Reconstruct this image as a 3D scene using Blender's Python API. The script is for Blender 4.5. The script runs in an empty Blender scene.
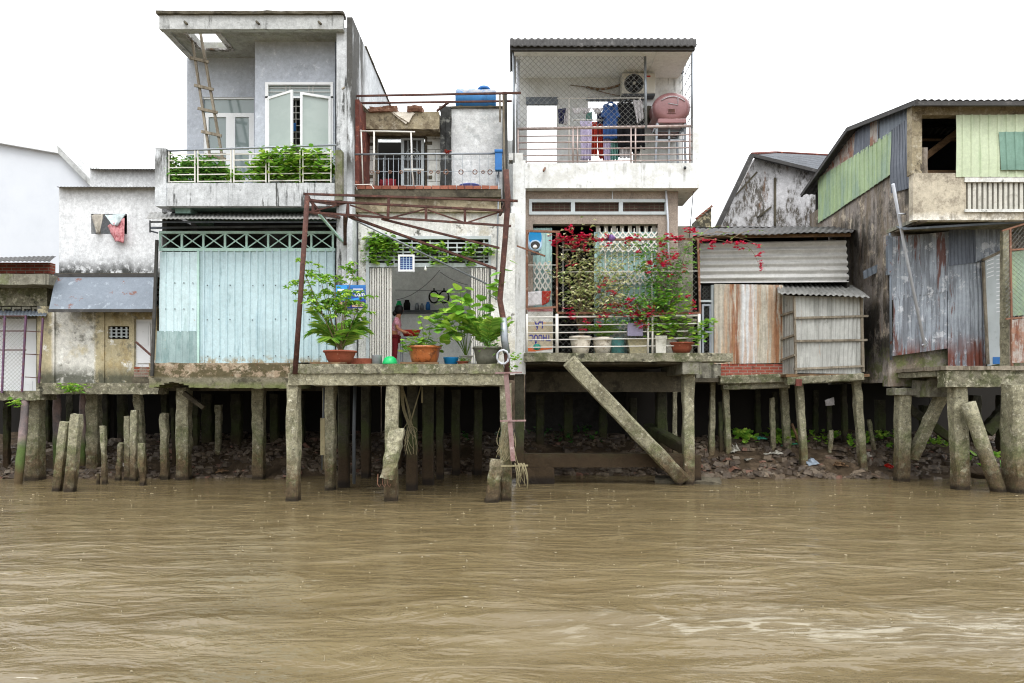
import bpy, math, random
from mathutils import Vector, Matrix, noise as mn
random.seed(7)
SC = bpy.context.scene
COL = SC.collection
F = 700.0; HY = 395.0; CZ = 2.0          # lens in pixels, horizon row, eye height above the water

def X(px, Y): return (px - 512.0) / F * Y
def Z(py, Y): return CZ + (HY - py) / F * Y
def P(px, py, Y): return Vector((X(px, Y), Y, Z(py, Y)))

def C(h):
    h = h.lstrip('#')
    v = [int(h[i:i + 2], 16) / 255 for i in (0, 2, 4)]
    return tuple([(c / 12.92 if c < .04045 else ((c + .055) / 1.055) ** 2.4) for c in v] + [1.0])

# ------------------------------------------------------------------ materials
class NB:
    def __init__(s, name):
        s.m = bpy.data.materials.new(name); s.m.use_nodes = True
        s.t = s.m.node_tree; s.t.nodes.clear()
        s.out = s.t.nodes.new('ShaderNodeOutputMaterial')
        s.g = s.t.nodes.new('ShaderNodeNewGeometry')
        s.pos = s.g.outputs['Position']
    def N(s, typ, **kw):
        n = s.t.nodes.new(typ)
        for k, v in kw.items():
            if k in n.inputs:
                if isinstance(v, bpy.types.NodeSocket): s.t.links.new(v, n.inputs[k])
                else: n.inputs[k].default_value = v
            else: setattr(n, k, v)
        return n
    def L(s, a, b): s.t.links.new(a, b)
    def math(s, op, a, b=None):
        n = s.t.nodes.new('ShaderNodeMath'); n.operation = op
        for i, v in enumerate((a, b)):
            if v is None: continue
            if isinstance(v, bpy.types.NodeSocket): s.L(v, n.inputs[i])
            else: n.inputs[i].default_value = v
        return n.outputs[0]
    def scaled(s, sx, sy, sz, off=0):
        n = s.t.nodes.new('ShaderNodeVectorMath'); n.operation = 'MULTIPLY_ADD'
        s.L(s.pos, n.inputs[0]); n.inputs[1].default_value = (sx, sy, sz); n.inputs[2].default_value = (off, off * .7, off * 1.3)
        return n.outputs[0]
    def noise(s, sx, sy, sz, detail=5, rough=.6, off=0):
        n = s.N('ShaderNodeTexNoise', Vector=s.scaled(sx, sy, sz, off), Scale=1.0, Detail=detail, Roughness=rough)
        return n.outputs['Fac']
    def ramp(s, v, lo, hi):
        n = s.t.nodes.new('ShaderNodeMapRange'); n.clamp = True
        s.L(v, n.inputs[0]); n.inputs[1].default_value = lo; n.inputs[2].default_value = hi
        return n.outputs[0]
    def mix(s, f, a, b):
        n = s.t.nodes.new('ShaderNodeMix'); n.data_type = 'RGBA'
        for sock, v in ((n.inputs[0], f), (n.inputs[6], a), (n.inputs[7], b)):
            if isinstance(v, bpy.types.NodeSocket): s.L(v, sock)
            else: sock.default_value = v
        return n.outputs[2]
    def mask(s, spec, k):
        t = spec[0]
        if t == 'n':
            sx, sy, sz, lo, hi = spec[1:6]
            mid = (lo + hi) / 2; return s.ramp(s.noise(sx, sy, sz, spec[6] if len(spec) > 6 else 8, .72, 3.7 * k + 11), mid + (lo - mid) * .62, mid + (hi - mid) * .62)
        if t == 'z' or t == 'x' or t == 'y':
            sep = s.N('ShaderNodeSeparateXYZ', Vector=s.pos)
            v = sep.outputs[{'x': 0, 'y': 1, 'z': 2}[t]]
            amp = spec[3] if len(spec) > 3 else .15
            nz = s.noise(3, 3, 1.5, 5, .7, k)
            v = s.math('ADD', v, s.math('MULTIPLY', s.math('SUBTRACT', nz, .5), amp * 2))
            return s.ramp(v, spec[1], spec[2])
        if t == 'i':
            return s.ramp(s.g.outputs['Random Per Island'], spec[1], spec[2])
        if t == 'up':
            sep = s.N('ShaderNodeSeparateXYZ', Vector=s.g.outputs['Normal'])
            return s.ramp(sep.outputs[2], spec[1], spec[2])
        if t == 'v':
            n = s.N('ShaderNodeTexVoronoi', Vector=s.scaled(spec[1], spec[1], spec[1], k), Scale=1.0)
            return s.ramp(n.outputs['Distance'], spec[2], spec[3])
        if t == 'f':
            return None

def M(name, base, layers=(), rough=.85, metal=0.0, bump=(14, .35), spec=.3, var=.25, brick=None, leaf=False, alpha=None, coat=0, trans=0, fine=None):
    b = NB(name)
    col = C(base) if isinstance(base, str) else base
    if fine is None: fine = .12 if rough > .7 else .06
    if brick:
        bw, bh, mortar, c2, ms = brick
        sep = b.N('ShaderNodeSeparateXYZ', Vector=b.pos)
        cmb = b.N('ShaderNodeCombineXYZ', X=b.math('ADD', sep.outputs[0], sep.outputs[1]), Y=sep.outputs[2])
        bt = b.N('ShaderNodeTexBrick', Vector=cmb.outputs[0], Scale=1.0)
        bt.inputs['Color1'].default_value = col; bt.inputs['Color2'].default_value = C(c2); bt.inputs['Mortar'].default_value = C(mortar)
        bt.inputs['Brick Width'].default_value = bw; bt.inputs['Row Height'].default_value = bh; bt.inputs['Mortar Size'].default_value = ms
        cur = bt.outputs['Color']
    else:
        cur = col
    if var:
        n0 = b.noise(1.3, 1.3, 1.3, 6, .6, 1)
        dk = b.N('ShaderNodeHueSaturation', Value=1 - var, Saturation=1.05)
        if isinstance(cur, tuple): dk.inputs['Color'].default_value = cur
        else: b.L(cur, dk.inputs['Color'])
        cur = b.mix(b.ramp(n0, .35, .65), cur, dk.outputs[0])
    for k, (lc, amt, specs) in enumerate(layers):
        f = None
        for j, sp in enumerate(specs):
            mk = b.mask(sp, k + j * 5 + len(name))
            if mk is None: continue
            f = mk if f is None else b.math('MULTIPLY', f, mk)
        f = b.math('MULTIPLY', f, amt) if f is not None else amt
        cur = b.mix(f, cur, C(lc) if isinstance(lc, str) else lc)
    if bump and fine:
        for sc_, am in ((11, fine), (38, fine * .8)):
            nz = b.noise(sc_, sc_, sc_, 4, .7, sc_)
            hv = b.N('ShaderNodeHueSaturation', Saturation=1.0)
            b.L(b.math('ADD', b.math('MULTIPLY', b.ramp(nz, .38, .62), 2 * am), 1 - am), hv.inputs['Value'])
            if isinstance(cur, tuple): hv.inputs['Color'].default_value = cur
            else: b.L(cur, hv.inputs['Color'])
            cur = hv.outputs[0]
    bs = b.N('ShaderNodeBsdfPrincipled')
    if isinstance(cur, tuple): bs.inputs['Base Color'].default_value = cur
    else: b.L(cur, bs.inputs['Base Color'])
    bs.inputs['Roughness'].default_value = rough; bs.inputs['Metallic'].default_value = metal
    bs.inputs['Specular IOR Level'].default_value = spec
    if coat: bs.inputs['Coat Weight'].default_value = coat
    if trans: bs.inputs['Transmission Weight'].default_value = trans
    if alpha is not None: bs.inputs['Alpha'].default_value = alpha
    if bump and bump[1] > 0:
        hgt = b.noise(bump[0], bump[0], bump[0], 8, .7, 5)
        if brick:
            hgt = b.math('ADD', hgt, b.math('MULTIPLY', bt.outputs['Fac'], -1.5))
        bp = b.N('ShaderNodeBump', Height=hgt, Strength=bump[1], Distance=.02)
        b.L(bp.outputs[0], bs.inputs['Normal'])
    if leaf:
        tr = b.N('ShaderNodeBsdfTranslucent')
        if isinstance(cur, tuple): tr.inputs['Color'].default_value = cur
        else: b.L(cur, tr.inputs['Color'])
        ms = b.N('ShaderNodeMixShader', Fac=.35)
        b.L(bs.outputs[0], ms.inputs[1]); b.L(tr.outputs[0], ms.inputs[2])
        b.L(ms.outputs[0], b.out.inputs[0])
    else:
        b.L(bs.outputs[0], b.out.inputs[0])
    return b.m

# ------------------------------------------------------------------ mesh builder (world coordinates)
class MB:
    def __init__(s): s.v = []; s.f = []; s.sm = []
    def add(s, vs, fs, smooth=False):
        o = len(s.v); s.v += [Vector(p) for p in vs]
        s.f += [tuple(i + o for i in f) for f in fs]; s.sm += [smooth] * len(fs)
        return s
    def box(s, x0, x1, y0, y1, z0, z1):
        if x0 > x1: x0, x1 = x1, x0
        if z0 > z1: z0, z1 = z1, z0
        v = [(x, y, z) for x in (x0, x1) for y in (y0, y1) for z in (z0, z1)]
        return s.add(v, [(0, 1, 3, 2), (4, 6, 7, 5), (0, 4, 5, 1), (2, 3, 7, 6), (0, 2, 6, 4), (1, 5, 7, 3)])
    def pb(s, px0, py0, px1, py1, Y, d):            # box whose front face is seen at these picture rows/columns
        return s.box(X(px0, Y), X(px1, Y), Y, Y + d, Z(py1, Y), Z(py0, Y))
    def rbox(s, x0, x1, y0, y1, z0, z1, cell=.12):
        if x0 > x1: x0, x1 = x1, x0
        if z0 > z1: z0, z1 = z1, z0
        A = [(x0, x1), (y0, y1), (z0, z1)]
        n = [max(1, min(70, round((b - a) / cell))) for a, b in A]
        for ax in range(3):
            u, w = [(1, 2), (2, 0), (0, 1)][ax]
            for side in (0, 1):
                vs = []; fs = []
                for i in range(n[u] + 1):
                    for j in range(n[w] + 1):
                        p = [0, 0, 0]; p[ax] = A[ax][side]
                        p[u] = A[u][0] + (A[u][1] - A[u][0]) * i / n[u]; p[w] = A[w][0] + (A[w][1] - A[w][0]) * j / n[w]
                        vs.append(tuple(p))
                for i in range(n[u]):
                    for j in range(n[w]):
                        a = i * (n[w] + 1) + j; q = (a, a + n[w] + 1, a + n[w] + 2, a + 1)
                        fs.append(q if side else q[::-1])
                s.add(vs, fs)
        return s
    def prb(s, px0, py0, px1, py1, Y, d, cell=.12):
        return s.rbox(X(px0, Y), X(px1, Y), Y, Y + d, Z(py1, Y), Z(py0, Y), cell)
    def bar(s, a, b, w, h=None, up=(0, 0, 1)):
        h = h or w; a = Vector(a); b = Vector(b); d = (b - a).normalized(); up = Vector(up)
        if abs(d.dot(up)) > .95: up = Vector((0, 1, 0))
        r = d.cross(up).normalized() * w / 2; u = r.cross(d).normalized() * h / 2
        vs = [a - r - u, a + r - u, a + r + u, a - r + u, b - r - u, b + r - u, b + r + u, b - r + u]
        return s.add(vs, [(0, 1, 2, 3)[::-1], (4, 5, 6, 7), (0, 1, 5, 4), (1, 2, 6, 5), (2, 3, 7, 6), (3, 0, 4, 7)])
    def tube(s, pts, r, n=8, r2=None, cap=True):
        pts = [Vector(p) for p in pts]; vs = []; fs = []
        m = len(pts)
        for i, p in enumerate(pts):
            d = (pts[min(i + 1, m - 1)] - pts[max(i - 1, 0)]).normalized()
            up = Vector((0, 0, 1)) if abs(d.z) < .9 else Vector((0, 1, 0))
            a = d.cross(up).normalized(); b = a.cross(d).normalized()
            rr = r if r2 is None else r + (r2 - r) * i / (m - 1)
            if callable(r): rr = r(i / (m - 1))
            for k in range(n):
                t = 2 * math.pi * k / n
                vs.append(p + a * math.cos(t) * rr + b * math.sin(t) * rr)
        for i in range(m - 1):
            for k in range(n):
                fs.append((i * n + k, i * n + (k + 1) % n, (i + 1) * n + (k + 1) % n, (i + 1) * n + k))
        if cap: fs += [tuple(range(n))[::-1], tuple(range((m - 1) * n, m * n))]
        return s.add(vs, fs, n > 4)
    def pile(s, a, b, w, d=None, seg=12):           # rough square concrete pile with chipped corners
        a = Vector(a); b = Vector(b); d = d or w; vs = []; fs = []
        ax = (b - a).normalized(); r = Vector((1, 0, 0)); r = (r - ax * r.dot(ax)).normalized(); q = ax.cross(r)
        c = .38
        prof = [(-c, -.5), (c, -.5), (.5, -c), (.5, c), (c, .5), (-c, .5), (-.5, c), (-.5, -c)]
        for i in range(seg + 1):
            t = i / seg; p = a.lerp(b, t)
            for (u, v) in prof:
                j = 1 + random.uniform(-.06, .06)
                vs.append(p + r * u * w * j + q * v * d * j)
        for i in range(seg):
            for k in range(8): fs.append((i * 8 + k, i * 8 + (k + 1) % 8, (i + 1) * 8 + (k + 1) % 8, (i + 1) * 8 + k))
        fs += [tuple(range(8))[::-1], tuple(range(seg * 8, seg * 8 + 8))]
        return s.add(vs, fs)
    def poly(s, pts, th):                           # prism: front polygon points (world), pushed back along y by th
        pts = [Vector(p) for p in pts]; n = len(pts)
        vs = pts + [p + Vector((0, th, 0)) for p in pts]
        return s.add(vs, [tuple(range(n)), tuple(range(n, 2 * n))[::-1]] + [((i + 1) % n, i, n + i, n + (i + 1) % n) for i in range(n)])
    def slab4(s, a, b, c, d, th):                   # thin quad sheet with thickness along its normal
        P4 = [Vector(p) for p in (a, b, c, d)]; nn = (P4[1] - P4[0]).cross(P4[3] - P4[0]).normalized() * th
        vs = P4 + [p - nn for p in P4]
        return s.add(vs, [(0, 1, 2, 3), (7, 6, 5, 4), (1, 0, 4, 5), (2, 1, 5, 6), (3, 2, 6, 7), (0, 3, 7, 4)])
    def corr(s, p00, p10, p11, p01, pitch=.08, amp=.012, kind='sin', nv=6, dent=.01, seed=0):
        p00, p10, p11, p01 = [Vector(p) for p in (p00, p10, p11, p01)]
        W = (p10 - p00).length; nrm = (p10 - p00).cross(p01 - p00).normalized()
        if kind == 'sin':
            k = 6; nu = max(6, int(W / pitch) * k); prof = [math.sin(2 * math.pi * i / k) * amp for i in range(k)]
            us = [(i / nu, prof[i % k]) for i in range(nu + 1)]
        else:                                       # flat pans with narrow ribs
            us = []; nr = max(2, int(round(W / pitch)))
            for i in range(nr):
                for t, h in ((0, 0), (.62, 0), (.70, 1), (.86, 1), (.94, 0)):
                    us.append(((i + t) / nr, h * amp))
            us.append((1, 0))
        vs = []; fs = []; nu = len(us)
        for j in range(nv + 1):
            v = j / nv
            for (u, h) in us:
                p = p00.lerp(p10, u).lerp(p01.lerp(p11, u), v)
                q = p * 1.3 + Vector((seed, 0, seed * 2))
                vs.append(p + nrm * (h + dent * mn.noise(q)))
        for j in range(nv):
            for i in range(nu - 1):
                a = j * nu + i; fs.append((a, a + 1, a + nu + 1, a + nu))
        return s.add(vs, fs, kind == 'sin')
    def net(s, p00, p10, p11, p01, cell=.06, r=.0022):
        p00, p10, p11, p01 = [Vector(p) for p in (p00, p10, p11, p01)]
        W = (p10 - p00).length; Hh = (p01 - p00).length
        def at(u, v): return p00.lerp(p10, u / W).lerp(p01.lerp(p11, u / W), v / Hh)
        k = -Hh
        while k < W:
            for sg in (0, 1):
                u0 = max(0, k); u1 = min(W, k + Hh)
                if u1 - u0 > .02:
                    v0 = u0 - k; v1 = u1 - k
                    if sg: v0 = Hh - v0; v1 = Hh - v1
                    a = at(u0, v0); b = at(u1, v1)
                    s.tube([a, b], r, 3, cap=False)
            k += cell
        return s
    def lathe(s, c, prof, n=20, sx=1, sy=1):        # prof: (radius, z) list round a vertical axis
        c = Vector(c); vs = []; fs = []
        for (r, z) in prof:
            for k in range(n):
                t = 2 * math.pi * k / n; vs.append(c + Vector((math.cos(t) * r * sx, math.sin(t) * r * sy, z)))
        for i in range(len(prof) - 1):
            for k in range(n): fs.append((i * n + k, i * n + (k + 1) % n, (i + 1) * n + (k + 1) % n, (i + 1) * n + k))
        fs += [tuple(range(n))[::-1]]
        fs += [tuple(range((len(prof) - 1) * n, len(prof) * n))]
        return s.add(vs, fs, True)
    def build(s, name, mat, parent=None, rough=0, freq=7.0, solid=0, kind=None, bevel=0):
        o0 = parent_loc(parent)
        vs = s.v
        if rough:
            vs = [p + mn.noise_vector(p * freq) * rough + mn.noise_vector(p * freq * 3.1) * rough * .5 for p in vs]
        me = bpy.data.meshes.new(name)
        me.from_pydata([tuple(p - o0) for p in vs], [], s.f)
        me.polygons.foreach_set('use_smooth', s.sm); me.update()
        o = bpy.data.objects.new(name, me); COL.objects.link(o)
        if mat: me.materials.append(mat)
        if parent: o.parent = parent
        if solid:
            md = o.modifiers.new('solid', 'SOLIDIFY'); md.thickness = solid; md.offset = 0
        if bevel:
            md = o.modifiers.new('bevel', 'BEVEL'); md.width = bevel; md.segments = 2; md.limit_method = 'ANGLE'
        if kind: o['kind'] = kind
        return o

def parent_loc(p):
    v = Vector((0, 0, 0))
    while p is not None: v += p.location; p = p.parent
    return v

LABELS = {}
def thing(name, label, cat, loc, group=None):
    o = bpy.data.objects.new(name, None); COL.objects.link(o); o.location = Vector(loc); o.empty_display_size = .2
    o['label'] = label; o['category'] = cat
    if group: o['group'] = group
    return o
def tag(o, label, cat, group=None, kind=None):
    o['label'] = label; o['category'] = cat
    if group: o['group'] = group
    if kind: o['kind'] = kind
    return o

def wallY(mb, Y, x0, x1, z0, z1, holes=(), th=.15, cell=None):
    xs = sorted(set([x0, x1] + [h[0] for h in holes] + [h[1] for h in holes])); zs = sorted(set([z0, z1] + [h[2] for h in holes] + [h[3] for h in holes]))
    xs = [x for x in xs if x0 <= x <= x1]; zs = [z for z in zs if z0 <= z <= z1]
    def solid(i, j):
        if i < 0 or j < 0 or i >= len(xs) - 1 or j >= len(zs) - 1: return False
        cx = (xs[i] + xs[i + 1]) / 2; cz = (zs[j] + zs[j + 1]) / 2
        return not any(h[0] < cx < h[1] and h[2] < cz < h[3] for h in holes)
    for i in range(len(xs) - 1):
        for j in range(len(zs) - 1):
            if not solid(i, j): continue
            a, b, c, d = xs[i], xs[i + 1], zs[j], zs[j + 1]; y1 = Y + th
            mb.add([(a, Y, c), (b, Y, c), (b, Y, d), (a, Y, d)], [(0, 1, 2, 3)])
            mb.add([(a, y1, c), (b, y1, c), (b, y1, d), (a, y1, d)], [(3, 2, 1, 0)])
            if not solid(i - 1, j): mb.add([(a, Y, c), (a, Y, d), (a, y1, d), (a, y1, c)], [(0, 1, 2, 3)])
            if not solid(i + 1, j): mb.add([(b, Y, c), (b, y1, c), (b, y1, d), (b, Y, d)], [(0, 1, 2, 3)])
            if not solid(i, j - 1): mb.add([(a, Y, c), (a, y1, c), (b, y1, c), (b, Y, c)], [(0, 1, 2, 3)])
            if not solid(i, j + 1): mb.add([(a, Y, d), (b, Y, d), (b, y1, d), (a, y1, d)], [(0, 1, 2, 3)])
    return mb
def hole(px0, py0, px1, py1, Y): return (X(px0, Y), X(px1, Y), Z(py1, Y), Z(py0, Y))

# ------------------------------------------------------------------ plants
def leaf(mb, p, d, L, W, droop=.3, kind=0):
    p = Vector(p); d = Vector(d).normalized(); side = d.cross(Vector((0, 0, 1)))
    if side.length < .1: side = Vector((1, 0, 0))
    side = (side.normalized() + Vector((random.uniform(-.4, .4), random.uniform(-.4, .4), random.uniform(-.5, .5)))).normalized()
    n = side.cross(d).normalized()
    if kind == 0:
        m = p + d * L * .45; t = p + d * L - Vector((0, 0, droop * L))
        mb.add([p, m + side * W / 2 + n * W * .15, t, m - side * W / 2 + n * W * .15], [(0, 1, 2), (0, 2, 3)])
    else:                                           # rounded heart-shaped blade
        e = Vector((0, 0, -droop * L))
        vs = [p, p + d * L * .1 + side * W * .38, p + d * L * .45 + side * W * .5 + e * .3, p + d * L * .8 + side * W * .28 + e * .7, p + d * L + e,
              p + d * L * .8 - side * W * .28 + e * .7, p + d * L * .45 - side * W * .5 + e * .3, p + d * L * .1 - side * W * .38, p + d * L * .5 - n * W * .08 + e * .3]
        mb.add(vs, [(8, i, i + 1) for i in range(7)] + [(8, 7, 0)])
def rdir(up=.3, spread=1.0):
    a = random.uniform(0, 2 * math.pi)
    return Vector((math.cos(a) * spread, math.sin(a) * spread, up + random.uniform(-.4, .4)))
def arc(a, b, bow=(0, 0, .2), n=6):
    a = Vector(a); b = Vector(b); bow = Vector(bow)
    return [a.lerp(b, i / n) + bow * (4 * (i / n) * (1 - i / n)) for i in range(n + 1)]
def cluster(mb, c, r, n, L, W, kind=0, up=.2):
    c = Vector(c)
    for _ in range(n):
        q = c + Vector((random.gauss(0, r * .5), random.gauss(0, r * .5), random.gauss(0, r * .4)))
        leaf(mb, q, rdir(up), L * random.uniform(.7, 1.2), W * random.uniform(.7, 1.2), kind=kind)
def frond(mb, st, base, d, L, n=30, ll=.22, lw=.017, arch=.5):
    d = Vector(d).normalized(); pts = []
    for i in range(10):
        t = i / 9; pts.append(Vector(base) + d * L * t + Vector((0, 0, -arch * L * t * t)))
    st.tube(pts, .008, 4, .003)
    for i in range(n):
        t = .18 + .82 * i / n; k = t * 9; a = int(k); a = min(a, 8); p = pts[a].lerp(pts[a + 1], k - a); tn = (pts[a + 1] - pts[a]).normalized()
        sd = tn.cross(Vector((0, 0, 1))).normalized()
        for sg in (-1, 1):
            dd = (sd * sg + tn * .8 + Vector((0, 0, random.uniform(-.1, .25)))).normalized()
            l = ll * (1.15 - .75 * abs(t - .45)) * random.uniform(.85, 1.1)
            mb.add([p, p + dd * l * .4 + tn * lw, p + dd * l - Vector((0, 0, l * .25)), p + dd * l * .4 - tn * lw], [(0, 1, 2), (0, 2, 3)])
def palm(root, base, n, L, matl, mats, up=.9, arch=.5, ll=.22):
    f = MB(); s = MB()
    for i in range(n):
        a = 2 * math.pi * i / n + random.uniform(-.3, .3); u = up * random.uniform(.6, 1.6)
        frond(f, s, Vector(base) + Vector((0, 0, .03)), (math.cos(a), math.sin(a), u), L * random.uniform(.75, 1.1), ll=ll, arch=arch * random.uniform(.6, 1.3))
    f.build('foliage', matl, root); s.build('stem', mats, root)
def bush(root, base, h, r, nst, nl, L, W, matl, mats, kind=0, up=.2, thick=.008, low=.35):
    f = MB(); s = MB(); base = Vector(base)
    for i in range(nst):
        a = random.uniform(0, 6.28); rr = r * math.sqrt(random.random())
        top = base + Vector((math.cos(a) * rr, math.sin(a) * rr * .7, h * random.uniform(.6, 1.05)))
        pts = arc(base + Vector((random.uniform(-.03, .03), random.uniform(-.03, .03), 0)), top, (random.uniform(-.06, .06), 0, .05 * h), 6)
        s.tube(pts, thick, 5, thick * .4)
        for _ in range(nl):
            t = random.uniform(low, 1) * 6; k = min(5, int(t)); p = pts[k].lerp(pts[k + 1], t - k)
            leaf(f, p + Vector((random.gauss(0, r * .16), random.gauss(0, r * .14), random.gauss(0, r * .12))), rdir(up), L * random.uniform(.6, 1.25), W * random.uniform(.6, 1.2), kind=kind)
    f.build('foliage', matl, root); s.build('stem', mats, root)
def pot(root, c, r, h, mat, soil, flare=.75, rim=.02, n=24, sy=1):
    c = Vector(c); b = MB()
    b.lathe(c, [(r * flare, 0), (r * (flare + (1 - flare) * .55), h * .4), (r * .97, h * .82), (r * 1.0, h * .86), (r + rim, h * .88), (r + rim, h), (r, h), (r * .93, h * .9), (r * .9, h * .86)], n, 1, sy)
    b.build('pot', mat, root)
    sm = MB(); sm.lathe(c + Vector((0, 0, h * .865)), [(r * .92, 0), (r * .5, .012), (r * .1, .02)], 14, 1, sy); sm.build('soil', soil, root)
STREAK = lambda lo, hi: ('n', 7, 7, .55, lo, hi)
BLOT = lambda s, lo, hi: ('n', s, s, s, lo, hi)
m_plaster_grey = M('plaster_grey', '#b4bac4', [('#7c8088', .5, [BLOT(2, .5, .75)]), ('#dde0e4', .5, [BLOT(9, .55, .7)]), ('#55575a', .5, [STREAK(.6, .75), BLOT(1.2, .45, .6)])], fine=.08, var=.12)
m_plaster_pale = M('plaster_pale', '#c3c6c8', [('#85888a', .6, [STREAK(.5, .7)]), ('#3c3d3b', .95, [STREAK(.52, .62), BLOT(1.1, .42, .56)]), ('#6b6f5c', .4, [BLOT(5, .6, .75)])])
m_soffit = M('soffit_stained', '#a9aaa6', [('#6f6c62', .6, [BLOT(1.6, .45, .65)]), ('#8c8f70', .4, [BLOT(3, .5, .7)])])
m_band = M('roof_band', '#b9bbba', [('#4a4a47', .75, [('n', 5, 5, 1.5, .52, .7)]), ('#2e2e2c', .9, [('n', 4, 4, 9, .6, .72)])])
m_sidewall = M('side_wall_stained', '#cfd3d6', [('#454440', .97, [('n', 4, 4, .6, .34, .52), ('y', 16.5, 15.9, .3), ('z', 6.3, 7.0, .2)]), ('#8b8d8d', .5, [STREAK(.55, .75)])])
m_white = M('whitewash', '#dfe1e2', [('#a9adae', .5, [STREAK(.5, .72)]), ('#5a5b58', .7, [STREAK(.6, .72), BLOT(1.5, .5, .62)]), ('#8a8c88', .5, [BLOT(16, .62, .7)])])
m_white_old = M('whitewash_grimy', '#e0e0dc', [('#a3a49c', .5, [STREAK(.45, .66)]), ('#45443d', .9, [BLOT(3.4, .55, .66)]), ('#a99e83', .5, [BLOT(1.4, .5, .65)])], bump=(9, .6))
m_white_clean = M('painted_white', '#dee0df', [('#a8a9a6', .4, [STREAK(.52, .74)]), ('#4c4a44', .85, [BLOT(9, .64, .7)]), ('#77766f', .65, [STREAK(.5, .64), BLOT(1.4, .46, .6)]), ('#b9b8b0', .5, [BLOT(2.2, .48, .62)])], bump=(10, .2), var=.05, fine=.05)
m_bluewhite = M('pale_blue_wall', '#d0d4da', [('#bcc1c9', .3, [BLOT(.5, .4, .7)])], bump=(10, .1), var=.03, fine=0)
m_house_b = M('white_upper_wall', '#e2e4e6', [('#b5b8ba', .45, [STREAK(.5, .7)]), ('#2f302c', .95, [('z', 5.45, 5.05, .3), BLOT(7, .36, .52)]), ('#77776f', .5, [BLOT(8, .62, .72)])], bump=(9, .4))
m_ground_b = M('peeling_wall', '#c3b898', [('#a39168', .7, [('n', 1.6, 1.6, .8, .5, .6)]), ('#d3d2cc', .92, [('x', -10.64, -10.56, .03), ('x', -9.6, -9.68, .03), BLOT(1.8, .3, .5)]), ('#e6e6e0', .8, [BLOT(2.6, .56, .62)]), ('#6c6a60', .8, [BLOT(1.8, .5, .64), BLOT(9, .4, .6)]), ('#2b2a25', .9, [('z', 3.7, 4.1, .3), BLOT(4, .38, .54)]), ('#46483b', .9, [('z', 2.72, 2.45, .2), BLOT(3, .3, .5)])], bump=(8, .8))
m_conc = M('old_concrete', '#8c897c', [('#5c594d', .7, [BLOT(2.5, .42, .62)]), ('#aaa894', .7, [BLOT(7, .52, .68)]), ('#39382e', .8, [STREAK(.52, .68)]), ('#5a6136', .7, [BLOT(1.7, .5, .64)])], bump=(16, .8))
m_conc_mossy = M('mossy_concrete', '#807c6a', [('#4c4f33', .8, [BLOT(2.2, .46, .6)]), ('#aba792', .8, [BLOT(8, .52, .64)]), ('#2b2b21', .9, [BLOT(4.3, .55, .68)]), ('#626d36', .45, [BLOT(1.2, .54, .64)])], bump=(18, .9), fine=.25)
m_base1 = M('patchy_base', '#a2907a', [('#b5aa96', .6, [BLOT(6, .5, .6)]), ('#514a32', .95, [('n', 4, 4, 5, .42, .52), ('z', 2.74, 2.66, .08)]), ('#9b5a44', .6, [BLOT(1.3, .58, .66)]), ('#74705e', .9, [('z', 2.41, 2.35, .03)]), ('#3f3c2e', .8, [('z', 2.41, 2.35, .03), BLOT(4, .5, .62)]), ('#66703a', .6, [('z', 2.30, 2.2, .06), BLOT(1.5, .42, .56)])], bump=(10, .8))
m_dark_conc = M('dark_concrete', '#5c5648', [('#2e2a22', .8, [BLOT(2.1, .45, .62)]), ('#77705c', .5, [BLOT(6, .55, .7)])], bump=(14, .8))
m_pile = M('pile_concrete', '#98947d', [('#716c58', .7, [BLOT(3, .47, .62)]), ('#c9c5b2', .7, [BLOT(12, .55, .66)]), ('#5d6340', .75, [('z', 1.75, 1.0, .7), BLOT(2.6, .42, .6)]), ('#5a4833', .85, [('z', .95, .5, .35), BLOT(5, .34, .54)]), ('#39461f', .75, [('z', .9, .2, .4), BLOT(5, .48, .6)]), ('#2b2820', .8, [BLOT(9, .6, .68)]), ('#7d735f', .7, [BLOT(20, .58, .66)]), ('#4a3d2c', .7, [('z', .42, .3, .12)]), ('#241d15', .85, [('z', .12, .05, .04)])], bump=(24, 1.0), rough=.9, fine=.26)
m_pile_shaded = M('pile_concrete_dark', '#4a473b', [('#2b2a21', .8, [BLOT(3, .4, .6)]), ('#6e6a58', .5, [BLOT(9, .58, .7)]), ('#3c4423', .8, [('z', 1.9, 1.3, .5), BLOT(2.2, .35, .55)]), ('#392c1e', .95, [('z', 1.1, .6, .25)]), ('#1c1610', .9, [('z', .2, .1, .06)])], bump=(26, 1.0), rough=.9)  # darker copy of the pile concrete; under-house shade is put into its colour
m_pile_round = M('pile_plaster_round', '#8d7b78', [('#7c5148', .8, [('z', 1.9, 2.2, .1)]), ('#5e5d5e', .7, [BLOT(2.4, .42, .6)]), ('#4c5f2c', .95, [('z', 1.1, .75, .2)]), ('#4c3a28', .9, [('z', .5, .25, .15)])], bump=(18, .7))
m_brownwall = M('pebble_dash_brown', '#a3968a', [('#7f736a', .6, [BLOT(40, .5, .6)]), ('#c9beb2', .35, [BLOT(55, .58, .66)]), ('#5f564e', .5, [STREAK(.55, .72)])], bump=(60, .8))
m_brick = M('red_brick', '#a0564a', [('#4a2c22', .7, [BLOT(4, .55, .68)]), ('#cfc4b8', .3, [BLOT(9, .62, .7)])], brick=(.22, .075, '#94867a', '#8a4534', .009), bump=(20, .5))
m_brick_old = M('old_brick', '#96533d', [('#8b8377', .7, [BLOT(3, .48, .6)]), ('#33281f', .7, [BLOT(4, .56, .68)])], brick=(.2, .07, '#8c8374', '#7c402f', .012), bump=(20, .6))
m_redtile = M('red_oxide_wall', '#6e4038', [('#a8634c', .8, [BLOT(3.5, .5, .62)]), ('#4a2a25', .8, [STREAK(.5, .66)]), ('#9aa09a', .4, [BLOT(9, .62, .7)])], bump=(20, .6))
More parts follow.
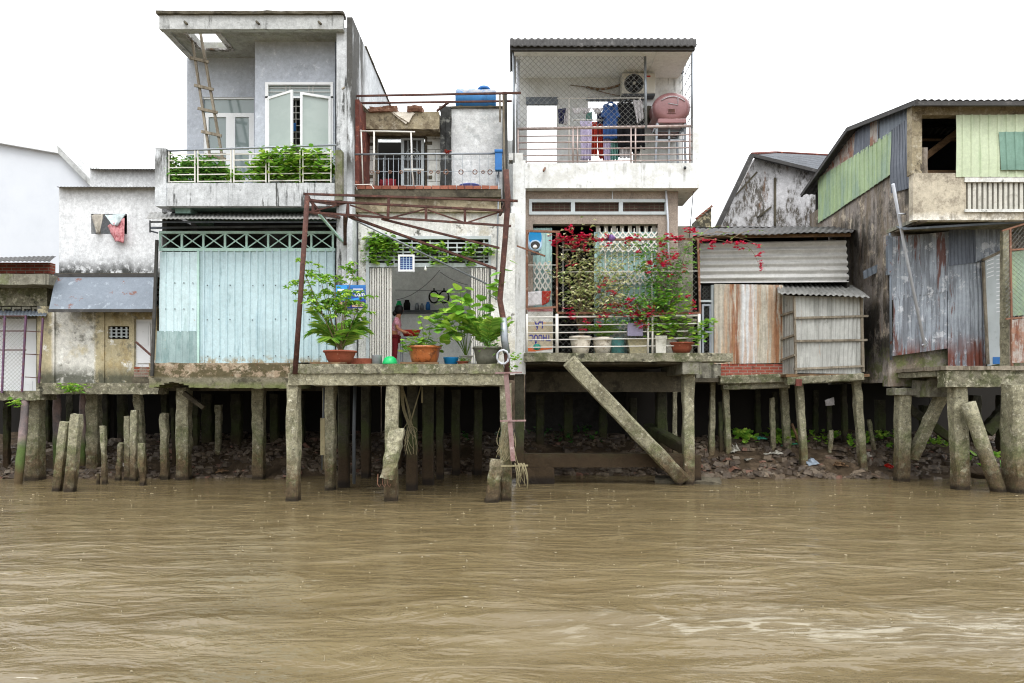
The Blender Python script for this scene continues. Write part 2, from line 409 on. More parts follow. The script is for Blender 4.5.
m_terracotta_tile = M('terracotta_edge', '#9a6250', [('#6a3a2c', .7, [('i', .5, .6)]), ('#b98570', .5, [('i', .2, .1)]), ('#3a322a', .6, [BLOT(6, .56, .66)])])
m_walltile = M('white_wall_tile', '#d5d6d0', [('#8f8f86', .5, [BLOT(4, .52, .68)]), ('#4e4b44', .5, [BLOT(10, .66, .74)])], brick=(.4, .25, '#7d7c74', '#cfd0ca', .008), rough=.4)
m_terr_wall = M('terrace_stained_wall', '#dee0e0', [('#b4b9b9', .6, [BLOT(3.5, .48, .64)]), ('#e2e3e0', .6, [BLOT(7, .55, .64)]), ('#26272a', .9, [('n', 4, 4, 3, .6, .7), ('z', 7.5, 7.0, .3)]), ('#4b4d4b', .7, [STREAK(.6, .72)])], bump=(9, .6))
m_black_stain = M('black_stained_render', '#3c3d3c', [('#84857f', .7, [BLOT(5, .54, .64)]), ('#191a19', .8, [STREAK(.5, .64)])], bump=(12, .8))
m_lintel = M('stained_lintel', '#a3987f', [('#6a5e4c', .8, [BLOT(2.4, .45, .6)]), ('#c0b8a6', .6, [BLOT(6, .54, .66)]), ('#35302a', .8, [BLOT(4, .58, .68)])], bump=(12, .8))
m_mould = M('mould_wall', '#cfced0', [('#4c463c', .95, [('n', 1.5, 1.5, .7, .44, .56), ('n', 14, 14, 5, .35, .58)]), ('#6c4f38', .7, [('n', 3, 3, .8, .56, .64)]), ('#2b2927', .8, [('n', 18, 18, 7, .55, .65), BLOT(.7, .42, .6)])], bump=(12, .6))
m_sideconc = M('stained_side_concrete', '#99918a', [('#6b5f4e', .8, [('n', 3, 3, .5, .44, .6)]), ('#c6b9a4', .7, [BLOT(2.6, .52, .64)]), ('#33302a', .85, [('n', 3, 3, .9, .44, .62), BLOT(.9, .40, .56)]), ('#23211d', .9, [('z', 4.4, 4.0, .5), ('z', 2.6, 3.1, .4), ('n', 1.4, 1.4, 1, .4, .52)]), ('#5b6236', .8, [('z', 3.3, 2.7, .3), BLOT(3, .44, .58)]), ('#8c5a38', .5, [STREAK(.6, .7)])], bump=(12, .8))
m_upper_conc = M('upper_band_concrete', '#c0b7a4', [('#e6e4dc', .9, [('z', 6.0, 5.8, .15), BLOT(3, .4, .5)]), ('#7d7466', .7, [BLOT(2.6, .48, .62)]), ('#4a443b', .7, [STREAK(.56, .68)])], bump=(10, .6))
m_blue_corr = M('light_blue_paint', '#bad0d5', [('#93b0ba', .6, [('n', 6, 6, .35, .5, .66)]), ('#6c8b90', .6, [('n', 9, 9, 1.2, .58, .7)]), ('#93805a', .8, [('z', 2.86, 2.74, .1), BLOT(7, .44, .56)]), ('#3a3f40', .9, [('n', 26, 26, 20, .7, .76)])], rough=.55, bump=(20, .1), var=.1)
m_blue_door = M('light_blue_door_paint', '#c4d8dc', [('#84a2a0', .6, [('n', 6, 6, .5, .5, .66)]), ('#a08a58', .7, [('n', 14, 14, 9, .66, .72)])], rough=.55, bump=(20, .1), var=.1)
m_blue_patch = M('grey_teal_sheet', '#9db3b3', [('#6f8b8a', .7, [('n', 5, 5, 1, .45, .62)]), ('#a3906a', .5, [BLOT(8, .62, .7)])], rough=.6, bump=(20, .1))
m_teal = M('teal_paint', '#bfe0d6', [('#8fb5ac', .4, [BLOT(6, .52, .66)]), ('#7b5a3c', .6, [BLOT(14, .66, .72)])], rough=.55)
m_teal_soffit = M('teal_soffit', '#8aa79d', [('#5a6a60', .7, [BLOT(2, .45, .65)])])
m_tealpanel = M('teal_folding_panel', '#b3d3d1', [('#7f9e9b', .6, [STREAK(.5, .66)])], rough=.5)
m_galv = M('galvanised_grey', '#737b84', [('#6a727b', .7, [('n', 3, 3, 1.5, .45, .62)]), ('#9fa7ae', .5, [BLOT(4, .55, .66)]), ('#6c4436', .9, [BLOT(2.4, .6, .63)])], rough=.5, metal=.35, bump=(10, .25))
m_zinc = M('weathered_zinc', '#b8b9b4', [('#8f908b', .8, [('n', 6, 6, .5, .46, .62)]), ('#a06a3f', .7, [('n', 5, 5, .4, .62, .7)]), ('#5d5d58', .6, [BLOT(6, .6, .7)])], rough=.6, metal=.2, bump=(12, .2))
m_zinc_h = M('weathered_zinc_horizontal', '#cbcbc8', [('#a3a29d', .7, [('n', .6, .6, 9, .5, .66)]), ('#7d776c', .6, [BLOT(3.5, .6, .7)])], rough=.5, metal=.1, bump=(12, .2))
m_rustcorr = M('rust_streaked_sheet', '#c2bcae', [('#98917f', .7, [('n', 7, 7, .5, .45, .6)]), ('#cfd3d6', .8, [('x', 5.62, 5.72, .06), ('x', 6.1, 5.95, .06)]), ('#8a5a3e', .95, [('x', 5.34, 5.42, .09), ('x', 5.7, 5.6, .09), ('n', 9, 9, .5, .38, .5)]), ('#8c6041', .95, [('x', 6.44, 6.52, .08), ('x', 6.8, 6.76, .08), ('n', 7, 7, .5, .42, .52)]), ('#a98260', .6, [('n', 4.2, 4.2, .15, .52, .58)]), ('#6c4029', .8, [('n', 6, 6, .6, .62, .7), ('x', 6.5, 5.3, .1)]), ('#c4a888', .6, [('n', 5, 5, .3, .42, .34)])], rough=.75, bump=(14, .3))
m_corr_r = M('grey_sheet_rusting', '#9ba2aa', [('#666a70', .8, [('n', 6, 6, .7, .45, .6)]), ('#c3c6ca', .75, [BLOT(3.5, .54, .62)]), ('#5e3a30', .9, [('n', 3.2, 3.2, .4, .54, .6)]), ('#6b3a2c', .95, [('z', 3.4, 2.9, .3), ('n', 5, 5, .8, .42, .52)])], rough=.6, metal=.2, bump=(14, .3))
m_corr_dark = M('dark_grey_sheet', '#6d737d', [('#50555e', .8, [('n', 5, 5, .5, .45, .6)]), ('#8c929a', .6, [('n', 8, 8, .4, .6, .68)])], rough=.55, metal=.3, bump=(14, .2))
m_corr_red = M('rusted_sheet', '#a8a098', [('#6e4030', .9, [('n', 6, 6, 1.2, .5, .6)]), ('#8a5a40', .7, [BLOT(2.6, .46, .58)])], rough=.75, bump=(14, .3))
m_green_corr = M('pale_green_sheet', '#c0cbae', [('#9db08c', .6, [('n', 5, 5, .3, .5, .66)]), ('#cdd8b8', .5, [('n', 2, 2, .4, .5, .66)]), ('#4b5a3c', .7, [('n', 22, 22, 15, .72, .76)])], rough=.5, bump=(14, .1), var=.1)
m_green_side = M('green_side_sheet', '#a2b78e', [('#82998a', .7, [('n', 2, 2, .5, .44, .6)]), ('#a9bf88', .5, [('n', 5, 5, .3, .54, .68)]), ('#46563a', .7, [STREAK(.64, .72)])], rough=.5, bump=(14, .15))
m_green_patch = M('teal_green_sheet', '#7a9b8c', [('#5f8273', .6, [('n', 5, 5, .4, .46, .64)])], rough=.5)
m_greenish_end = M('faded_green_cloth', '#97b49a', [('#b9c69e', .7, [('n', 2, 2, .6, .5, .6)]), ('#6e8f86', .7, [('n', 4, 4, .5, .52, .64)])], rough=.8)
m_roofdark = M('dark_sheet_roof', '#454443', [('#6a6866', .6, [BLOT(5, .54, .68)]), ('#2a2827', .7, [BLOT(3, .55, .68)])], rough=.7, bump=(14, .3))
m_roofgrey = M('grey_sheet_roof', '#8a8a87', [('#5c5b57', .7, [BLOT(4, .48, .64)]), ('#6d4a36', .6, [BLOT(5, .62, .7)])], rough=.6, metal=.2, bump=(14, .3))
m_slate = M('slate_tiles', '#61656b', [('#44474c', .8, [BLOT(9, .48, .6)]), ('#83878b', .5, [BLOT(14, .6, .7)])], brick=(.22, .2, '#3a3c40', '#565a60', .02))
m_rust = M('rusty_iron', '#573c36', [('#754f41', .7, [BLOT(9, .5, .64)]), ('#3b2723', .8, [BLOT(5, .5, .64)]), ('#8d8078', .3, [BLOT(16, .62, .7)])], rough=.85, bump=(40, .5))
m_rust_light = M('light_rusty_iron', '#86624f', [('#5f3d30', .7, [BLOT(9, .46, .62)]), ('#c7b9ab', .6, [BLOT(7, .56, .66)])], rough=.8, bump=(40, .4))
m_purple = M('purple_paint_rusting', '#684c66', [('#6b4038', .8, [BLOT(7, .5, .62)])], rough=.6)
m_pinkpipe = M('faded_pink_paint', '#967d7a', [('#7b5a55', .7, [BLOT(8, .46, .62)]), ('#c9b5ae', .5, [BLOT(12, .58, .68)])], rough=.7)
m_railwhite = M('white_rail_paint', '#d9d6cf', [('#8a6a55', .6, [BLOT(10, .62, .7)])], rough=.5, bump=None, var=.1)
m_railpink = M('dull_steel_rail', '#b9a9a4', [('#8b6e66', .6, [BLOT(8, .52, .66)]), ('#d5cbc6', .6, [BLOT(5, .54, .64)])], rough=.4, metal=.3, bump=None)
m_steel = M('grey_steel_pipe', '#9aa0a6', [('#6f757b', .6, [BLOT(7, .5, .66)])], rough=.4, metal=.5, bump=None)
m_wire = M('net_wire', '#a7a9a6', [('#75736e', .6, [BLOT(4, .5, .6)])], rough=.5, metal=.4, bump=None)
m_pvc = M('pale_plastic_pipe', '#c9cdd4', [('#9da2ac', .5, [BLOT(8, .5, .66)])], rough=.4, bump=None)
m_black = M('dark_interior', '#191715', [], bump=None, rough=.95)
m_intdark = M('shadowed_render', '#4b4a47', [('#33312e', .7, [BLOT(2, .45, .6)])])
m_glass = M('window_glass', '#7f8c8c', [], rough=.08, spec=.8, bump=None, var=.1)
m_frost = M('frosted_glass', '#98a5a1', [('#aab5b1', .5, [('n', .6, .6, .8, .4, .6)])], rough=.35, spec=.6, bump=None, var=.05)
m_whiteframe = M('white_frame_paint', '#e2e4e6', [('#a9abac', .4, [BLOT(9, .58, .7)])], rough=.4, bump=None, var=.05)
m_greyframe = M('pale_grey_frame', '#bcc4c6', [('#7e8484', .4, [BLOT(6, .55, .7)])], rough=.5, bump=None)
m_wood = M('grey_weathered_wood', '#8e8576', [('#5e5547', .8, [('n', 9, 9, 1.5, .45, .62)]), ('#b3aa9a', .5, [('n', 16, 16, 2, .56, .68)])], bump=(22, .6))
m_wood_brown = M('brown_wood', '#7c6248', [('#4b3a2a', .8, [('n', 5, 5, 12, .45, .62)])], bump=(22, .5))
m_potred = M('red_clay_pot', '#96543f', [('#7a3d2a', .6, [BLOT(5, .48, .62)]), ('#c49a80', .5, [BLOT(9, .6, .68)])], rough=.7)
m_potorange = M('glazed_orange_clay', '#b0683a', [('#6e3d22', .85, [('n', 9, 9, 6, .5, .56)]), ('#c98f5c', .5, [BLOT(12, .58, .66)])], rough=.35, coat=.4, bump=(14, 1.0))
m_potgrey = M('grey_clay_pot', '#6c6c60', [('#4b4b42', .7, [BLOT(4, .45, .6)]), ('#94947f', .5, [BLOT(8, .6, .68)])], rough=.7)
m_potcream = M('cream_clay_pot', '#ddd5c6', [('#8f7c69', .7, [BLOT(6, .54, .64)]), ('#b0553f', .5, [BLOT(9, .64, .7)])], rough=.5)
m_potwhite = M('dull_white_plastic', '#cbc9bf', [('#8e8b7e', .6, [BLOT(5, .5, .66)])], rough=.6)
m_box = M('cream_foam_box', '#d3c9a6', [('#9b8f6c', .6, [BLOT(5, .52, .66)])], rough=.7)
m_tealbin = M('teal_plastic', '#5f9c9c', [('#477f80', .6, [STREAK(.5, .6)])], rough=.5)
m_lilac = M('lilac_panel', '#9892ac', [('#777190', .5, [BLOT(5, .5, .66)])], rough=.6)
m_soil = M('potting_soil', '#2e241b', [], bump=(30, 1))
m_bluepl = M('blue_plastic', '#3b76b8', [('#2c5c98', .6, [BLOT(3, .5, .65)])], rough=.4, bump=None)
m_bluetank = M('blue_tank_plastic', '#3f79ad', [('#9a9690', .8, [('z', 9.84, 9.92, .05), BLOT(4, .4, .55)]), ('#24507c', .6, [BLOT(3, .5, .65)])], rough=.5, bump=(6, .2))
m_sky = M('bright_blue_plastic', '#3b9fe0', [], rough=.3, bump=None, var=.1)
m_paleblue = M('pale_blue_rim', '#bcd8ee', [], rough=.3, bump=None, var=.05)
m_green_pl = M('green_plastic', '#2fb56a', [('#8fd3a6', .4, [BLOT(6, .6, .68)])], rough=.3, bump=None, var=.1)
m_red_pl = M('red_plastic', '#b3302a', [], rough=.3, bump=None, var=.15)
m_lav_pl = M('lavender_blue_plastic', '#7d8bd0', [('#5f6cb4', .5, [STREAK(.5, .6)])], rough=.35, bump=None)
m_grey_pl = M('grey_plastic', '#a9adb2', [], rough=.5, bump=None)
m_dark_pl = M('dark_grey_plastic', '#484c50', [], rough=.45, bump=None)
m_pink_tank = M('dusty_pink_enamel', '#936a6b', [('#80595b', .6, [BLOT(3, .5, .65)]), ('#c99a98', .5, [BLOT(6, .6, .7)])], rough=.3, bump=(8, .08), coat=.3)
m_acwhite = M('aircon_casing', '#d6d3c8', [('#a39c8a', .5, [BLOT(4, .52, .66)])], rough=.5, bump=None)
m_signw = M('sign_white', '#e3e2dc', [('#b3a894', .6, [BLOT(6, .5, .66)])], rough=.5, bump=None)
m_signblue = M('sign_blue', '#2b4ea6', [('#3f8fd0', .8, [('z', 4.2, 4.36, .03)])], rough=.4, bump=None, var=0)
m_signsky = M('sign_sky_blue', '#3d9be0', [], rough=.4, bump=None, var=0)
m_signnavy = M('sign_navy', '#2c2b6c', [], rough=.4, bump=None, var=0)
m_signfood = M('sign_food_picture', '#c08a86', [('#d8d3b0', .9, [BLOT(26, .48, .56)]), ('#b0433f', .8, [BLOT(40, .56, .62)])], rough=.4, bump=None)
m_ink = M('blue_ink', '#2a2c9a', [], rough=.5, bump=None, var=.1)
m_inkgold = M('dull_gold_ink', '#7c6f3c', [], rough=.5, bump=None, var=.1)
m_orange = M('orange_print', '#d4673a', [('#c98a5a', .6, [BLOT(9, .5, .62)])], rough=.5, bump=None)
m_signcream = M('cream_print', '#cfc2a8', [('#d98f60', .5, [BLOT(7, .56, .66)]), ('#a79a84', .5, [BLOT(4, .5, .64)])], rough=.6, bump=None)
m_tealink = M('teal_print', '#2f9c88', [], rough=.5, bump=None)
m_whiteink = M('white_print', '#e8eaee', [], rough=.5, bump=None, var=0)
m_solar = M('solar_cell', '#25407c', [], rough=.15, spec=.7, bump=None, var=.1)
m_bulb = M('bulb_glass', '#e6e6e0', [], rough=.2, bump=None, var=0)
m_rope = M('frayed_rope', '#8f8669', [('#6d654c', .6, [BLOT(12, .5, .62)])], bump=None)
m_cloth_white = M('white_cloth', '#d5d2d4', [('#a39ea2', .4, [BLOT(6, .5, .66)])], rough=.9)
m_cloth_cream = M('cream_cloth', '#b3ada2', [('#6e685e', .6, [BLOT(8, .5, .62)])], rough=.9)
m_cloth_paleblue = M('pale_blue_cloth', '#c2cfd1', [('#94a4a8', .5, [BLOT(5, .5, .66)])], rough=.9)
m_cloth_pink = M('pink_patterned_cloth', '#c98f92', [('#9c5158', .9, [BLOT(14, .5, .58)]), ('#e0c4c2', .7, [BLOT(10, .6, .66)])], rough=.9)
m_cloth_blue = M('denim_blue_cloth', '#37588f', [('#27406d', .6, [BLOT(4, .5, .64)])], rough=.9)
m_cloth_black = M('black_cloth', '#15161a', [], rough=.9)
m_cloth_lilac = M('lilac_cloth', '#c4bcd6', [('#9b90b4', .6, [('n', 14, 14, .5, .5, .6)])], rough=.9)
m_cloth_red = M('red_cloth', '#a3362b', [('#c46a3a', .6, [BLOT(9, .56, .64)])], rough=.9)
m_cloth_teal = M('sea_green_cloth', '#75a39a', [('#4a7c78', .6, [('n', 14, 14, .5, .5, .6)])], rough=.9)
m_cloth_navy = M('navy_cloth', '#262a4a', [], rough=.9)
m_shirt = M('pink_checked_shirt', '#cf8a9c', [('#f0d2d8', .6, [BLOT(26, .5, .56)]), ('#a85c72', .5, [BLOT(18, .58, .64)])], rough=.9)
m_trouser = M('maroon_trousers', '#6e1f26', [], rough=.9)
m_skin = M('skin', '#a9765a', [], rough=.6, bump=None, var=.1)
m_hair = M('black_hair', '#0f0d0c', [], rough=.5, bump=None)
m_litter = M('litter_white', '#a9a69c', [('#5f594c', .8, [BLOT(8, .46, .6)])], rough=.7)
m_litter_blue = M('litter_grey_blue', '#8f9aa6', [], rough=.5)
m_tarp = M('green_tarp', '#3f8f74', [('#2c6e58', .6, [BLOT(8, .5, .64)])], rough=.6)
m_lime = M('leaf_lime', '#97c04e', [('#5f9a34', .8, [('i', .4, .8)]), ('#c0d860', .8, [('i', .3, .05)])], rough=.5, leaf=True, bump=None, var=.1)
m_leaf = M('leaf_green', '#86b65c', [('#437a2e', .85, [('i', .45, .85)]), ('#93c04c', .8, [('i', .3, .05)])], rough=.45, leaf=True, bump=None, var=.15)
m_leaf_dark = M('leaf_deep', '#3d6e32', [('#21451e', .8, [('i', .5, .9)]), ('#5c8a3a', .7, [('i', .3, .05)])], rough=.45, leaf=True, bump=None, var=.15)
m_leaf_pale = M('leaf_variegated', '#bcc48a', [('#e6e3bc', .85, [('i', .5, .85)]), ('#6e8a45', .85, [('i', .35, .1)])], rough=.6, leaf=True, bump=None, var=.1)
m_bract = M('crimson_bract', '#cc2e4f', [('#ea6280', .7, [('i', .5, .9)]), ('#8f1730', .7, [('i', .3, .1)])], rough=.6, leaf=True, bump=None, var=.1)
m_stem = M('woody_stem', '#7d6c52', [('#57683a', .5, [BLOT(6, .5, .62)])], bump=None)
m_stem_g = M('green_stem', '#6d8a3c', [], bump=None)
m_mud = M('river_mud', '#453a2d', [('#5f5142', .7, [BLOT(2.5, .46, .62)]), ('#2c241c', .7, [BLOT(5, .5, .64)])], rough=.9, spec=.15, bump=(12, 1))
m_rubble = M('rubble_stone', '#726453', [('#c9baa2', .9, [('i', .8, .95)]), ('#70483a', .7, [('i', .07, .05)]), ('#3a2e22', .8, [('i', .2, .5)]), ('#33281e', .85, [BLOT(2, .46, .6)])], rough=.6, spec=.45, bump=(30, .8))
m_ground = M('bank_ground', '#6b6250', [('#4e5a36', .7, [BLOT(1, .45, .6)])])
m_room = M('kitchen_paint', '#eef0ef', [('#b9bbb9', .4, [BLOT(2, .5, .7)])], bump=(8, .15), var=.05, rough=.6)
m_ventdark = M('vent_dark', '#4c3730', [], bump=None)
m_rear = M('rear_dark', '#24211d', [], bump=None)  # near-black: the deep shade behind and under the houses, put into the colour
# ------------------------------------------------------------------ camera, sky, light
cam = bpy.data.cameras.new('camera'); cam.sensor_width = 36; cam.lens = F / 1024 * 36
cam.shift_y = (HY - 341.5) / 1024; cam.clip_end = 2000; cam.clip_start = .05
co = bpy.data.objects.new('camera', cam); COL.objects.link(co); co.location = (0, 0, CZ); co.rotation_euler = (math.radians(90), 0, 0)
SC.camera = co
w = bpy.data.worlds.new('World'); SC.world = w; w.use_nodes = True
nt = w.node_tree; nt.nodes.clear()
sky = nt.nodes.new('ShaderNodeTexSky'); sky.sky_type = 'NISHITA'; sky.sun_disc = False
sky.sun_elevation = math.radians(60); sky.sun_rotation = math.radians(160); sky.air_density = 1; sky.dust_density = 3
hs = nt.nodes.new('ShaderNodeHueSaturation'); hs.inputs['Saturation'].default_value = .1; nt.links.new(sky.outputs[0], hs.inputs['Color'])
mx = nt.nodes.new('ShaderNodeMix'); mx.data_type = 'RGBA'; mx.inputs[0].default_value = .9
tc = nt.nodes.new('ShaderNodeTexCoord'); cn = nt.nodes.new('ShaderNodeTexNoise'); cn.inputs['Scale'].default_value = 1.6; cn.inputs['Detail'].default_value = 5
nt.links.new(tc.outputs['Generated'], cn.inputs['Vector'])
cr = nt.nodes.new('ShaderNodeMix'); cr.data_type = 'RGBA'; cr.inputs[6].default_value = (5.2, 5.33, 5.47, 1); cr.inputs[7].default_value = (21, 21.2, 21.5, 1)   # overcast: zenith much brighter than horizon
sx_ = nt.nodes.new('ShaderNodeSeparateXYZ'); nt.links.new(tc.outputs['Generated'], sx_.inputs[0])
gr = nt.nodes.new('ShaderNodeMath'); gr.operation = 'MULTIPLY_ADD'; nt.links.new(cn.outputs['Fac'], gr.inputs[0]); gr.inputs[1].default_value = .12; nt.links.new(sx_.outputs[2], gr.inputs[2]); gr.use_clamp = True
nt.links.new(gr.outputs[0], cr.inputs[0]); nt.links.new(hs.outputs[0], mx.inputs[6]); nt.links.new(cr.outputs[2], mx.inputs[7])
bg = nt.nodes.new('ShaderNodeBackground'); bg.inputs['Strength'].default_value = .12; nt.links.new(mx.outputs[2], bg.inputs['Color'])
wo = nt.nodes.new('ShaderNodeOutputWorld'); nt.links.new(bg.outputs[0], wo.inputs[0])
sl = bpy.data.lights.new('sun', 'SUN'); sl.energy = 1.0; sl.angle = math.radians(25); sl.color = (1, .98, .95)
so = bpy.data.objects.new('sun', sl); COL.objects.link(so); so.location = (0, 0, 30)
# sun behind the camera and high
so.rotation_euler = (math.radians(30), 0, math.radians(12))
SC.view_settings.view_transform = 'Standard'; SC.view_settings.look = 'None'; SC.view_settings.gamma = 1
SC.view_settings.exposure = .58
SC.cycles.max_bounces = 10; SC.cycles.diffuse_bounces = 8; SC.cycles.filter_width = 1.15

# ------------------------------------------------------------------ water, bank, ground
def bank(x, y):
    t = 16.85 + .12 * math.sin(x * .7) + .1 * mn.noise((x * .8, 0, 0))
    if 0.2 < x < 4.2: t += .5 * min(1, (x - .2)) * min(1, (4.2 - x) * 2)
    if -5.2 < x < .2: t += .9 * min(1, (x + 5.2)) * min(1, (.2 - x) * 2)
    d = y - t
    if d < 0: h = d * .5
    elif d < 1.5: h = d * .48
    elif d < 7: h = .72 + (d - 1.5) * .08
    else: h = 1.16 + (d - 7) * 1.25
    return max(-1.5, min(h, 3.0))
def water_mesh():
    xs = [-400, -150, -60, -30, -18] + [-14 + i * .07 for i in range(401)] + [18, 30, 60, 150, 400]
    ys = [-400, -100, -30, -8, 0] + [2.5 + 15.5 * (i / 300) ** 1.25 for i in range(301)] + [19, 22]
    vs = []; fs = []
    for y in ys:
        for x in xs:
            k = 1 if (abs(x) < 14 and 2 < y < 18.1) else 0
            z = 0
            if k:
                a = max(.15, min(1, (15.5 - y) / 9))
                wx = x * .35 + .25 * mn.noise((x * .3, y * .5, 3)); 
                z += a * .034 * mn.noise((wx * 1.0, y * 1.15 + .22 * x, 0))
                z += a * .026 * mn.noise((x * .9, y * 3.0 - .3 * x, 7))
                z += a * .011 * mn.noise((x * 2.2, y * 7.5, 11))
                g = math.exp(-((x - 1.2) / 2.8) ** 2 - ((y - 6.1 - .05 * x) / .55) ** 2)
                z += g * (.045 * math.sin((y + .10 * x) * 13 + 2 * mn.noise((x * .8, y, 1))) * (.5 + mn.noise((x * 1.1, y * 1.4, 5))) )
            vs.append((x, y, z))
    n = len(xs)
    for j in range(len(ys) - 1):
        for i in range(n - 1): fs.append((j * n + i, j * n + i + 1, (j + 1) * n + i + 1, (j + 1) * n + i))
    return MB().add(vs, fs, True)
nb = NB('brown_river_water')
def wn(sx, sy, det, ro, dist, off):
    n = nb.N('ShaderNodeTexNoise', Vector=nb.scaled(sx, sy, 1, off), Scale=1.0, Detail=det, Roughness=ro, Distortion=dist); return n.outputs['Fac']
n1 = wn(.9, 2.7, 4, .5, 1.6, 2); n2 = wn(6, 11, 3, .5, .8, 9); n3 = wn(.3, .8, 5, .6, 1.2, 4)
sp = nb.N('ShaderNodeSeparateXYZ', Vector=nb.pos)
wob = nb.math('MULTIPLY', nb.math('SUBTRACT', wn(.9, .9, 4, .6, .5, 6), .5), 1.6)
yy = nb.math('ADD', sp.outputs[1], wob); xx = nb.math('ADD', sp.outputs[0], wob)
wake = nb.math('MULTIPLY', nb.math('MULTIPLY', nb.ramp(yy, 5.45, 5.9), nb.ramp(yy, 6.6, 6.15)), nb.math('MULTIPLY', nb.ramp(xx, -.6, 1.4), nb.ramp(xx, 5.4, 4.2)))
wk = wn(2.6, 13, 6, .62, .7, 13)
colr = nb.mix(nb.ramp(n3, .35, .65), C('#5c5038'), C('#695d44'))
colr = nb.mix(nb.math('MULTIPLY', nb.ramp(n1, .5, .72), .35), colr, C('#766b53'))
glint_a = nb.math('MULTIPLY', nb.ramp(nb.math('ADD', wk, nb.math('MULTIPLY', wake, .085)), .555, .64), nb.math('MULTIPLY', wake, .55))  # sky glints on the wake ripples, painted as pale streaks
fw = wn(4.5, 20, 5, .65, .5, 21); glint_b = nb.math('MULTIPLY', nb.math('MULTIPLY', nb.ramp(fw, .665, .70), nb.ramp(wn(.5, .7, 3, .5, .3, 31), .48, .6)), .8)   # loose flecks of sky glint painted into the water colour
colr = nb.mix(nb.math('MAXIMUM', glint_a, glint_b), colr, C('#a8a291'))
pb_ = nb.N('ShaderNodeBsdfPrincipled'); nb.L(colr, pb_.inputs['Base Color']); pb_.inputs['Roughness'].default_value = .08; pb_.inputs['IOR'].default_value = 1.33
pb_.inputs['Specular IOR Level'].default_value = .5
hh = nb.math('ADD', nb.math('MULTIPLY', n1, nb.math('ADD', nb.math('MULTIPLY', nb.ramp(n3, .35, .65), .9), .6)), nb.math('MULTIPLY', n2, .16))
hh = nb.math('ADD', hh, nb.math('MULTIPLY', nb.math('MULTIPLY', wk, wake), 1.5))
bpn = nb.N('ShaderNodeBump', Height=hh, Strength=.42, Distance=.13); nb.L(bpn.outputs[0], pb_.inputs['Normal']); nb.L(pb_.outputs[0], nb.out.inputs[0])
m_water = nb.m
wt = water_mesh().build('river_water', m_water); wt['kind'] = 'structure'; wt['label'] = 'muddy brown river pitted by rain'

def ground_mesh():
    xs = [-400, -120, -40, -20] + [-15 + i * .2 for i in range(151)] + [20, 40, 120, 400]
    ys = [12, 15, 16] + [16.4 + i * .12 for i in range(70)] + [26, 40, 120, 400]
    vs = []; fs = []; n = len(xs)
    for y in ys:
        for x in xs:
            h = bank(x, y)
            if y < 25: h += .16 * mn.noise((x * 1.7, y * 1.7, 0)) + .05 * mn.noise((x * 5, y * 5, 2))
            vs.append((x, y, h))
    for j in range(len(ys) - 1):
        for i in range(n - 1): fs.append((j * n + i, j * n + i + 1, (j + 1) * n + i + 1, (j + 1) * n + i))
    return MB().add(vs, fs, True)
gt = ground_mesh().build('mud_bank', m_mud); gt['kind'] = 'structure'

def rubble():
    mb = MB()
    for i in range(14000):
        x = random.uniform(-13, 13.5)
        t = random.random() ** 1.3
        y = 16.75 + t * 3.6
        if -5.2 < x < 4.4: y += .6
        z = bank(x, y) + .16 * mn.noise((x * 1.7, y * 1.7, 0)) + .05 * mn.noise((x * 5, y * 5, 2))
        if z < -.05: continue
        s = random.uniform(.02, .07) * random.choice((1, 1, 1, 1, 1.4, 2.1))
        if mn.noise((x * 1.1, y * 1.6, 9)) < -.22: continue
        if x > 4.2 and y < 18.3: s *= 1.25
        rx = Matrix.Rotation(random.uniform(0, 6.28), 3, 'Z') @ Matrix.Rotation(random.gauss(0, .4), 3, 'X')
        n = random.choice((5, 6, 7)); top = []; bot = []
        for k in range(n):
            a = 6.283 * k / n + random.uniform(-.3, .3); r = s * random.uniform(.7, 1.25)
            v = Vector((math.cos(a) * r * 1.3, math.sin(a) * r, 0))
            top.append(Vector((x, y, z)) + rx @ (v * .8 + Vector((0, 0, s * .35)))); bot.append(Vector((x, y, z)) + rx @ (v + Vector((0, 0, -s * .3))))
        mb.add(top + bot, [tuple(range(n))] + [((k + 1) % n, k, n + k, n + (k + 1) % n) for k in range(n)])
    return mb
tag(rubble().build('rubble', m_rubble), 'broken stones and rubble heaped along the muddy bank', 'rubble', kind='stuff')

def splashes():
    mb = MB(); 
    for i in range(330):
        y = 4.6 + 12 * random.random(); x = random.uniform(-.75, .75) * y
        if y > 16: continue
        r = random.uniform(.004, .011) * (y / 9)
        z = .012
        for k in range(random.choice((1, 2, 3))):
            c = Vector((x + random.uniform(-2, 2) * r, y + random.uniform(-1.5, 1.5) * r, z)); rr = r * random.uniform(.4, 1)
            mb.lathe(c, [(rr, -.006), (rr * 1.1, .001), (rr * .6, .004)], 6)
        if random.random() < .1:
            mb.tube([(x, y, 0), (x + random.uniform(-.004, .004), y, random.uniform(.015, .05))], .003, 4)
    return mb
m_foam = M('foam', '#9c927a', [], rough=.3, bump=None, var=0)
tag(splashes().build('rain_splashes', m_foam), 'pale raindrop splashes dotting the brown river surface', 'splashes', kind='stuff')

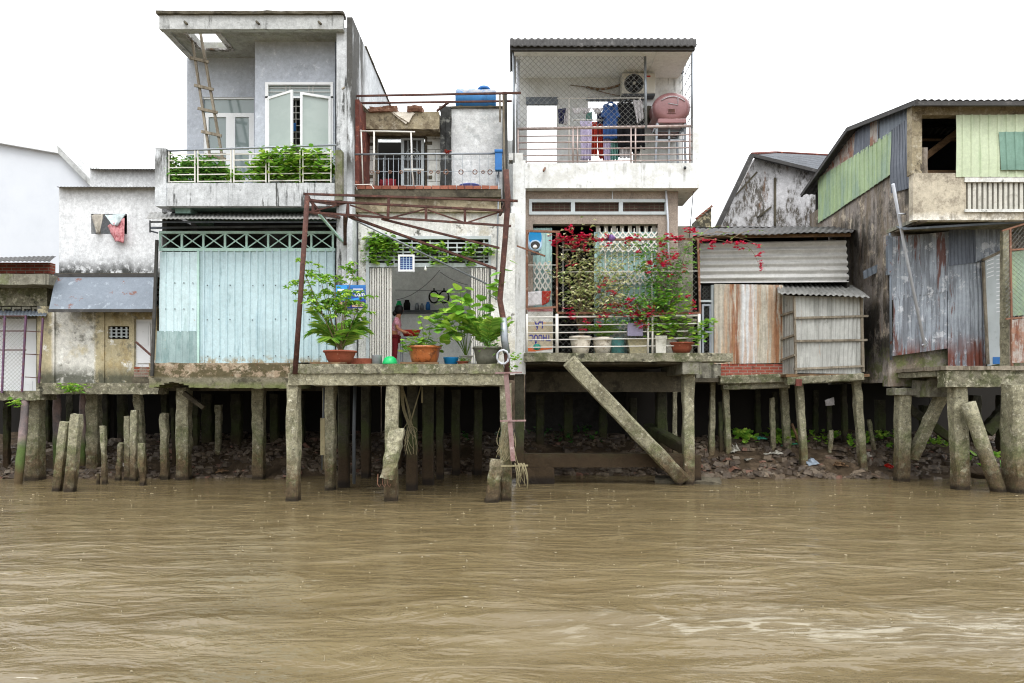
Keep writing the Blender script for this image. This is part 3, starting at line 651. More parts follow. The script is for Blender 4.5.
# low leafy plants on the bank
def groundplants(x0, x1, y0, y1, n, L, mb):
    for i in range(n):
        x = random.uniform(x0, x1); y = random.uniform(y0, y1)
        if mn.noise((x * 1.6, y * 2, 5)) < -.12: continue
        z = bank(x, y) + .12
        for k in range(5):
            leaf(mb, (x, y, z + random.uniform(0, .16)), rdir(.7), L * random.uniform(.6, 1.2), L * .6, kind=1, droop=.1)
g = MB()
groundplants(X(735, 18.3), X(800, 18.3), 17.9, 18.9, 60, .2, g)
groundplants(X(803, 18.3), X(905, 18.3), 17.9, 19.0, 80, .14, g)
groundplants(X(925, 18.3), X(945, 18.3), 18.0, 18.7, 12, .16, g)
groundplants(X(970, 17.3), X(1003, 17.3), 17.0, 17.6, 14, .2, g)
tag(g.build('ground_cover', m_lime), 'low broad leaved green plants on the rubble under the right huts', 'ground cover', kind='stuff')
g = MB()
groundplants(X(528, 19), X(600, 19), 18.6, 20.5, 30, .13, g); groundplants(X(455, 19), X(500, 19), 18.4, 19.4, 16, .13, g)
tag(g.build('weeds', m_leaf_dark), 'dark weeds growing in the gloom beneath the balcony houses', 'weeds', kind='stuff')

PILES = 'free standing concrete posts at the water edge'
def post(px0, py0, px1, py1, w, Y, label, mat=m_pile, rnd=False, Y2=None, rough=.026, group=PILES, name='concrete_post', seg=12):
    """post with its top centre at (px0,py0) and its base centre at (px1,py1), w pixels wide, at depth Y"""
    a = P(px1, py1, Y); b = P(px0, py0, Y2 or Y); lo = min(a.z, bank(a.x, a.y)) - .25; a = a + (a - b) * ((a.z - lo) / (b.z - a.z))
    ww = .88 * w * Y / F; mb = MB()
    if rnd: mb.tube([a.lerp(b, i / 12) for i in range(13)], ww / 2, 12)
    else: mb.pile(a, b, ww, seg=seg)
    o = mb.build(name, mat, rough=rough)
    tag(o, label, 'post', group); return o
def stilt(root, px0, py0, px1, py1, w, Y, mat=m_pile, rnd=False, Y2=None, name='stilt', rough=.022):
    a = P(px1, py1, Y); b = P(px0, py0, Y2 or Y); lo = min(a.z, bank(a.x, a.y)) - .3; a = a + (a - b) * ((a.z - lo) / (b.z - a.z))
    ww = .89 * w * Y / F; mb = MB()
    if rnd: mb.tube([a.lerp(b, i / 12) for i in range(13)], ww / 2, 12)
    else: mb.pile(a, b, ww)
    return mb.build(name, mat, root, rough=rough)
def beam(root, a, b, w, name, mat, h=None, rough=.01):
    mb = MB(); mb.pile(a, b, w, h, seg=10); return mb.build(name, mat, root, rough=rough)
# ================================================================== far left buildings
r = thing('pale_house', 'pale blue rendered house with white eave at far left behind everything', 'house', (X(20, 26), 26, 2.2))
a = MB(); Y = 26
a.poly([P(-60, 400, Y), P(95, 400, Y), P(95, 192, Y), P(60, 153, Y), P(0, 143, Y), P(-60, 134, Y)], 8)
a.build('wall', m_bluewhite, r)
b = MB(); Y = 25.8
b.poly([P(-60, 134, Y), P(-60, 125, Y), P(0, 134, Y), P(57, 145, Y), P(58, 153, Y), P(0, 143, Y)][::-1], 8.4)
b.build('eave', m_whiteframe, r)
b = MB(); b.poly([P(58, 153, Y), P(57, 145, Y), P(92, 181, Y), P(92, 188, Y)], 8.4); b.build('roof', m_band, r)

r = thing('white_house', 'whitewashed house with tin roof and a small open window stuffed with cloths', 'house', (X(105, 17.5), 17.5, 2.2))
Y = 17.5
a = MB(); wallY(a, Y, X(59, Y), X(162, Y), Z(315, Y), Z(187, Y), [hole(91, 214, 127, 234, Y)], .18); 
a.box(X(59, Y), X(59, Y) + .15, Y + .18, Y + 5, 2.2, Z(190, Y)); a.box(X(162, Y) - .15, X(162, Y), Y + .18, Y + 5, 2.2, Z(190, Y))
a.box(X(59, Y) + .15, X(162, Y) - .15, Y + 4.8, Y + 5, 2.2, Z(190, Y))
a.build('wall', m_house_b, r)
MB().box(X(-40, 20.5), X(275, 20.5), 20.4, 20.6, .3, 2.6).build('under_shade_wall', m_rear, r)  # added dark wall standing in for the shade behind the stilts
a = MB(); a.corr(P(57, 187, Y - .2), P(166, 187, Y - .2), P(164, 188, Y + 5.2) , P(61, 188, Y + 5.2), .08, .008); a.build('roof', m_roofdark, r, solid=.008)
a = MB(); a.box(X(60, Y), X(162, Y), Y + .2, Y + .3, Z(315, Y), Z(313, Y)); a.box(X(84, Y), X(134, Y), Y + 1.2, Y + 1.25, Z(250, Y), Z(200, Y)); a.build('interior_screen', m_black, r)
a = MB()
wallY(a, 20.6, X(90, 20.6), X(165, 20.6), 2.2, Z(169, 20.6), [], 3); a.build('rear_wall', m_white, r)
a = MB(); a.corr(P(90, 169, 20.4), P(168, 169, 20.4), P(166, 172, 24), P(92, 172, 24), .08, .01); a.build('rear_roof', m_roofdark, r, solid=.008)
# ground storey
Y = 16.2
a = MB(); wallY(a, Y, X(37, Y), X(157, Y), Z(388, Y), Z(306, Y), [hole(108, 326, 129, 339, Y), hole(134, 319, 153, 367, Y)], .2); a.build('lower_wall', m_ground_b, r)
a = MB(); a.prb(38, 309, 54, 388, Y - .06, .055); a.prb(94, 308, 104, 388, Y - .03, .028); a.build('pilaster', m_ground_b, r, rough=.008)
a = MB(); a.prb(36, 383, 158, 394, Y - .15, .5); a.build('floor_slab', m_conc_mossy, r, rough=.02)
a = MB()
for i in range(3): a.pb(109, 329 + i * 3.4, 128, 330 + i * 3.4, Y + .03, .03)
for i in range(4): a.pb(110.5 + i * 5, 327, 112 + i * 5, 338, Y + .031, .028)
a.build('vent_grille', m_greyframe, r); 
a = MB(); a.pb(106, 324, 131, 341, Y + .17, .02); a.build('vent_back', m_black, r)
a = MB(); a.pb(134, 319, 153, 367, Y + .08, .05); d = a.build('door', m_whiteframe, r)
a = MB(); a.pb(137, 323, 150, 363, Y + .05, .03); a.pb(139, 326, 148, 345, Y + .04, .01); a.build('door_panel', m_whiteframe, d)
a = MB(); a.prb(134, 367, 158, 384, Y - .04, .22); a.build('door_step', m_brick_old, r, rough=.01)
# sloping metal awning
a = MB(); a.slab4(P(49, 309, 15.6), P(153, 309, 15.6), P(157, 274.5, 16.15), P(56, 274.5, 16.15), .02)
o = a.build('metal_awning', m_galv, r)
a = MB(); a.pb(48, 309, 153, 312, 15.58, .04); a.pb(54, 273.5, 160, 277, 16.1, .05); a.build('awning_edge', m_roofdark, r)
a = MB(); a.box(X(56, 16.25), X(162, 16.25), 16.2, 17.5, Z(276, 16.25), Z(276, 16.25) + .06); a.build('ledge', m_dark_conc, r)
for k, (x0, y0, x1, y1, w, rn, mt, Y_) in enumerate([(57, 393, 57, 476, 8, 1, m_pile_round, 17.0), (35, 394, 35, 480, 16, 0, m_pile, 16.5), (84, 392, 82, 465, 8, 1, m_pile_round, 17.3), (94, 394, 94, 463, 13, 0, m_pile, 17.3), (138, 394, 143, 474, 8, 0, m_pile, 16.9), (122, 394, 124, 455, 9, 0, m_pile_shaded, 18.6), (106, 394, 106, 452, 8, 0, m_pile_shaded, 18.9), (72, 394, 72, 450, 9, 0, m_pile_shaded, 19)]):
    stilt(r, x0, y0, x1, y1, w, Y_, mt, rn)

# cloths in the window
def sheet(pts, nx, ny, fold, mat, name, label, cat='cloth', group=None, parent=None, k=9, seed=0, solid=.008):
    p00, p10, p11, p01 = [Vector(p) for p in pts]; vs = []; fs = []
    for j in range(ny + 1):
        for i in range(nx + 1):
            u = i / nx; v = j / ny
            p = p00.lerp(p10, u).lerp(p01.lerp(p11, u), v)
            p = p + Vector((.25 * fold * mn.noise((u * 3, v * 2, seed)), fold * math.sin(u * k + seed + 1.2 * mn.noise((u * 2, v * 2, seed))) * (.35 + .65 * v) + fold * .5 * mn.noise((u * 4, v * 3, seed + 3)), .3 * fold * mn.noise((u * 5, v * 3, seed + 9))))
            vs.append(p)
    for j in range(ny):
        for i in range(nx): fs.append((j * (nx + 1) + i, j * (nx + 1) + i + 1, (j + 1) * (nx + 1) + i + 1, (j + 1) * (nx + 1) + i))
    o = MB().add(vs, fs, True).build(name, mat, parent, solid=solid)
    if label: tag(o, label, cat, group)
    return o
Y = 17.45; G = 'cloths stuffed in the white house window'
sheet([P(91, 215, Y), P(104, 214, Y), P(101, 233, Y - .05), P(96, 234, Y - .05)], 12, 12, .05, m_cloth_cream, 'draped_cloth', 'cream rag hanging in a loop at the left of the small window', group=G, seed=2)
sheet([P(105, 215, Y), P(125, 214, Y), P(117, 226, Y - .08), P(113, 225, Y - .08)], 12, 10, .04, m_cloth_paleblue, 'draped_cloth', 'pale blue folded cloth across the top of the small window', group=G, seed=5)
sheet([P(107, 226, Y - .06), P(125, 218, Y - .02), P(125, 243, Y - .1), P(114, 241, Y - .12)], 14, 12, .06, m_cloth_pink, 'draped_cloth', 'pink patterned cloth spilling over the sill of the small window', group=G, seed=8)

# ------------------ hut at the left edge
r = thing('shutter_hut', 'old concrete house front with white shutter behind purple mesh screen', 'house', (X(10, 16.3), 16.3, 2.2)); Y = 16.3
a = MB(); a.prb(-60, 285, 47, 306, Y + .02, .2); a.build('wall', m_conc_mossy, r, rough=.01)
a = MB(); a.prb(-60, 274, 49, 284.5, Y - .5, 2.5); a.build('slab', m_conc, r, rough=.012)
a = MB(); wallY(a, Y + .1, X(-60, Y), X(47, Y), 2.3, Z(306, Y) , [hole(-30, 318, 36, 392, Y)], .1); a.build('front_wall', m_conc, r)
a = MB()
for i in range(7): a.pb(-28 + i * 10, 307, -19.5 + i * 10, 309, Y - .03, .06); a.pb(-28 + i * 10, 313, -19.5 + i * 10, 315, Y - .03, .06); a.pb(-28 + i * 10, 309, -26 + i * 10, 313, Y - .03, .06)
a.build('vent_blocks', m_conc, r)
a = MB(); a.corr(P(-60, 316, Y - .35), P(46, 316, Y - .35), P(48, 310, Y + .05), P(-60, 310, Y + .05), .08, .01); a.build('awning', m_galv, r, solid=.006)
a = MB(); a.corr(P(-60, 262, Y - .3), P(50, 261, Y - .3), P(56, 256, Y + 3), P(-60, 259, Y + 3), .1, .01); a.build('roof', m_roofdark, r, solid=.008)
a = MB(); a.pb(-60, 262.5, 50, 273.5, Y + .3, .2); a.build('brick_course', m_brick, r)
a = MB(); a.pb(-60, 318, 36, 353.8, Y + .17, .05); a.pb(-60, 354.2, 36, 393, Y + .175, .05); a.pb(23, 381, 32, 391, Y + .16, .012); a.build('roller_shutter', m_whiteframe, r)
a = MB(); a.prb(36, 316, 44, 390, Y - .02, .2); a.build('pier', m_conc, r, rough=.01)
a = MB(); a.prb(-60, 391, 40, 400, Y - .3, .6); a.build('floor_slab', m_conc_mossy, r, rough=.02)
a = MB(); a.box(X(-60, Y), X(50, Y), Y + 2.6, Y + 2.8, .3, Z(262, Y)); a.build('rear_wall', m_rear, r)
stilt(r, 26, 398, 18, 487, 8.5, 15.7, m_pile_round, True, Y2=16.1); stilt(r, 7, 398, 7, 461, 6, 17.2, m_pile_shaded)
stilt(r, -12, 398, -12, 470, 12, 17); stilt(r, 47, 398, 48, 456, 8, 18.4, m_pile_shaded)
s = thing('mesh_screen', 'purple framed wire mesh screen standing before the white roller shutter', 'screen', (X(10, 15.9), 15.9, Z(392, 15.9))); Y = 15.95
a = MB()
for (x0, y0, x1, y1) in [(26, 315, 22, 392), (5, 316, 2, 393), (43, 318, 39, 383)]: a.bar(P(x0, y0, Y), P(x1, y1, Y), .035)
a.build('upright', m_purple, s)
a = MB()
for (y) in (316, 331, 350): a.bar(P(-60, y, Y), P(26, y, Y), .025)
for y in (331, 354, 377): a.bar(P(25, y, Y), P(42, y + 1, Y), .02)
a.build('crossbar', m_rust, s)
a = MB(); a.net(P(-60, 392, Y), P(22, 392, Y), P(25, 316, Y), P(-60, 316, Y), .09, .0035); a.build('wire_mesh', m_wire, s)

# free standing posts along the left bank
post(66, 422, 57, 491, 9, 14.6, 'leaning concrete post, left one of the thick leaning pair by the left bank')
post(77, 414, 70, 492, 10.5, 14.5, 'taller leaning concrete post, right one of the thick leaning pair by the left bank')
post(103, 426, 105, 485, 5, 15.7, 'thin pointed post standing alone right of the leaning pair')
post(98, 474, 98, 485, 2.6, 15.7, 'tiny stub poking from the water beside the thin pointed post', seg=4)
post(121, 443, 118, 480, 5, 16.4, 'short ragged post left of the twin posts')
post(128, 416, 128, 477, 6.5, 16.5, 'left one of two square posts standing close together')
post(135, 410, 134, 477, 7.5, 16.3, 'right and taller one of two square posts standing close together')
post(141, 443, 143, 486, 6, 15.5, 'short mossy stump in the water right of the twin posts')
post(164, 413, 165, 478, 8, 16.6, 'single square post in front of the light blue sheet house')
post(173, 408, 174, 462, 4, 17.6, 'slim dark post just behind the single square post', m_pile_shaded)

for (px, py, Yq, lab, n_) in [(72, 388, 15.9, 'green weed sprouting from the slab under the peeling yellow wall', 70), (16, 402, 15.9, 'small green weed hanging below the shutter hut slab', 24)]:
    f = MB(); f.tube([P(px - (8 if n_ > 30 else 2), py + 3, Yq), P(px, py + 1, Yq - .03), P(px + (8 if n_ > 30 else 2), py + 2, Yq)], .006, 4)
    for i in range(n_):
        q = P(px + random.gauss(0, 6 if n_ > 30 else 2.5), py + random.gauss(0, 2.5), Yq + random.uniform(-.1, .1)); leaf(f, q, rdir(.2), .13, .06)
    tag(f.build('wall_weed', m_lime), lab, 'plant')
# ================================================================== grey two storey house over the light blue sheet wall
r = H1 = thing('grey_house', 'grey rendered house with flat overhanging roof above a light blue sheet wall', 'house', (X(245, 15.3), 15.3, 2.2))
YB = 14.9; YW = 15.55; YL = 16.3; xL = X(160, YB); xR = X(335, 15.0)
# roof with ladder hatch
a = MB(); zt = Z(15, YB); zs = Z(29, YB); hx0, hx1, hy0, hy1 = X(190, 15.27), X(220, 15.4), 15.22, 15.85
x2 = X(352, YB)
a.rbox(xL, hx0, YB + .14, 20, zs + .06, zs + .2, .5); a.rbox(hx1, X(336, YB), YB + .14, 20, zs + .06, zs + .2, .5)
a.rbox(hx0, hx1, YB + .14, hy0, zs + .06, zs + .2, .5); a.rbox(hx0, hx1, hy1, 20, zs + .06, zs + .2, .5)
rf = a.build('roof', m_soffit, r)
a = MB(); a.rbox(xL - .02, X(343, YB), YB, YB + .138, zs, zt, .15); a.rbox(xL - .02, xL + .12, YB + .14, 20, zs + .02, zt - .01, .3); a.build('fascia', m_band, rf, rough=.008)
a = MB(); a.rbox(xL - .06, X(344, YB), YB - .06, YB + .2, zt + .002, zt + .06, .15); a.build('coping', m_dark_conc, rf, rough=.015)
a = MB()
for px in (184, 256, 318): MB().tube([P(px, 21, YB + .05), P(px + 3, 24, YB - .12)], .025, 8).build('drain_spout', m_dark_conc, rf)
a = MB(); a.rbox(hx0 - .09, hx0, hy0 - .08, hy1 + .08, zs + .03, zs + .06, .1); a.rbox(hx1, hx1 + .12, hy0 - .08, hy1 + .08, zs + .03, zs + .06, .1); a.rbox(hx0, hx1, hy1, hy1 + .1, zs + .03, zs + .06, .1); a.build('hatch_rim', m_mould, rf, rough=.01)
# upper walls
zf = Z(205, YB) + .2
a = MB(); wallY(a, YW, X(255, YW), X(335, YW), zf, zs + .06, [hole(266, 83, 332, 157, YW)], .2)
a.box(X(255, YW), X(255, YW) + .15, YW + .2, YL, zf, zs + .06)
a.build('upper_wall', m_plaster_grey, r)
a = MB(); wallY(a, YL, X(187, YL), X(257, YL), zf, zs + .06, [hole(203, 97, 254, 178, YL)], .2); a.build('recessed_wall', m_plaster_grey, r)
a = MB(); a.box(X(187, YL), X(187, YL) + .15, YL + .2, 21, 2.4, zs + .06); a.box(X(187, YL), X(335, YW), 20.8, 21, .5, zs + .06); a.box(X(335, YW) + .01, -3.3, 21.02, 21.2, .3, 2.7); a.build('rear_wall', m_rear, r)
# right pier and long side wall
a = MB(); a.rbox(X(335, YB + .02), X(346, YB + .02), YB + .145, YB + .55, 2.5, zs + .1, .2); a.build('pier', m_plaster_pale, r, rough=.006)
a = MB(); xs = X(352, YB); a.rbox(X(346, YB + .02), -3.42, YB + .10, 23, 2.4, zt + .01, .4); a.build('side_wall', m_sidewall, r)
a = MB(); a.rbox(-3.62, -3.39, 16.3, 23.1, zt + .012, zt + .05, .3); a.build('side_coping', m_dark_conc, r, rough=.01)
# balcony
z0 = Z(206, YB); z1 = Z(183, YB)
a = MB(); a.rbox(X(158, YB), X(334.5, YB), YB, YB + .14, z0, z1, .15); a.rbox(X(158, YB), X(335, YB), YB + .14, YL, z0 + .03, z0 + .2, .4); a.rbox(X(158, YB), X(158, YB) + .14, YB + .14, YL, z0 + .2, z1, .2)
bl = a.build('balcony', m_plaster_pale, r, rough=.006)
a = MB(); a.box(X(165, YB), X(333, YB), YB + .2, YL, z0 + .018, z0 + .028); a.rbox(X(200, YL), X(214, YL), YB + .2, YL, z0 - .1, z0 + .015, .2); a.build('balcony_soffit', m_teal_soffit, bl)
a = MB(); a.prb(155, 148, 166, 206, YB - .02, .22, .1); a.build('balcony_post', m_sidewall, bl, rough=.012)
a = MB(); a.prb(335, 150, 342, 200, YB - .05, .16, .1); a.build('balcony_end_post', m_conc, bl, rough=.01)
rl = thing('balcony_railing', 'white metal railing with grey top rail on the grey house balcony', 'railing', P(250, 182, YB + .05)); Y = YB + .05
a = MB(); a.tube([P(166, 151, Y), P(336, 145, Y)], .022, 8); a.build('top_rail', m_steel, rl)
mods = [(169, 195), (198, 231), (234, 266), (269, 300), (303, 331)]
for (p0, p1) in mods:
    a = MB()
    for px in (p0, p1): a.bar(P(px, 150, Y), P(px, 182.5, Y), .026)
    for i, yy in enumerate((154, 160, 167, 174, 181)): a.bar(P(p0, yy + .01 * (250 - p0), Y), P(p1, yy + .01 * (250 - p1), Y), .02)
    a.build('railing_panel', m_railwhite, rl)
# window with open casements
a = MB()
for q in [(265, 82, 333, 84.5), (265, 96.2, 333, 98), (265, 155, 333, 157)]: a.pb(*q, YW - .03, .08)
for q in [(265, 84.5, 268, 155), (330.5, 84.5, 333, 155)]: a.pb(*q, YW - .03, .08)
wn = a.build('window_frame', m_whiteframe, r)
a = MB(); a.pb(268, 84.5, 330.5, 96.2, YW + .04, .01); a.build('transom_pane', m_glass, wn)
a = MB()
for i in range(9): a.bar(P(284, 100 + i * 6.4, YW + .08), P(301, 100 + i * 6.4, YW + .08), .012)
for px in (286, 291, 296): a.bar(P(px, 97, YW + .09), P(px, 156, YW + .09), .012)
for yy in (88, 92): a.bar(P(268, yy, YW + .02), P(331, yy, YW + .02), .01)
for px in (286, 290, 309, 313): a.bar(P(px, 84, YW + .02), P(px, 97, YW + .02), .01)
a.build('security_bars', m_railwhite, wn)
a = MB(); a.box(X(262, YW), X(334, YW), YW + .9, YW + .92, zf, Z(84, YW)); a.build('interior', m_intdark, wn)
a = MB(); a.pb(289, 123, 296, 131, YW + .06, .01); a.build('sticker', m_bluepl, wn)
def casement(hx, fx, Yf, name):
    zb = Z(155, YW); ztp = Z(98, YW); A = Vector((X(hx, YW), YW - .04, 0)); B = Vector((X(fx, Yf), Yf, 0)); a = MB(); d = (B - A).normalized()
    fr = .05
    def q(u, z): return Vector((A.x + (B.x - A.x) * u, A.y + (B.y - A.y) * u, z))
    L = (B - A).length; e = fr / L
    for (u0, u1, za, zb_) in [(0, 1, zb, zb + fr), (0, 1, ztp - fr, ztp), (0, e, zb + fr, ztp - fr), (1 - e, 1, zb + fr, ztp - fr)]:
        a.slab4(q(u0, za), q(u1, za), q(u1, zb_), q(u0, zb_), .035)
    c = a.build(name, m_whiteframe, wn); g_ = MB(); o = Vector((0, .015, 0))
    g_.slab4(q(e, zb + fr) + o, q(1 - e, zb + fr) + o, q(1 - e, ztp - fr) + o, q(e, ztp - fr) + o, .008); g_.build('casement_pane', m_frost, wn)
casement(268, 292, 15.12, 'casement'); casement(331, 300, 15.26, 'casement')
# balcony door
a = MB(); Y = YL + .02
for q in [(203, 97, 254, 99), (203, 113, 254, 117), (203, 117, 208.5, 178), (249, 117, 254, 178), (226, 117, 235, 178), (208.5, 150, 226, 153), (235, 150, 249, 153)]: a.pb(*q, Y, .06)
dr = a.build('balcony_door', m_whiteframe, r)
a = MB(); a.pb(203, 99, 254, 113, Y + .03, .01); a.pb(208.5, 117, 226, 178, Y + .03, .01); a.pb(235, 117, 249, 178, Y + .03, .01); a.build('door_glass', m_glass, dr)
a = MB(); a.box(X(200, YL), X(256, YL), YL + .5, YL + .52, zf, Z(97, YL)); a.build('interior', m_intdark, dr)
# ground storey
Yc = 15.3
a = MB()
a.rbox(X(150, Yc), X(297, Yc), Yc - .06, Yc + .5, Z(379, Yc), Z(363, Yc), .12)
for i in range(30):
    t0 = X(149, Yc - .15) + i * (X(297, Yc) - X(149, Yc)) / 30; t1 = t0 + (X(297, Yc) - X(149, Yc)) / 30
    px = 149 + i * 5; hb = 388 - (6 * max(0, math.sin((px - 152) / 38 * math.pi)) if px < 190 else 0) + random.uniform(-.5, .5)
    a.rbox(t0, t1, Yc - .15, Yc + .8, Z(hb, Yc - .15), Z(378, Yc - .15), .12)
a.build('base_slab', m_base1, r, rough=.012)
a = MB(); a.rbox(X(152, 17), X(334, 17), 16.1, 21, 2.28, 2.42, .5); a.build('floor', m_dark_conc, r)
a = MB(); a.corr(P(198, 364, Yc), P(335, 362, Yc), P(335, 249, Yc), P(198, 250, Yc), .165, .03, 'rib', 10, .03); a.build('sheet_wall', m_blue_corr, r)
a = MB()
for yy in (285.5, 319.5, 356):
    for i in range(12): c = P(208 + i * 11.2 + random.uniform(-.6, .6), yy + random.uniform(-.5, .5), Yc - .018); a.tube([c, c + Vector((0, -.012, 0))], .013, 6)
a.build('nail_heads', m_dark_pl, r)
a = MB()
for yy in (309, 283):
    for i in range(4): c = P(166 + i * 9, yy, Yc - .045); a.tube([c, c + Vector((0, -.012, 0))], .012, 6)
a.build('door_nail_heads', m_dark_pl, r)
MB().pb(197, 251, 199, 364, Yc - .055, .03).build('door_trim', m_teal, r, rough=.004)
a = MB(); a.corr(P(159, 332, Yc - .03), P(198, 332, Yc - .03), P(198.5, 252, Yc - .03), P(160, 252, Yc - .03), .165, .025, 'rib', 6, .03); dd = a.build('sheet_door', m_blue_door, r)
a = MB(); a.corr(P(155, 364, Yc - .05), P(197, 363, Yc - .05), P(197, 331, Yc - .05), P(157, 331, Yc - .05), .16, .012, 'rib', 4, .03); a.build('door_patch', m_blue_patch, dd)
a = MB()
for q in [(159, 231, 335, 233.5), (159, 248, 335, 251)]: a.pb(*q, Yc - .02, .05)
n = 8
for i in range(n + 1):
    px = 160 + i * 21.6; a.pb(px - 1, 233.5, px + 1, 248, Yc - .01, .03)
    if i < n:
        a.bar(P(px + 1, 234, Yc), P(px + 20.6, 248, Yc), .022); a.bar(P(px + 1, 248, Yc + .01), P(px + 20.6, 234, Yc + .01), .022)
a.build('lattice', m_teal, r)
a = MB(); a.corr(P(146, 219, 14.75), P(336, 219, 14.75), P(336, 212, 15.6), P(150, 212, 15.6), .09, .009); a.build('awning', m_roofgrey, r, solid=.004)
a = MB(); a.bar(P(150, 222, 14.9), P(337, 222, 14.9), .03); a.bar(P(150, 228, 15.28), P(337, 226, 15.28), .04); a.bar(P(150, 221, 14.85), P(150, 232, 15.25), .03); a.bar(P(150, 231, 15.2), P(158, 233, 15.25), .03); a.build('awning_bracket', m_corr_dark, r)
a = MB(); a.bar(P(157, 240, Yc - .1), P(152, 376, Yc - .12), .055); a.build('corner_post', m_intdark, r)
a = MB(); a.bar(P(136, 342, 15.4), P(153, 357, 15.2), .035); a.build('prop', m_rust, r)
a = MB(); a.box(X(160, Yc), X(335, Yc), Yc + 1.6, Yc + 1.7, 2.4, Z(206, YB)); a.box(X(160, Yc) , X(160, Yc) + .1, Yc + .1, Yc + 1.6, 2.4, Z(206, YB)); a.build('inner_wall', m_intdark, r)
for (x0, y0, x1, y1, w, Y_, mt) in [(184, 388, 184, 474, 14, 16.6, m_pile), (259, 388, 259, 476, 12.5, 16.7, m_pile), (196, 400, 196, 455, 6, 18.2, m_pile_shaded), (208, 394, 208, 452, 11, 18.6, m_pile_shaded), (219, 405, 218, 455, 6.5, 18, m_pile), (237, 394, 237, 452, 11, 18.5, m_pile_shaded), (275, 394, 275, 450, 9, 18.8, m_pile_shaded), (300, 394, 300, 455, 10, 18.6, m_pile_shaded), (165, 394, 166, 455, 7, 18.8, m_pile_shaded)]:
    stilt(r, x0, y0, x1, y1, w, Y_, mt)
a = MB(); a.rbox(X(155, 16.8), X(335, 16.8), 16.6, 16.8, 2.1, 2.3, .3); a.bar(P(184, 393, 16.4), P(204, 408, 16.4), .1); a.build('floor_beam', m_dark_conc, r, rough=.01)

# ladder through the hatch
ld = thing('wooden_ladder', 'weathered wooden ladder rising from the balcony through the roof hatch', 'ladder', P(222, 178, 15.3))
tl, tr_ = P(190, 36, 15.5), P(199, 36, 15.55); bl_, br_ = P(213, 178, 15.25), P(226, 178, 15.25)
tl.z += .25; tr_.z += .25
a = MB(); a.bar(bl_, tl, .045, .06); a.build('rail', m_wood, ld, rough=.006)
a = MB(); a.bar(br_, tr_, .045, .06); a.build('rail', m_wood, ld, rough=.006)
for t in (.13, .28, .43, .58, .76):
    A = bl_.lerp(tl, t); B = br_.lerp(tr_, t); e = (B - A).normalized() * .09 + Vector((0, 0, -.05)); f0 = Vector((0, -.05, 0))
    MB().bar(A - e + f0, B + e + f0, .035, .06).build('rung', m_wood, ld)

# potted plants on the balcony
def pplant(name, label, cat, c, pr, ph, matp, gen, group=None, flare=.75, sy=1):
    t = thing(name, label, cat, c, group); pot(t, c, pr, ph, matp, m_soil, flare, sy=sy); gen(t, Vector(c) + Vector((0, 0, ph * .86))); return t
zb = z0 + .2
BG = 'potted plants on the grey house balcony'
for i, (px, Yp, mt, lab, kind) in enumerate([
    (180, 15.12, m_potred, 'bushy potted plant nearest the stained corner post of the balcony', 1), (200, 15.18, m_potgrey, 'potted plant just left of the wooden ladder foot', 1), (216, 15.2, m_potred, 'dense potted plant directly in front of the wooden ladder foot', 1), (236, 15.1, m_potgrey, 'small potted plant below the glazed balcony door', 0),
    (262, 15.12, m_potred, 'bright green potted plant below the left hinge of the open window', 2), (284, 15.1, m_potorange, 'bright green potted plant below the gap between the casements', 2), (303, 15.1, m_potorange, 'bright green potted plant below the wide right casement', 2), (322, 15.1, m_potred, 'bright green potted plant against the end post of the balcony', 2)]):
    c = Vector((X(px, Yp), Yp, zb))
    if kind == 1: gen = lambda t, b_: bush(t, b_, .72, .32, 22, 30, .15, .06, m_leaf, m_stem, low=.1)
    elif kind == 0: gen = lambda t, b_: bush(t, b_, .42, .24, 12, 18, .12, .06, m_lime, m_stem)
    else: gen = lambda t, b_: bush(t, b_, .86, .42, 16, 30, .14, .10, m_lime, m_stem, kind=1, up=.1, low=.25)
    pplant('potted_plant', lab, 'potted plant', c, .15, .26, mt, gen, BG)
# ================================================================== narrow middle house with open terrace
r = thing('terrace_house', 'narrow weathered house with rusty pipes over its terrace and open kitchen below', 'house', (X(425, 15.4), 15.4, 2.4))
YT = 15.2; YD = 16.4; YF = 15.4
zt = Z(189, YT)
a = MB(); a.rbox(X(342, YT), X(501, YT), YT, YD + .15, Z(197, YT), zt, .15); sl_ = a.build('terrace_slab', m_dark_conc, r, rough=.012)
a = MB()
n = 17
for i in range(n):
    p0 = 357 + i * (141 / n); a.pb(p0 + .3, 185.6 + random.uniform(-.3, .3), p0 + 141 / n - .3, 189, YT - .015, .12)
a.build('edge_tiles', m_terracotta_tile, sl_, rough=.004)
a = MB(); a.rbox(X(342, YF), X(501, YF), YF - .1, YF + .15, Z(213, YF), Z(197.2, YF), .15); a.build('terrace_beam', m_lintel, r, rough=.01)
# red side wall seen edge on
a = MB(); a.rbox(-3.415, -3.33, 15.25, YD - .01, zt, Z(100, 15.3), .15); a.build('red_side_wall', m_redtile, r, rough=.012)
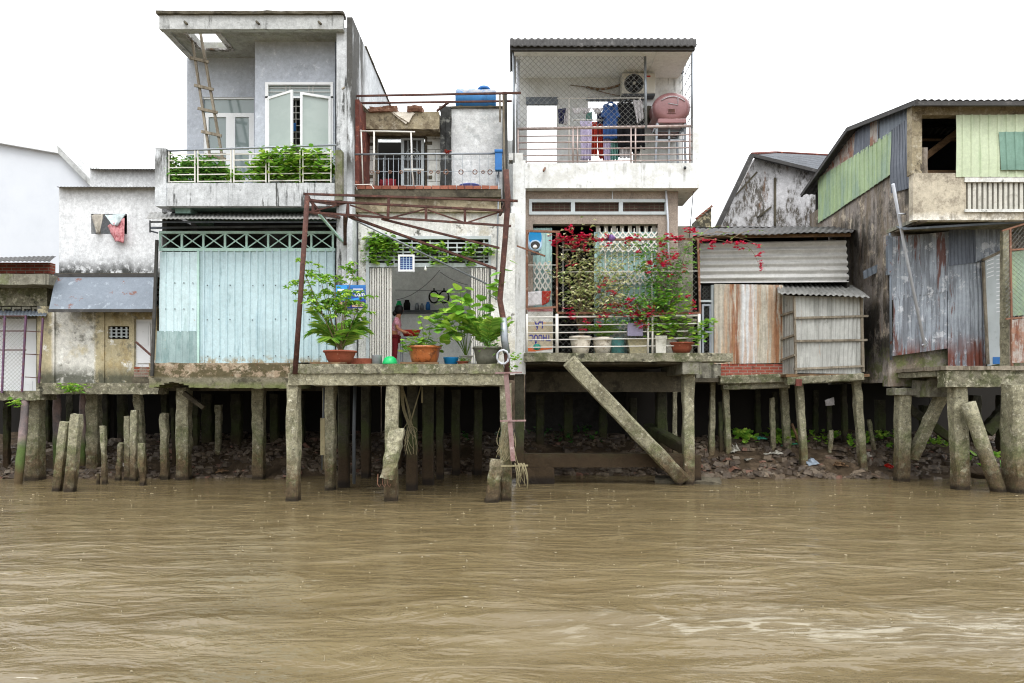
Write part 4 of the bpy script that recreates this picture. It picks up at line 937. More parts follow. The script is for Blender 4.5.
# upper back wall
a = MB(); wallY(a, YD, X(357, YD), X(442, YD), zt, Z(128, YD), [hole(377, 137, 425, 190, YD)], .15); a.build('tiled_wall', m_walltile, r)
a = MB(); a.rbox(X(358, YD), X(441, YD), YD - .45, YD + .2, Z(129, YD - .45) , Z(112, YD - .45), .12); a.build('lintel', m_lintel, r, rough=.02)
a = MB(); a.add([P(391, 112, YD - .47), P(415, 113, YD - .47), P(406, 124, YD - .5), P(398, 118, YD - .5)], [(0, 1, 2, 3)][::-1])
a.slab4(P(392, 112, YD - .46), P(414, 113, YD - .46), P(409, 123, YD - .5), P(399, 117, YD - .5), .02); a.build('hanging_fragment', m_potcream, r)
a = MB()
for (p0, p1, q) in [(374, 392, 109), (386, 400, 108), (410, 425, 108), (372, 382, 111)]:
    zq = Z(112, YD - .45); a.rbox(X(p0, YD), X(p1, YD), YD - .5, YD - .1, zq - .005, zq + .045 + .02 * (112 - q), .06)
a.build('broken_roof_tile', m_rust_light, r, rough=.03)
a = MB(); a.rbox(X(441.5, YD), X(452, YD), YD - .25, YD + .1, zt, Z(111, YD), .12); a.build('stained_column', m_black_stain, r, rough=.02)
a = MB(); a.rbox(X(452, YD), X(503, YD), YD - .15, YD + .1, zt, Z(111, YD), .15); a.build('stained_wall', m_terr_wall, r, rough=.01)
a = MB(); a.rbox(X(440, YD), X(505, YD), YD - .2, YD + .15, Z(111, YD) + .002, Z(109.5, YD), .12); a.build('wall_coping', m_dark_conc, r, rough=.01)
a = MB(); a.box(X(357, YD), X(503, YD), 18.02, 21, Z(111, YD) - .25, Z(111, YD) - .1); a.box(X(357, YD), X(503, YD), 20.8, 21, .5, Z(111, YD) - .25); a.build('rear_shade_shell', m_rear, r)  # stops short, leaving an added opening for daylight over the kitchen
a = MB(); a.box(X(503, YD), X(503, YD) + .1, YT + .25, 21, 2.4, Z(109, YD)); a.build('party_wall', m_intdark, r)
a = MB(); a.pb(375.5, 135.5, 426, 137, YD - .04, .1); a.pb(375.5, 137, 377, 188, YD - .04, .1); a.pb(425, 137, 427, 188, YD - .04, .1)
dr = a.build('terrace_door', m_dark_conc, r)
a = MB(); a.box(X(370, YD), X(432, YD), YD + .8, YD + .82, zt, Z(130, YD)); a.build('interior', m_black, dr)
a = MB()
for q in [(401, 138, 404, 188), (421, 138, 424, 188), (404, 138, 421, 140), (404, 168, 421, 170), (404, 185, 421, 188)]: a.pb(*q, YD, .04)
for px in (408, 412.5, 417): a.pb(px - .4, 140, px + .4, 185, YD + .01, .015)
cx, cz = X(412.5, YD), Z(160, YD)
for rr in (.08, .14, .19):
    a.tube([(cx + rr * math.cos(t * math.pi / 10), YD + .02, cz + rr * 1.5 * math.sin(t * math.pi / 10)) for t in range(11)], .007, 4)
a.build('door_gate', m_greyframe, dr)
a = MB(); a.pb(404, 140, 421, 185, YD + .05, .01); a.build('gate_back', m_intdark, dr)
a = MB()
for (px, py) in [(371, 144), (371, 176), (429, 143), (429, 177)]: a.pb(px - 2, py - 1.5, px + 3, py + 1.5, YD - .02, .018)
a.build('wall_patch', m_dark_conc, r)
# terrace railing
rl = thing('terrace_railing', 'thin balustrade with grey pipe handrail on the middle terrace', 'railing', P(425, 187, YT + .06)); Y = YT + .06
a = MB(); a.tube([P(342, 154.5, Y), P(502, 153.5, Y)], .022, 8); a.build('handrail', m_steel, rl)
a = MB()
for i in range(14): px = 385 + i * 8.6; a.bar(P(px, 154, Y), P(px, 187, Y), .009)
for y in (159, 171.5): a.bar(P(372, y, Y), P(500, y, Y), .008)
for i in range(6): a.bar(P(378.5 + i * 5, 158, Y + .02), P(378.5 + i * 5, 187, Y + .02), .014)
a.build('baluster', m_steel, rl)
a = MB()
for i, px in enumerate((372, 378, 390, 401, 419, 431, 438, 446, 461, 475, 483, 490)):
    c = P(px, 172, Y - .01); rr = .05 if i in (7, 8, 9, 11) else .03
    a.tube([c + Vector((rr * math.cos(t * .785), 0, rr * math.sin(t * .785))) for t in range(9)], .01, 4)
a.build('ornament', m_rust_light, rl)
fr = thing('drying_stand', 'white painted pipe frame standing at the left of the middle terrace', 'frame', P(388, 187, YT + .15)); Y = YT + .12
a = MB()
a.tube([P(358, 131, Y), P(415, 132, Y)], .018, 6); a.tube([P(361, 130, Y), P(363, 186, Y)], .016, 6); a.tube([P(374, 131, Y), P(374, 186, Y)], .02, 6)
a.tube([P(411, 132, Y), P(412, 170, Y), P(414, 187, Y)], .016, 6); a.tube([P(361, 130, Y), P(354, 163, Y + .3)], .012, 6); a.bar(P(404, 170, Y), P(424, 170, Y), .02)
a.tube([P(357, 190, Y - .15), P(355, 185, Y - .1), P(371, 184.5, Y - .1), P(374, 189, Y - .15)], .014, 6)
a.build('pipework', m_railwhite, fr)
pp = thing('pipe_canopy', 'rusty bare pipes spanning above the middle terrace', 'pipe frame', P(430, 105, 15.6)); Y = 15.4
for (A, B) in [((350, 96, Y), (521, 93, 15.2)), ((360, 103, Y + .4), (512, 101, Y + .4)), ((437, 111, 16.2), (449, 102, 15.7)), ((344, 91, 15.1), (366, 111, 15.9)), ((346, 97, 15.1), (363, 127, 16.2)), ((503, 92, 15.3), (505, 192, 15.25)), ((500, 94, 15.5), (500, 122, 15.5))]:
    a = MB(); a.bar(P(*A), P(*B), .038); a.build('pipe', m_rust if A[0] < 500 else m_wood, pp, rough=.006)
o = MB().slab4(P(341, 88, 15.05), P(344, 86, 15.05), P(368, 110, 15.8), P(365, 112, 15.8), .05).build('plank', m_wood, pp)
# water tank
t = thing('water_tank', 'blue plastic water tank lying on the middle house roof', 'water tank', P(476, 111, 18.5)); Y = 18.5
x0, x1 = X(456, Y), X(496, Y); zc = Z(101.5, Y) + .02; rr = .285
a = MB(); a.tube([(x0 + (x1 - x0) * u, Y, zc) for u in (0, .03, .08, .2, .21, .4, .41, .6, .61, .8, .81, .93, .97, 1)], lambda u: rr * (.86 if u in (0, 1) else (1 if .06 < u < .95 else .96)), 24)
a.build('tank_body', m_bluetank, t)
a = MB(); a.lathe((X(484, Y), Y, zc + rr - .03), [(.17, 0), (.17, .06), (.13, .1), (.05, .11)], 16); a.build('lid', m_bluepl, t)
a = MB(); a.box(x0 + .1, x0 + .2, Y - .25, Y + .25, zc - rr - .12, zc - rr * .8); a.box(x1 - .2, x1 - .1, Y - .25, Y + .25, zc - rr - .12, zc - rr * .8); a.build('support', m_dark_conc, t)
# objects on the terrace
t = thing('plastic_basin', 'lavender blue plastic basin on the terrace below the stained wall', 'basin', (X(470, 15.6), 15.6, zt)); c = (X(470, 15.6), 15.6, zt)
a = MB(); a.lathe(c, [(.19, 0), (.24, .16), (.255, .17), (.25, .18), (.22, .16), (.17, .02)], 24); a.build('basin', m_lav_pl, t)
tag(MB().pb(495, 152, 502, 170, YT - .05, .13).pb(494.5, 149, 502.5, 152, YT - .07, .17).build('blue_container', m_bluepl, bevel=.012), 'blue plastic container hung at the right end of the terrace handrail', 'container')
a = MB(); cluster(a, P(447, 152, YT), .06, 22, .07, .04, 0); tag(a.build('hung_trinket', m_cloth_red), 'small red and white trinket hung on the terrace handrail', 'trinket')
tag(sheet([P(380, 179, 15.5), P(396, 179, 15.5), P(396, 188, 15.45), P(379, 188, 15.45)], 10, 6, .06, m_trouser, 'laundry_heap', None), 'dark red cloth heap on the terrace by the black doorway', 'cloth')
# ground floor facade
zf = Z(364, YF); ztop = Z(213, YF)
a = MB(); wallY(a, YF, -3.38, X(515, YF), 2.45, ztop, [hole(366, 237, 491, 366, YF)], .18); a.build('front_wall', m_white_old, r)
a = MB(); a.box(-3.4, X(515, YF), YF + .2, 20.5, 2.44, 2.6); a.build('floor', m_potwhite, r)
# kitchen: pale room; white walls run up as an added daylight shaft
a = MB(); YK = 18.0
a.box(-3.38, X(515, YF), YK, YK + .1, 2.6, 8.55)
a.box(-3.37, -3.31, 16.62, YK, Z(213, YF) + .2, 8.5); a.box(X(503, YD) - .1, X(503, YD) - .02, 16.62, YK, Z(213, YF) + .21, 8.5)
a.box(-3.38, -3.3, YF + .19, YK, 2.6, Z(213, YF) + .2); a.box(X(515, YF) - .08, X(515, YF), YF + .19, YK, 2.6, Z(213, YF) + .2)
a.build('kitchen_wall_light_shaft', m_room, r)
a = MB()
for q in [(366, 236, 491, 239), (366, 263, 491, 267)]: a.pb(*q, YF - .03, .08)
for q in [(366, 239, 369, 263), (488.5, 239, 491, 263), (366, 267, 369, 364)]: a.pb(*q, YF - .03, .08)
tf = a.build('transom_frame', m_greyframe, r)
a = MB()
for y in (243, 247.5, 252, 256.5, 260): a.pb(369, y - .6, 488, y + .6, YF, .02)
for px in range(376, 488, 9): a.pb(px - .6, 239, px + .6, 263, YF + .005, .02) if (px // 9) % 2 else a.pb(px - .6, 243, px + .6, 256, YF + .005, .02)
a.build('transom_grille', m_greyframe, tf)
a = MB(); a.pb(366, 236, 491, 265, YF + .5, .02); a.build('transom_back', m_intdark, tf)
for nm, (p0, p1, nn, yy) in {'a': (367, 389, 9, YF - .02), 'b': (471, 489, 8, YF - .02)}.items():
    a = MB()
    for i in range(nn):
        px = p0 + (p1 - p0) * (i + .5) / nn; w_ = (p1 - p0) / nn * .28
        a.pb(px - w_, 268, px + w_, 363, yy + (.04 if i % 2 else 0), .04)
    for y in (285, 310, 340): a.pb(p0, y - .5, p1, y + .5, yy + .085, .01)
    a.build('folding_gate', m_railwhite, r)
a = MB(); a.pb(389.5, 268, 391.5, 363, YF + .02, .06); a.build('gate_edge', m_railwhite, r)
a = MB(); a.rbox(X(342, YF), X(501, YF), YF - .3, YF - .02, 2.45, 2.58, .2); a.build('threshold', m_conc_mossy, r, rough=.01)
# kitchen shelf and utensils
YS = YK - .3
sh = thing('kitchen_shelf', 'dark wall shelf with pots and cups inside the open kitchen', 'shelf', P(425, 312, YS))
a = MB(); a.pb(394, 310, 462, 312.5, YS, .3); a.build('board', m_dark_pl, sh)
for i, (px, w_, h_, mt, nm, lab) in enumerate([(399, 3, 9, m_green_pl, 'jar', 'green plastic jar at the left end of the kitchen shelf'), (407, 3.5, 10, m_black, 'kettle', 'black kettle on the kitchen shelf beside the green jar'), (417, 2.2, 7, m_steel, 'cup', 'steel cup on the kitchen shelf right of the black kettle'), (422, 2, 6.5, m_steel, 'cup', 'second steel cup on the kitchen shelf left of the blue cup'), (428, 2.4, 8, m_bluepl, 'cup', 'blue cup at the right of the cups on the kitchen shelf')]):
    k = YS / F; a = MB(); a.lathe(P(px, 310, YS + .12), [(w_ * k * .9, .002), (w_ * k, h_ * k * .6), (w_ * k * .6, h_ * k * .9), (w_ * k * .7, h_ * k)], 14); tag(a.build(nm, mt), lab, nm)
for (px, lab) in [(434, 'round black wire rack on the kitchen wall, left one of the pair'), (444, 'round black wire rack on the kitchen wall, right one of the pair')]:
    k = YS / F; c = P(px, 297, YK - .05); a = MB(); a.tube([c + Vector((5 * k * math.cos(t * .524), 0, 6 * k * math.sin(t * .524))) for t in range(13)], .02, 5); a.bar(c + Vector((-4.5 * k, 0, 0)), c + Vector((4.5 * k, 0, 0)), .015); a.bar(c + Vector((0, 0, 6 * k)), c + Vector((0, 0, 9 * k)), .03)
    tag(a.build('wire_rack', m_black), lab, 'rack')
a = MB(); a.tube(arc(P(396, 300, YK - .03), P(440, 270, YK - .03), (0, 0, -.15)), .006, 4); a.tube(arc(P(440, 272, YK - .03), P(468, 285, YK - .03), (0, 0, -.05)), .006, 4); a.tube([P(395, 290, YK - .03), P(470, 291, YK - .03)], .005, 4); tag(a.build('wall_cables', m_dark_pl), 'loose dark cables strung across the kitchen wall', 'cable')
Y = 16.5
st = thing('red_basin_stand', 'dark metal stand in the kitchen behind the big orange flowerpot', 'stand', (X(411, Y), Y, 2.6))
a = MB()
for dx in (-.22, .22):
    for dy in (-.15, .15): a.bar((X(411, Y) + dx, Y + dy, 2.6), (X(411, Y) + dx, Y + dy, Z(338, Y)), .025)
a.build('leg', m_steel, st)
a = MB(); a.pb(401, 336.5, 421, 338, Y - .2, .4); a.build('top', m_steel, st)
c = (X(411, Y), Y, Z(336.4, Y)); a = MB(); a.lathe(c, [(.17, 0), (.22, .12), (.235, .14), (.21, .12), (.16, .02)], 22); tag(a.build('red_basin', m_red_pl), 'red plastic basin on the kitchen stand beside the person', 'basin')
# solar panel, bulb, sign
t = thing('solar_panel', 'small solar panel in a white frame hung below the leafy transom', 'solar panel', P(406, 271, YF - .15)); Y = YF - .15
a = MB(); 
for q in [(398, 254.5, 414.5, 256.5), (398, 269.5, 414.5, 271.5), (398, 256.5, 400, 269.5), (412.5, 256.5, 414.5, 269.5)]: a.pb(*q, Y, .03)
a.build('frame', m_whiteframe, t)
a = MB(); a.pb(400, 256.5, 412.5, 269.5, Y + .02, .01); a.build('cell', m_solar, t)
a = MB()
for i in range(1, 4): a.pb(400 + i * 3.1, 256.5, 400.4 + i * 3.1, 269.5, Y + .015, .004)
for i in range(1, 6): a.pb(400, 256.5 + i * 2.2, 412.5, 256.8 + i * 2.2, Y + .014, .004)
a.build('cell_lines', m_paleblue, t)
t = thing('light_bulb', 'small white bulb hanging under the transom beside the solar panel', 'bulb', P(425.5, 267, YF - .05))
a = MB(); a.lathe(P(425.5, 271, YF - .05), [(.01, 0), (.03, .02), (.032, .045), (.018, .075), (.014, .09)], 14); a.build('glass', m_bulb, t)
a = MB(); a.tube([P(425.5, 266, YF - .05), P(425.5, 268, YF - .05)], .016, 8); a.build('socket', m_whiteframe, t)
def text_mesh(txt, size, mat, name, parent, loc, rot=(math.pi / 2, 0, 0), ext=.002, sx=1.0):
    cu = bpy.data.curves.new(name, 'FONT'); cu.body = txt; cu.size = size; cu.extrude = ext; cu.align_x = 'CENTER'; cu.align_y = 'CENTER'; cu.offset = size * .02
    tmp = bpy.data.objects.new(name + '_tmp', cu); COL.objects.link(tmp)
    dg = bpy.context.evaluated_depsgraph_get(); me = bpy.data.meshes.new_from_object(tmp.evaluated_get(dg)); bpy.data.objects.remove(tmp)
    mt = Matrix.Translation(Vector(loc) - parent_loc(parent)) @ Matrix.Rotation(rot[1], 4, 'Y') @ Matrix.Rotation(math.pi / 2, 4, 'X') @ Matrix.Diagonal((sx, 1, 1, 1))
    me.transform(mt); me.materials.clear(); me.materials.append(mat)
    o = bpy.data.objects.new(name, me); COL.objects.link(o); o.parent = parent
    return o
Y = 14.86
t = thing('shop_sign', 'blue shop sign with white lettering and food pictures on the white pier', 'sign', P(350, 308, Y))
a = MB(); a.pb(335.5, 285, 365.5, 308, Y, .03); a.build('board', m_signblue, t)
a = MB(); a.pb(336, 285.4, 347, 296.5, Y - .004, .003); a.poly([P(336, 296, Y - .006), P(350, 299, Y - .006), P(365, 297, Y - .006), P(365, 298.5, Y - .006), P(350, 301, Y - .006), P(336, 300, Y - .006)][::-1], .004); a.build('sky_blue_patch', m_signsky, t)
a = MB(); a.pb(336.5, 301, 365, 307.5, Y - .003, .002); a.build('navy_band', m_signnavy, t)
a = MB(); a.pb(338, 301.8, 349.5, 307, Y - .005, .002); a.pb(352, 301.8, 363.5, 307, Y - .005, .002); a.build('food_picture', m_signfood, t)
text_mesh('.com', .125, m_whiteink, 'lettering', t, P(359, 294.4, Y - .006)); text_mesh('5', .15, m_whiteink, 'numeral', t, P(341, 294.5, Y - .008), sx=1.3); text_mesh('Kim', .11, m_whiteink, 'lettering', t, P(348.5, 294.2, Y - .008))
a = MB(); a.pb(353, 288.6, 363, 289.6, Y - .004, .003); a.pb(351, 290.7, 363, 291.6, Y - .004, .003); a.pb(337.5, 289, 345, 291, Y - .008, .003); a.build('small_print', m_whiteink, t)
# conduit and clutter right of the facade
a = MB(); a.tube([P(497, 190, YF - .1), P(497, 175, YF - .1)], .03, 8); a.tube([P(499, 150, 15.3), P(498, 215, 15.3), P(496, 300, 15.35)], .018, 6); tag(a.build('wall_pipe', m_steel), 'grey pipe running down the right end of the middle house', 'pipe')
# person in the kitchen
pr = thing('person', 'person in pink checked shirt and dark red trousers standing in the kitchen', 'person', (X(396, 16.15), 16.15, 2.6))
PX, PY, PZ = X(394.5, 16.15), 16.15, 2.6
def skin(name, verts, edges, rad, mat, parent, sub=2, root=0):
    me = bpy.data.meshes.new(name); me.from_pydata([tuple(Vector(v) + Vector((PX, PY, PZ)) - parent_loc(parent)) for v in verts], edges, []); o = bpy.data.objects.new(name, me); COL.objects.link(o); o.parent = parent
    me.materials.append(mat); md = o.modifiers.new('skin', 'SKIN'); 
    for i, rr in enumerate(rad):
        q = me.skin_vertices[0].data[i]; q.radius = rr if isinstance(rr, tuple) else (rr, rr); q.use_root = (i == root)
    md.use_smooth_shade = True
    s2 = o.modifiers.new('sub', 'SUBSURF'); s2.levels = s2.render_levels = sub
    return o
# stands side on, facing right towards the basin, leaning slightly
BV = [(0, 0, .78), (.03, 0, .98), (.06, 0, 1.14), (.09, 0, 1.22), (.12, 0, 1.32), (.14, -.005, 1.40),
      (.01, -.08, .72), (.02, -.09, .40), (0, -.09, .07), (.12, -.1, .03), (0, .08, .72), (.0, .09, .40), (-.03, .09, .07), (.09, .1, .03),
      (.06, -.15, 1.12), (.09, -.19, .92), (.24, -.15, .84), (.30, -.13, .82), (.06, .15, 1.12), (.10, .18, .92), (.26, .14, .86), (.32, .12, .84)]
BE = [(0, 1), (1, 2), (2, 3), (3, 4), (4, 5), (0, 6), (6, 7), (7, 8), (8, 9), (0, 10), (10, 11), (11, 12), (12, 13), (2, 14), (14, 15), (15, 16), (16, 17), (2, 18), (18, 19), (19, 20), (20, 21)]
BR = [(.12, .12), (.10, .11), (.11, .12), (.045, .045), (.085, .075), (.08, .075), .075, .05, .035, .03, .075, .05, .035, .03, .05, .038, .026, .028, .05, .038, .026, .028]
skin('body', BV, BE, BR, m_skin, pr)
for sy, wx in ((-.13, .30), (.12, .32)):
    for k in range(4):
        skin('finger', [(wx, sy + (k - 1.5) * .02, .83), (wx + .045, sy + (k - 1.5) * .022, .825), (wx + .07, sy + (k - 1.5) * .022, .80), (wx + .078, sy + (k - 1.5) * .021, .78)], [(0, 1), (1, 2), (2, 3)], [.009, .0085, .008, .007], m_skin, pr, 1)
    skin('thumb', [(wx - .01, sy - .02 * (1 if sy < 0 else -1), .83), (wx + .02, sy - .045 * (1 if sy < 0 else -1), .84), (wx + .045, sy - .045 * (1 if sy < 0 else -1), .83)], [(0, 1), (1, 2)], [.011, .01, .008], m_skin, pr, 1)
skin('shirt', [(0, 0, .68), (.02, 0, .92), (.06, 0, 1.12), (.085, 0, 1.19), (.06, -.15, 1.12), (.085, -.19, .98), (.06, .15, 1.12), (.09, .18, .98)], [(0, 1), (1, 2), (2, 3), (2, 4), (4, 5), (2, 6), (6, 7)], [(.135, .145), (.125, .13), (.125, .13), (.06, .06), .065, .058, .065, .058], m_shirt, pr)
skin('trousers', [(0, 0, .78), (.01, -.08, .70), (.02, -.09, .40), (0, -.09, .12), (0, .08, .70), (0, .09, .40), (-.03, .09, .12)], [(0, 1), (1, 2), (2, 3), (0, 4), (4, 5), (5, 6)], [(.125, .13), .09, .065, .055, .09, .065, .055], m_trouser, pr)
a = MB(); a.lathe((PX + .105, PY, PZ + 1.30), [(.055, -.05), (.09, .0), (.1, .06), (.095, .12), (.06, .165), (.02, .178)], 16, 1, .92); a.lathe((PX + .0, PY, PZ + 1.24), [(.02, -.02), (.045, .02), (.05, .07), (.02, .1)], 10); a.build('hair', m_hair, pr)
a = MB()
for s in (-1, 1): a.lathe((PX + .2, PY + s * .03, PZ + 1.36), [(.006, -.006), (.01, 0), (.006, .006)], 8)
a.build('eye', m_black, pr)
a = MB(); a.slab4((PX + .2, PY - .012, PZ + 1.33), (PX + .2, PY + .012, PZ + 1.33), (PX + .21, PY + .004, PZ + 1.365), (PX + .21, PY - .004, PZ + 1.365), .02); a.build('nose', m_skin, pr)
# ------------------------------------------------------------ front platform
YP = 13.15
pf = thing('concrete_platform', 'mossy concrete platform on piles carrying the pots before the open kitchen', 'platform', (X(400, YP), YP, 2.4))
zt_ = Z(364, YP)
a = MB(); a.rbox(X(291, YP), X(503, YP), YP - .06, YF - .32, Z(373.5, YP), zt_, .14); a.build('slab', m_conc_mossy, pf, rough=.018)
a = MB(); a.rbox(X(288, YP), X(505, YP), YP - .02, YP + .28, Z(385, YP), Z(373.4, YP), .12); a.rbox(X(292, YP), X(503, YP), 14.6, 14.85, Z(385, YP), Z(373.4, YP), .15); a.build('beam', m_pile, pf, rough=.014)
stilt(pf, 294, 383, 293, 502, 14, YP + .12, rough=.03); stilt(pf, 393, 383, 391, 500, 14, YP + .12, rough=.02); stilt(pf, 506, 383, 506, 500, 12, YP + .15, rough=.03)
stilt(pf, 331, 386, 330, 489, 11.5, 14.75); stilt(pf, 344, 387, 344, 484, 11.5, 15.2, m_pile_shaded); stilt(pf, 412, 386, 412, 489, 11.5, 14.75, m_pile_shaded); stilt(pf, 428, 386, 428, 482, 12, 15.6, m_pile_shaded); stilt(pf, 440, 386, 440, 470, 8, 16.6, m_pile_shaded); stilt(pf, 366, 386, 366, 466, 10, 17, m_pile_shaded); stilt(pf, 456, 390, 456, 462, 9, 17.6, m_pile_shaded); stilt(pf, 398, 390, 398, 462, 9, 17.8, m_pile_shaded); stilt(pf, 478, 390, 478, 462, 9, 17.6, m_pile_shaded)
a = MB(); a.pile(P(388, 479, YP - .25), P(398, 428, YP - .12), .25); br = a.build('broken_slab', m_pile, pf, rough=.03)
a = MB()
for px in (378, 383, 388): a.tube([P(px, 474, YP - .2), P(px - .5, 484, YP - .25), P(px + 1.5, 487, YP - .25), P(px + 3, 484, YP - .25)], .007, 4)
a.build('rebar', m_rust_light, br)
a = MB(); a.pile(P(490, 500, YP - .05) + Vector((0, 0, -.3)), P(497, 459, YP), .25); tag(a.build('leaning_post', m_pile, rough=.03), 'short thick concrete stub leaning beside the right pile of the kitchen platform', 'post')
a = MB(); a.tube([P(355, 386, 14.0), P(354, 430, 14.0), P(354, 484, 14.0)], .035, 8); a.tube([P(324, 388, 14.0), P(322, 470, 14)], .02, 6); tag(a.build('drain_pipe', m_dark_pl), 'thin dark drain pipe hanging under the kitchen platform', 'pipe')
a = MB(); a.box(X(321, 14) - .01, X(325, 14), 13.98, 14.02, Z(455, 14), Z(418, 14)); a.tube([P(323, 388, 14), P(323, 470, 14)], .012, 5); tag(a.build('hanging_chain', m_rope), 'pale hanging strip beside the first rear pile under the kitchen platform', 'strip')
a = MB()
for i in range(9):
    x0 = 402 + random.uniform(-3, 6); a.tube(arc(P(402 + random.uniform(-1, 1), 386, 14.2), P(410 + random.uniform(-2, 3), 425, 14.1), (random.uniform(-.1, .05), 0, -.1)), .009, 4)
for i in range(14): a.tube(arc(P(410, 422 + random.uniform(-4, 4), 14.1), P(408 + random.uniform(-5, 9), 440 + random.uniform(-8, 18), 14.1), (random.uniform(-.1, .1), -.05, 0)), .006, 3)
a.tube([P(421, 386, 14.2), P(410, 424, 14.1)], .014, 5); a.tube([P(422, 387, 14.2), P(422, 403, 14.2)], .02, 5)
tag(a.build('frayed_rope', m_rope), 'frayed rope tangle tied round a pile under the kitchen platform', 'rope')
# rusty canopy frame
cf = thing('rusty_canopy_frame', 'rusty steel truss frame standing over the kitchen platform', 'frame', (X(300, YP), 13.3, zt_)); Y = 13.3
MB().tube([P(295, 374, Y - .2), P(301, 290, Y - .15), P(307.5, 196, Y)], .05, 10).build('front_post', m_rust, cf, rough=.006)
MB().tube([P(506, 170, Y), P(508, 200, Y), P(505, 240, Y), P(500, 300, Y), P(503, 318, Y), P(507, 360, Y), P(507, 376, Y - .05)], .055, 10).build('right_post', m_rust, cf, rough=.008)
MB().tube([P(503, 318, Y - .02), P(504.5, 340, Y - .02), P(506.5, 353, Y - .02)], .07, 10).build('grey_sleeve', m_steel, cf)
a = MB()
for (A, B) in [((304, 194), (518, 201)), ((308, 200.5), (503, 211)), ((307, 212), (511, 226))]: a.bar(P(*A, Y), P(*B, Y), .042, .04)
for (A, B) in [((348, 203), (348, 215)), ((389, 197), (388, 219)), ((426, 208), (426, 221)), ((465, 210), (465, 224)), ((313, 201), (313, 212))]: a.bar(P(*A, Y + .01), P(*B, Y + .01), .045)
for (A, B) in [((309, 212), (346, 203)), ((350, 205), (386, 217)), ((390, 218), (425, 209)), ((428, 210), (463, 222)), ((466, 223), (500, 212))]: a.bar(P(*A, Y + .02), P(*B, Y + .02), .025)
a.build('front_truss', m_rust, cf, rough=.006)
a = MB()
for (A, B, w_) in [((307, 196, Y), (343, 243, 15.2), .045), ((308, 200, Y), (340, 205, 15.2), .06), ((308, 212, Y), (342, 218, 15.2), .05), ((348, 216, Y), (496, 269, 15.2), .045), ((382, 219, Y), (499, 248, 15.2), .042), ((348, 204, Y), (345, 230, 15.2), .05), ((506, 202, Y), (500, 215, 15.3), .05)]: a.bar(P(*A), P(*B), w_)
a.build('rafter', m_rust, cf, rough=.006)
MB().bar(P(338, 205, 15.15), P(340, 345, 15.15), .08, .05).build('wall_post', m_rust, cf, rough=.006)
MB().bar(P(345, 216, Y + .1), P(345, 245, 15.1), .07, .05).build('bracket', m_rust, cf)
MB().bar(P(319, 214, Y), P(344, 243, 15.15), .04).build('teal_strut', m_teal, cf)
MB().tube([P(345, 215, 13.5), P(420, 252, 14.3), P(487, 284, 15.1)], .02, 6).build('pale_pole', m_steel, cf)
# pipe tied to the right pile
pc = thing('pink_pipe_ladder', 'faded pink pipe with short crossbars tied to the right platform pile', 'pipe', P(512, 470, 12.9)); Y = 12.95
MB().bar(P(506, 374, Y), P(513, 461, Y), .085).build('pipe', m_pinkpipe, pc, rough=.005)
for (x0, x1, y) in [(495, 522, 373), (500, 526, 421), (501, 528, 466)]: MB().bar(P(x0, y, Y - .05), P(x1, y - .5, Y - .05), .03).build('crossbar', m_pinkpipe if y < 440 else m_rope, pc)
a = MB()
for i in range(40): a.tube(arc(P(506 + random.uniform(-7, 8), 430 + random.uniform(-10, 22), YP - .05), P(506 + random.uniform(-10, 12), 448 + random.uniform(-6, 16), YP - .1), (random.uniform(-.1, .1), -.06, random.uniform(-.1, .1))), .007, 3)
for i in range(16): a.tube(arc(P(517 + random.uniform(-3, 8), 463, Y - .05), P(520 + random.uniform(-5, 8), 484 + random.uniform(-8, 6), Y - .05), (random.uniform(-.05, .05), -.04, 0)), .007, 3)
tag(a.build('net_tangle', m_rope), 'tangle of old net and rope round the foot of the right pile', 'net')
a = MB(); a.tube([P(503 + 6 * math.cos(t * .6), 357 + 7 * math.sin(t * .6), Y + .1) for t in range(12)], .022, 6); tag(a.build('hose_coil', m_pvc), 'pale coiled hose on the right post above the platform edge', 'hose')
a = MB(); cluster(a, P(515, 357, 13.2), .12, 30, .09, .05); cluster(a, P(513, 366, 13.2), .1, 16, .08, .05); tag(a.build('wall_weed', m_lime), 'little green weed sprouting at the right end of the kitchen platform', 'plant')
# pots on the platform
zp = zt_
def C3(px, Y, z=None): return Vector((X(px, Y), Y, zp if z is None else z))
def g_tree(t, b_):
    s = MB(); f = MB()
    for (tx, ty) in [(318, 262), (305, 275), (338, 268), (350, 285), (328, 280), (312, 296), (345, 300), (356, 262), (300, 262), (360, 300)]:
        top = P(tx, ty, 13.45 + random.uniform(-.25, .3)); pts = arc(b_, top, (random.uniform(-.08, .08), 0, .1), 8); s.tube(pts, .012, 5, .004)
        for _ in range(6):
            k = random.randint(4, 8); q = pts[k]; d = rdir(-.05, 1); L = random.uniform(.25, .42)
            ptw = arc(q, q + d.normalized() * L, (0, 0, .04), 4); s.tube(ptw, .004, 3)
            for w_ in ptw[1:]:
                for _2 in range(6): leaf(f, w_ + Vector((random.gauss(0, .02), random.gauss(0, .02), 0)), rdir(-.1), random.uniform(.08, .12), .06, droop=.2)
    f.build('foliage', m_lime, t); s.build('stem', m_stem, t)
pplant('potted_tree', 'tall feathery plant in a red clay bowl at the left of the kitchen platform', 'potted plant', C3(340, 13.5), .30, .27, m_potred, g_tree, flare=.62)
t = thing('palm_plant', 'arching palm like plant growing in the brick red trough behind the feathery plant', 'potted plant', C3(352, 13.9)); 
MB().rbox(X(348, 13.75), X(371, 13.75), 13.75, 14.05, zp, zp + .14, .1).build('trough', m_potred, t, rough=.006)
palm(t, C3(341, 13.9, zp + .2), 16, 1.3, m_lime, m_stem_g, up=2.0, arch=.5, ll=.34)
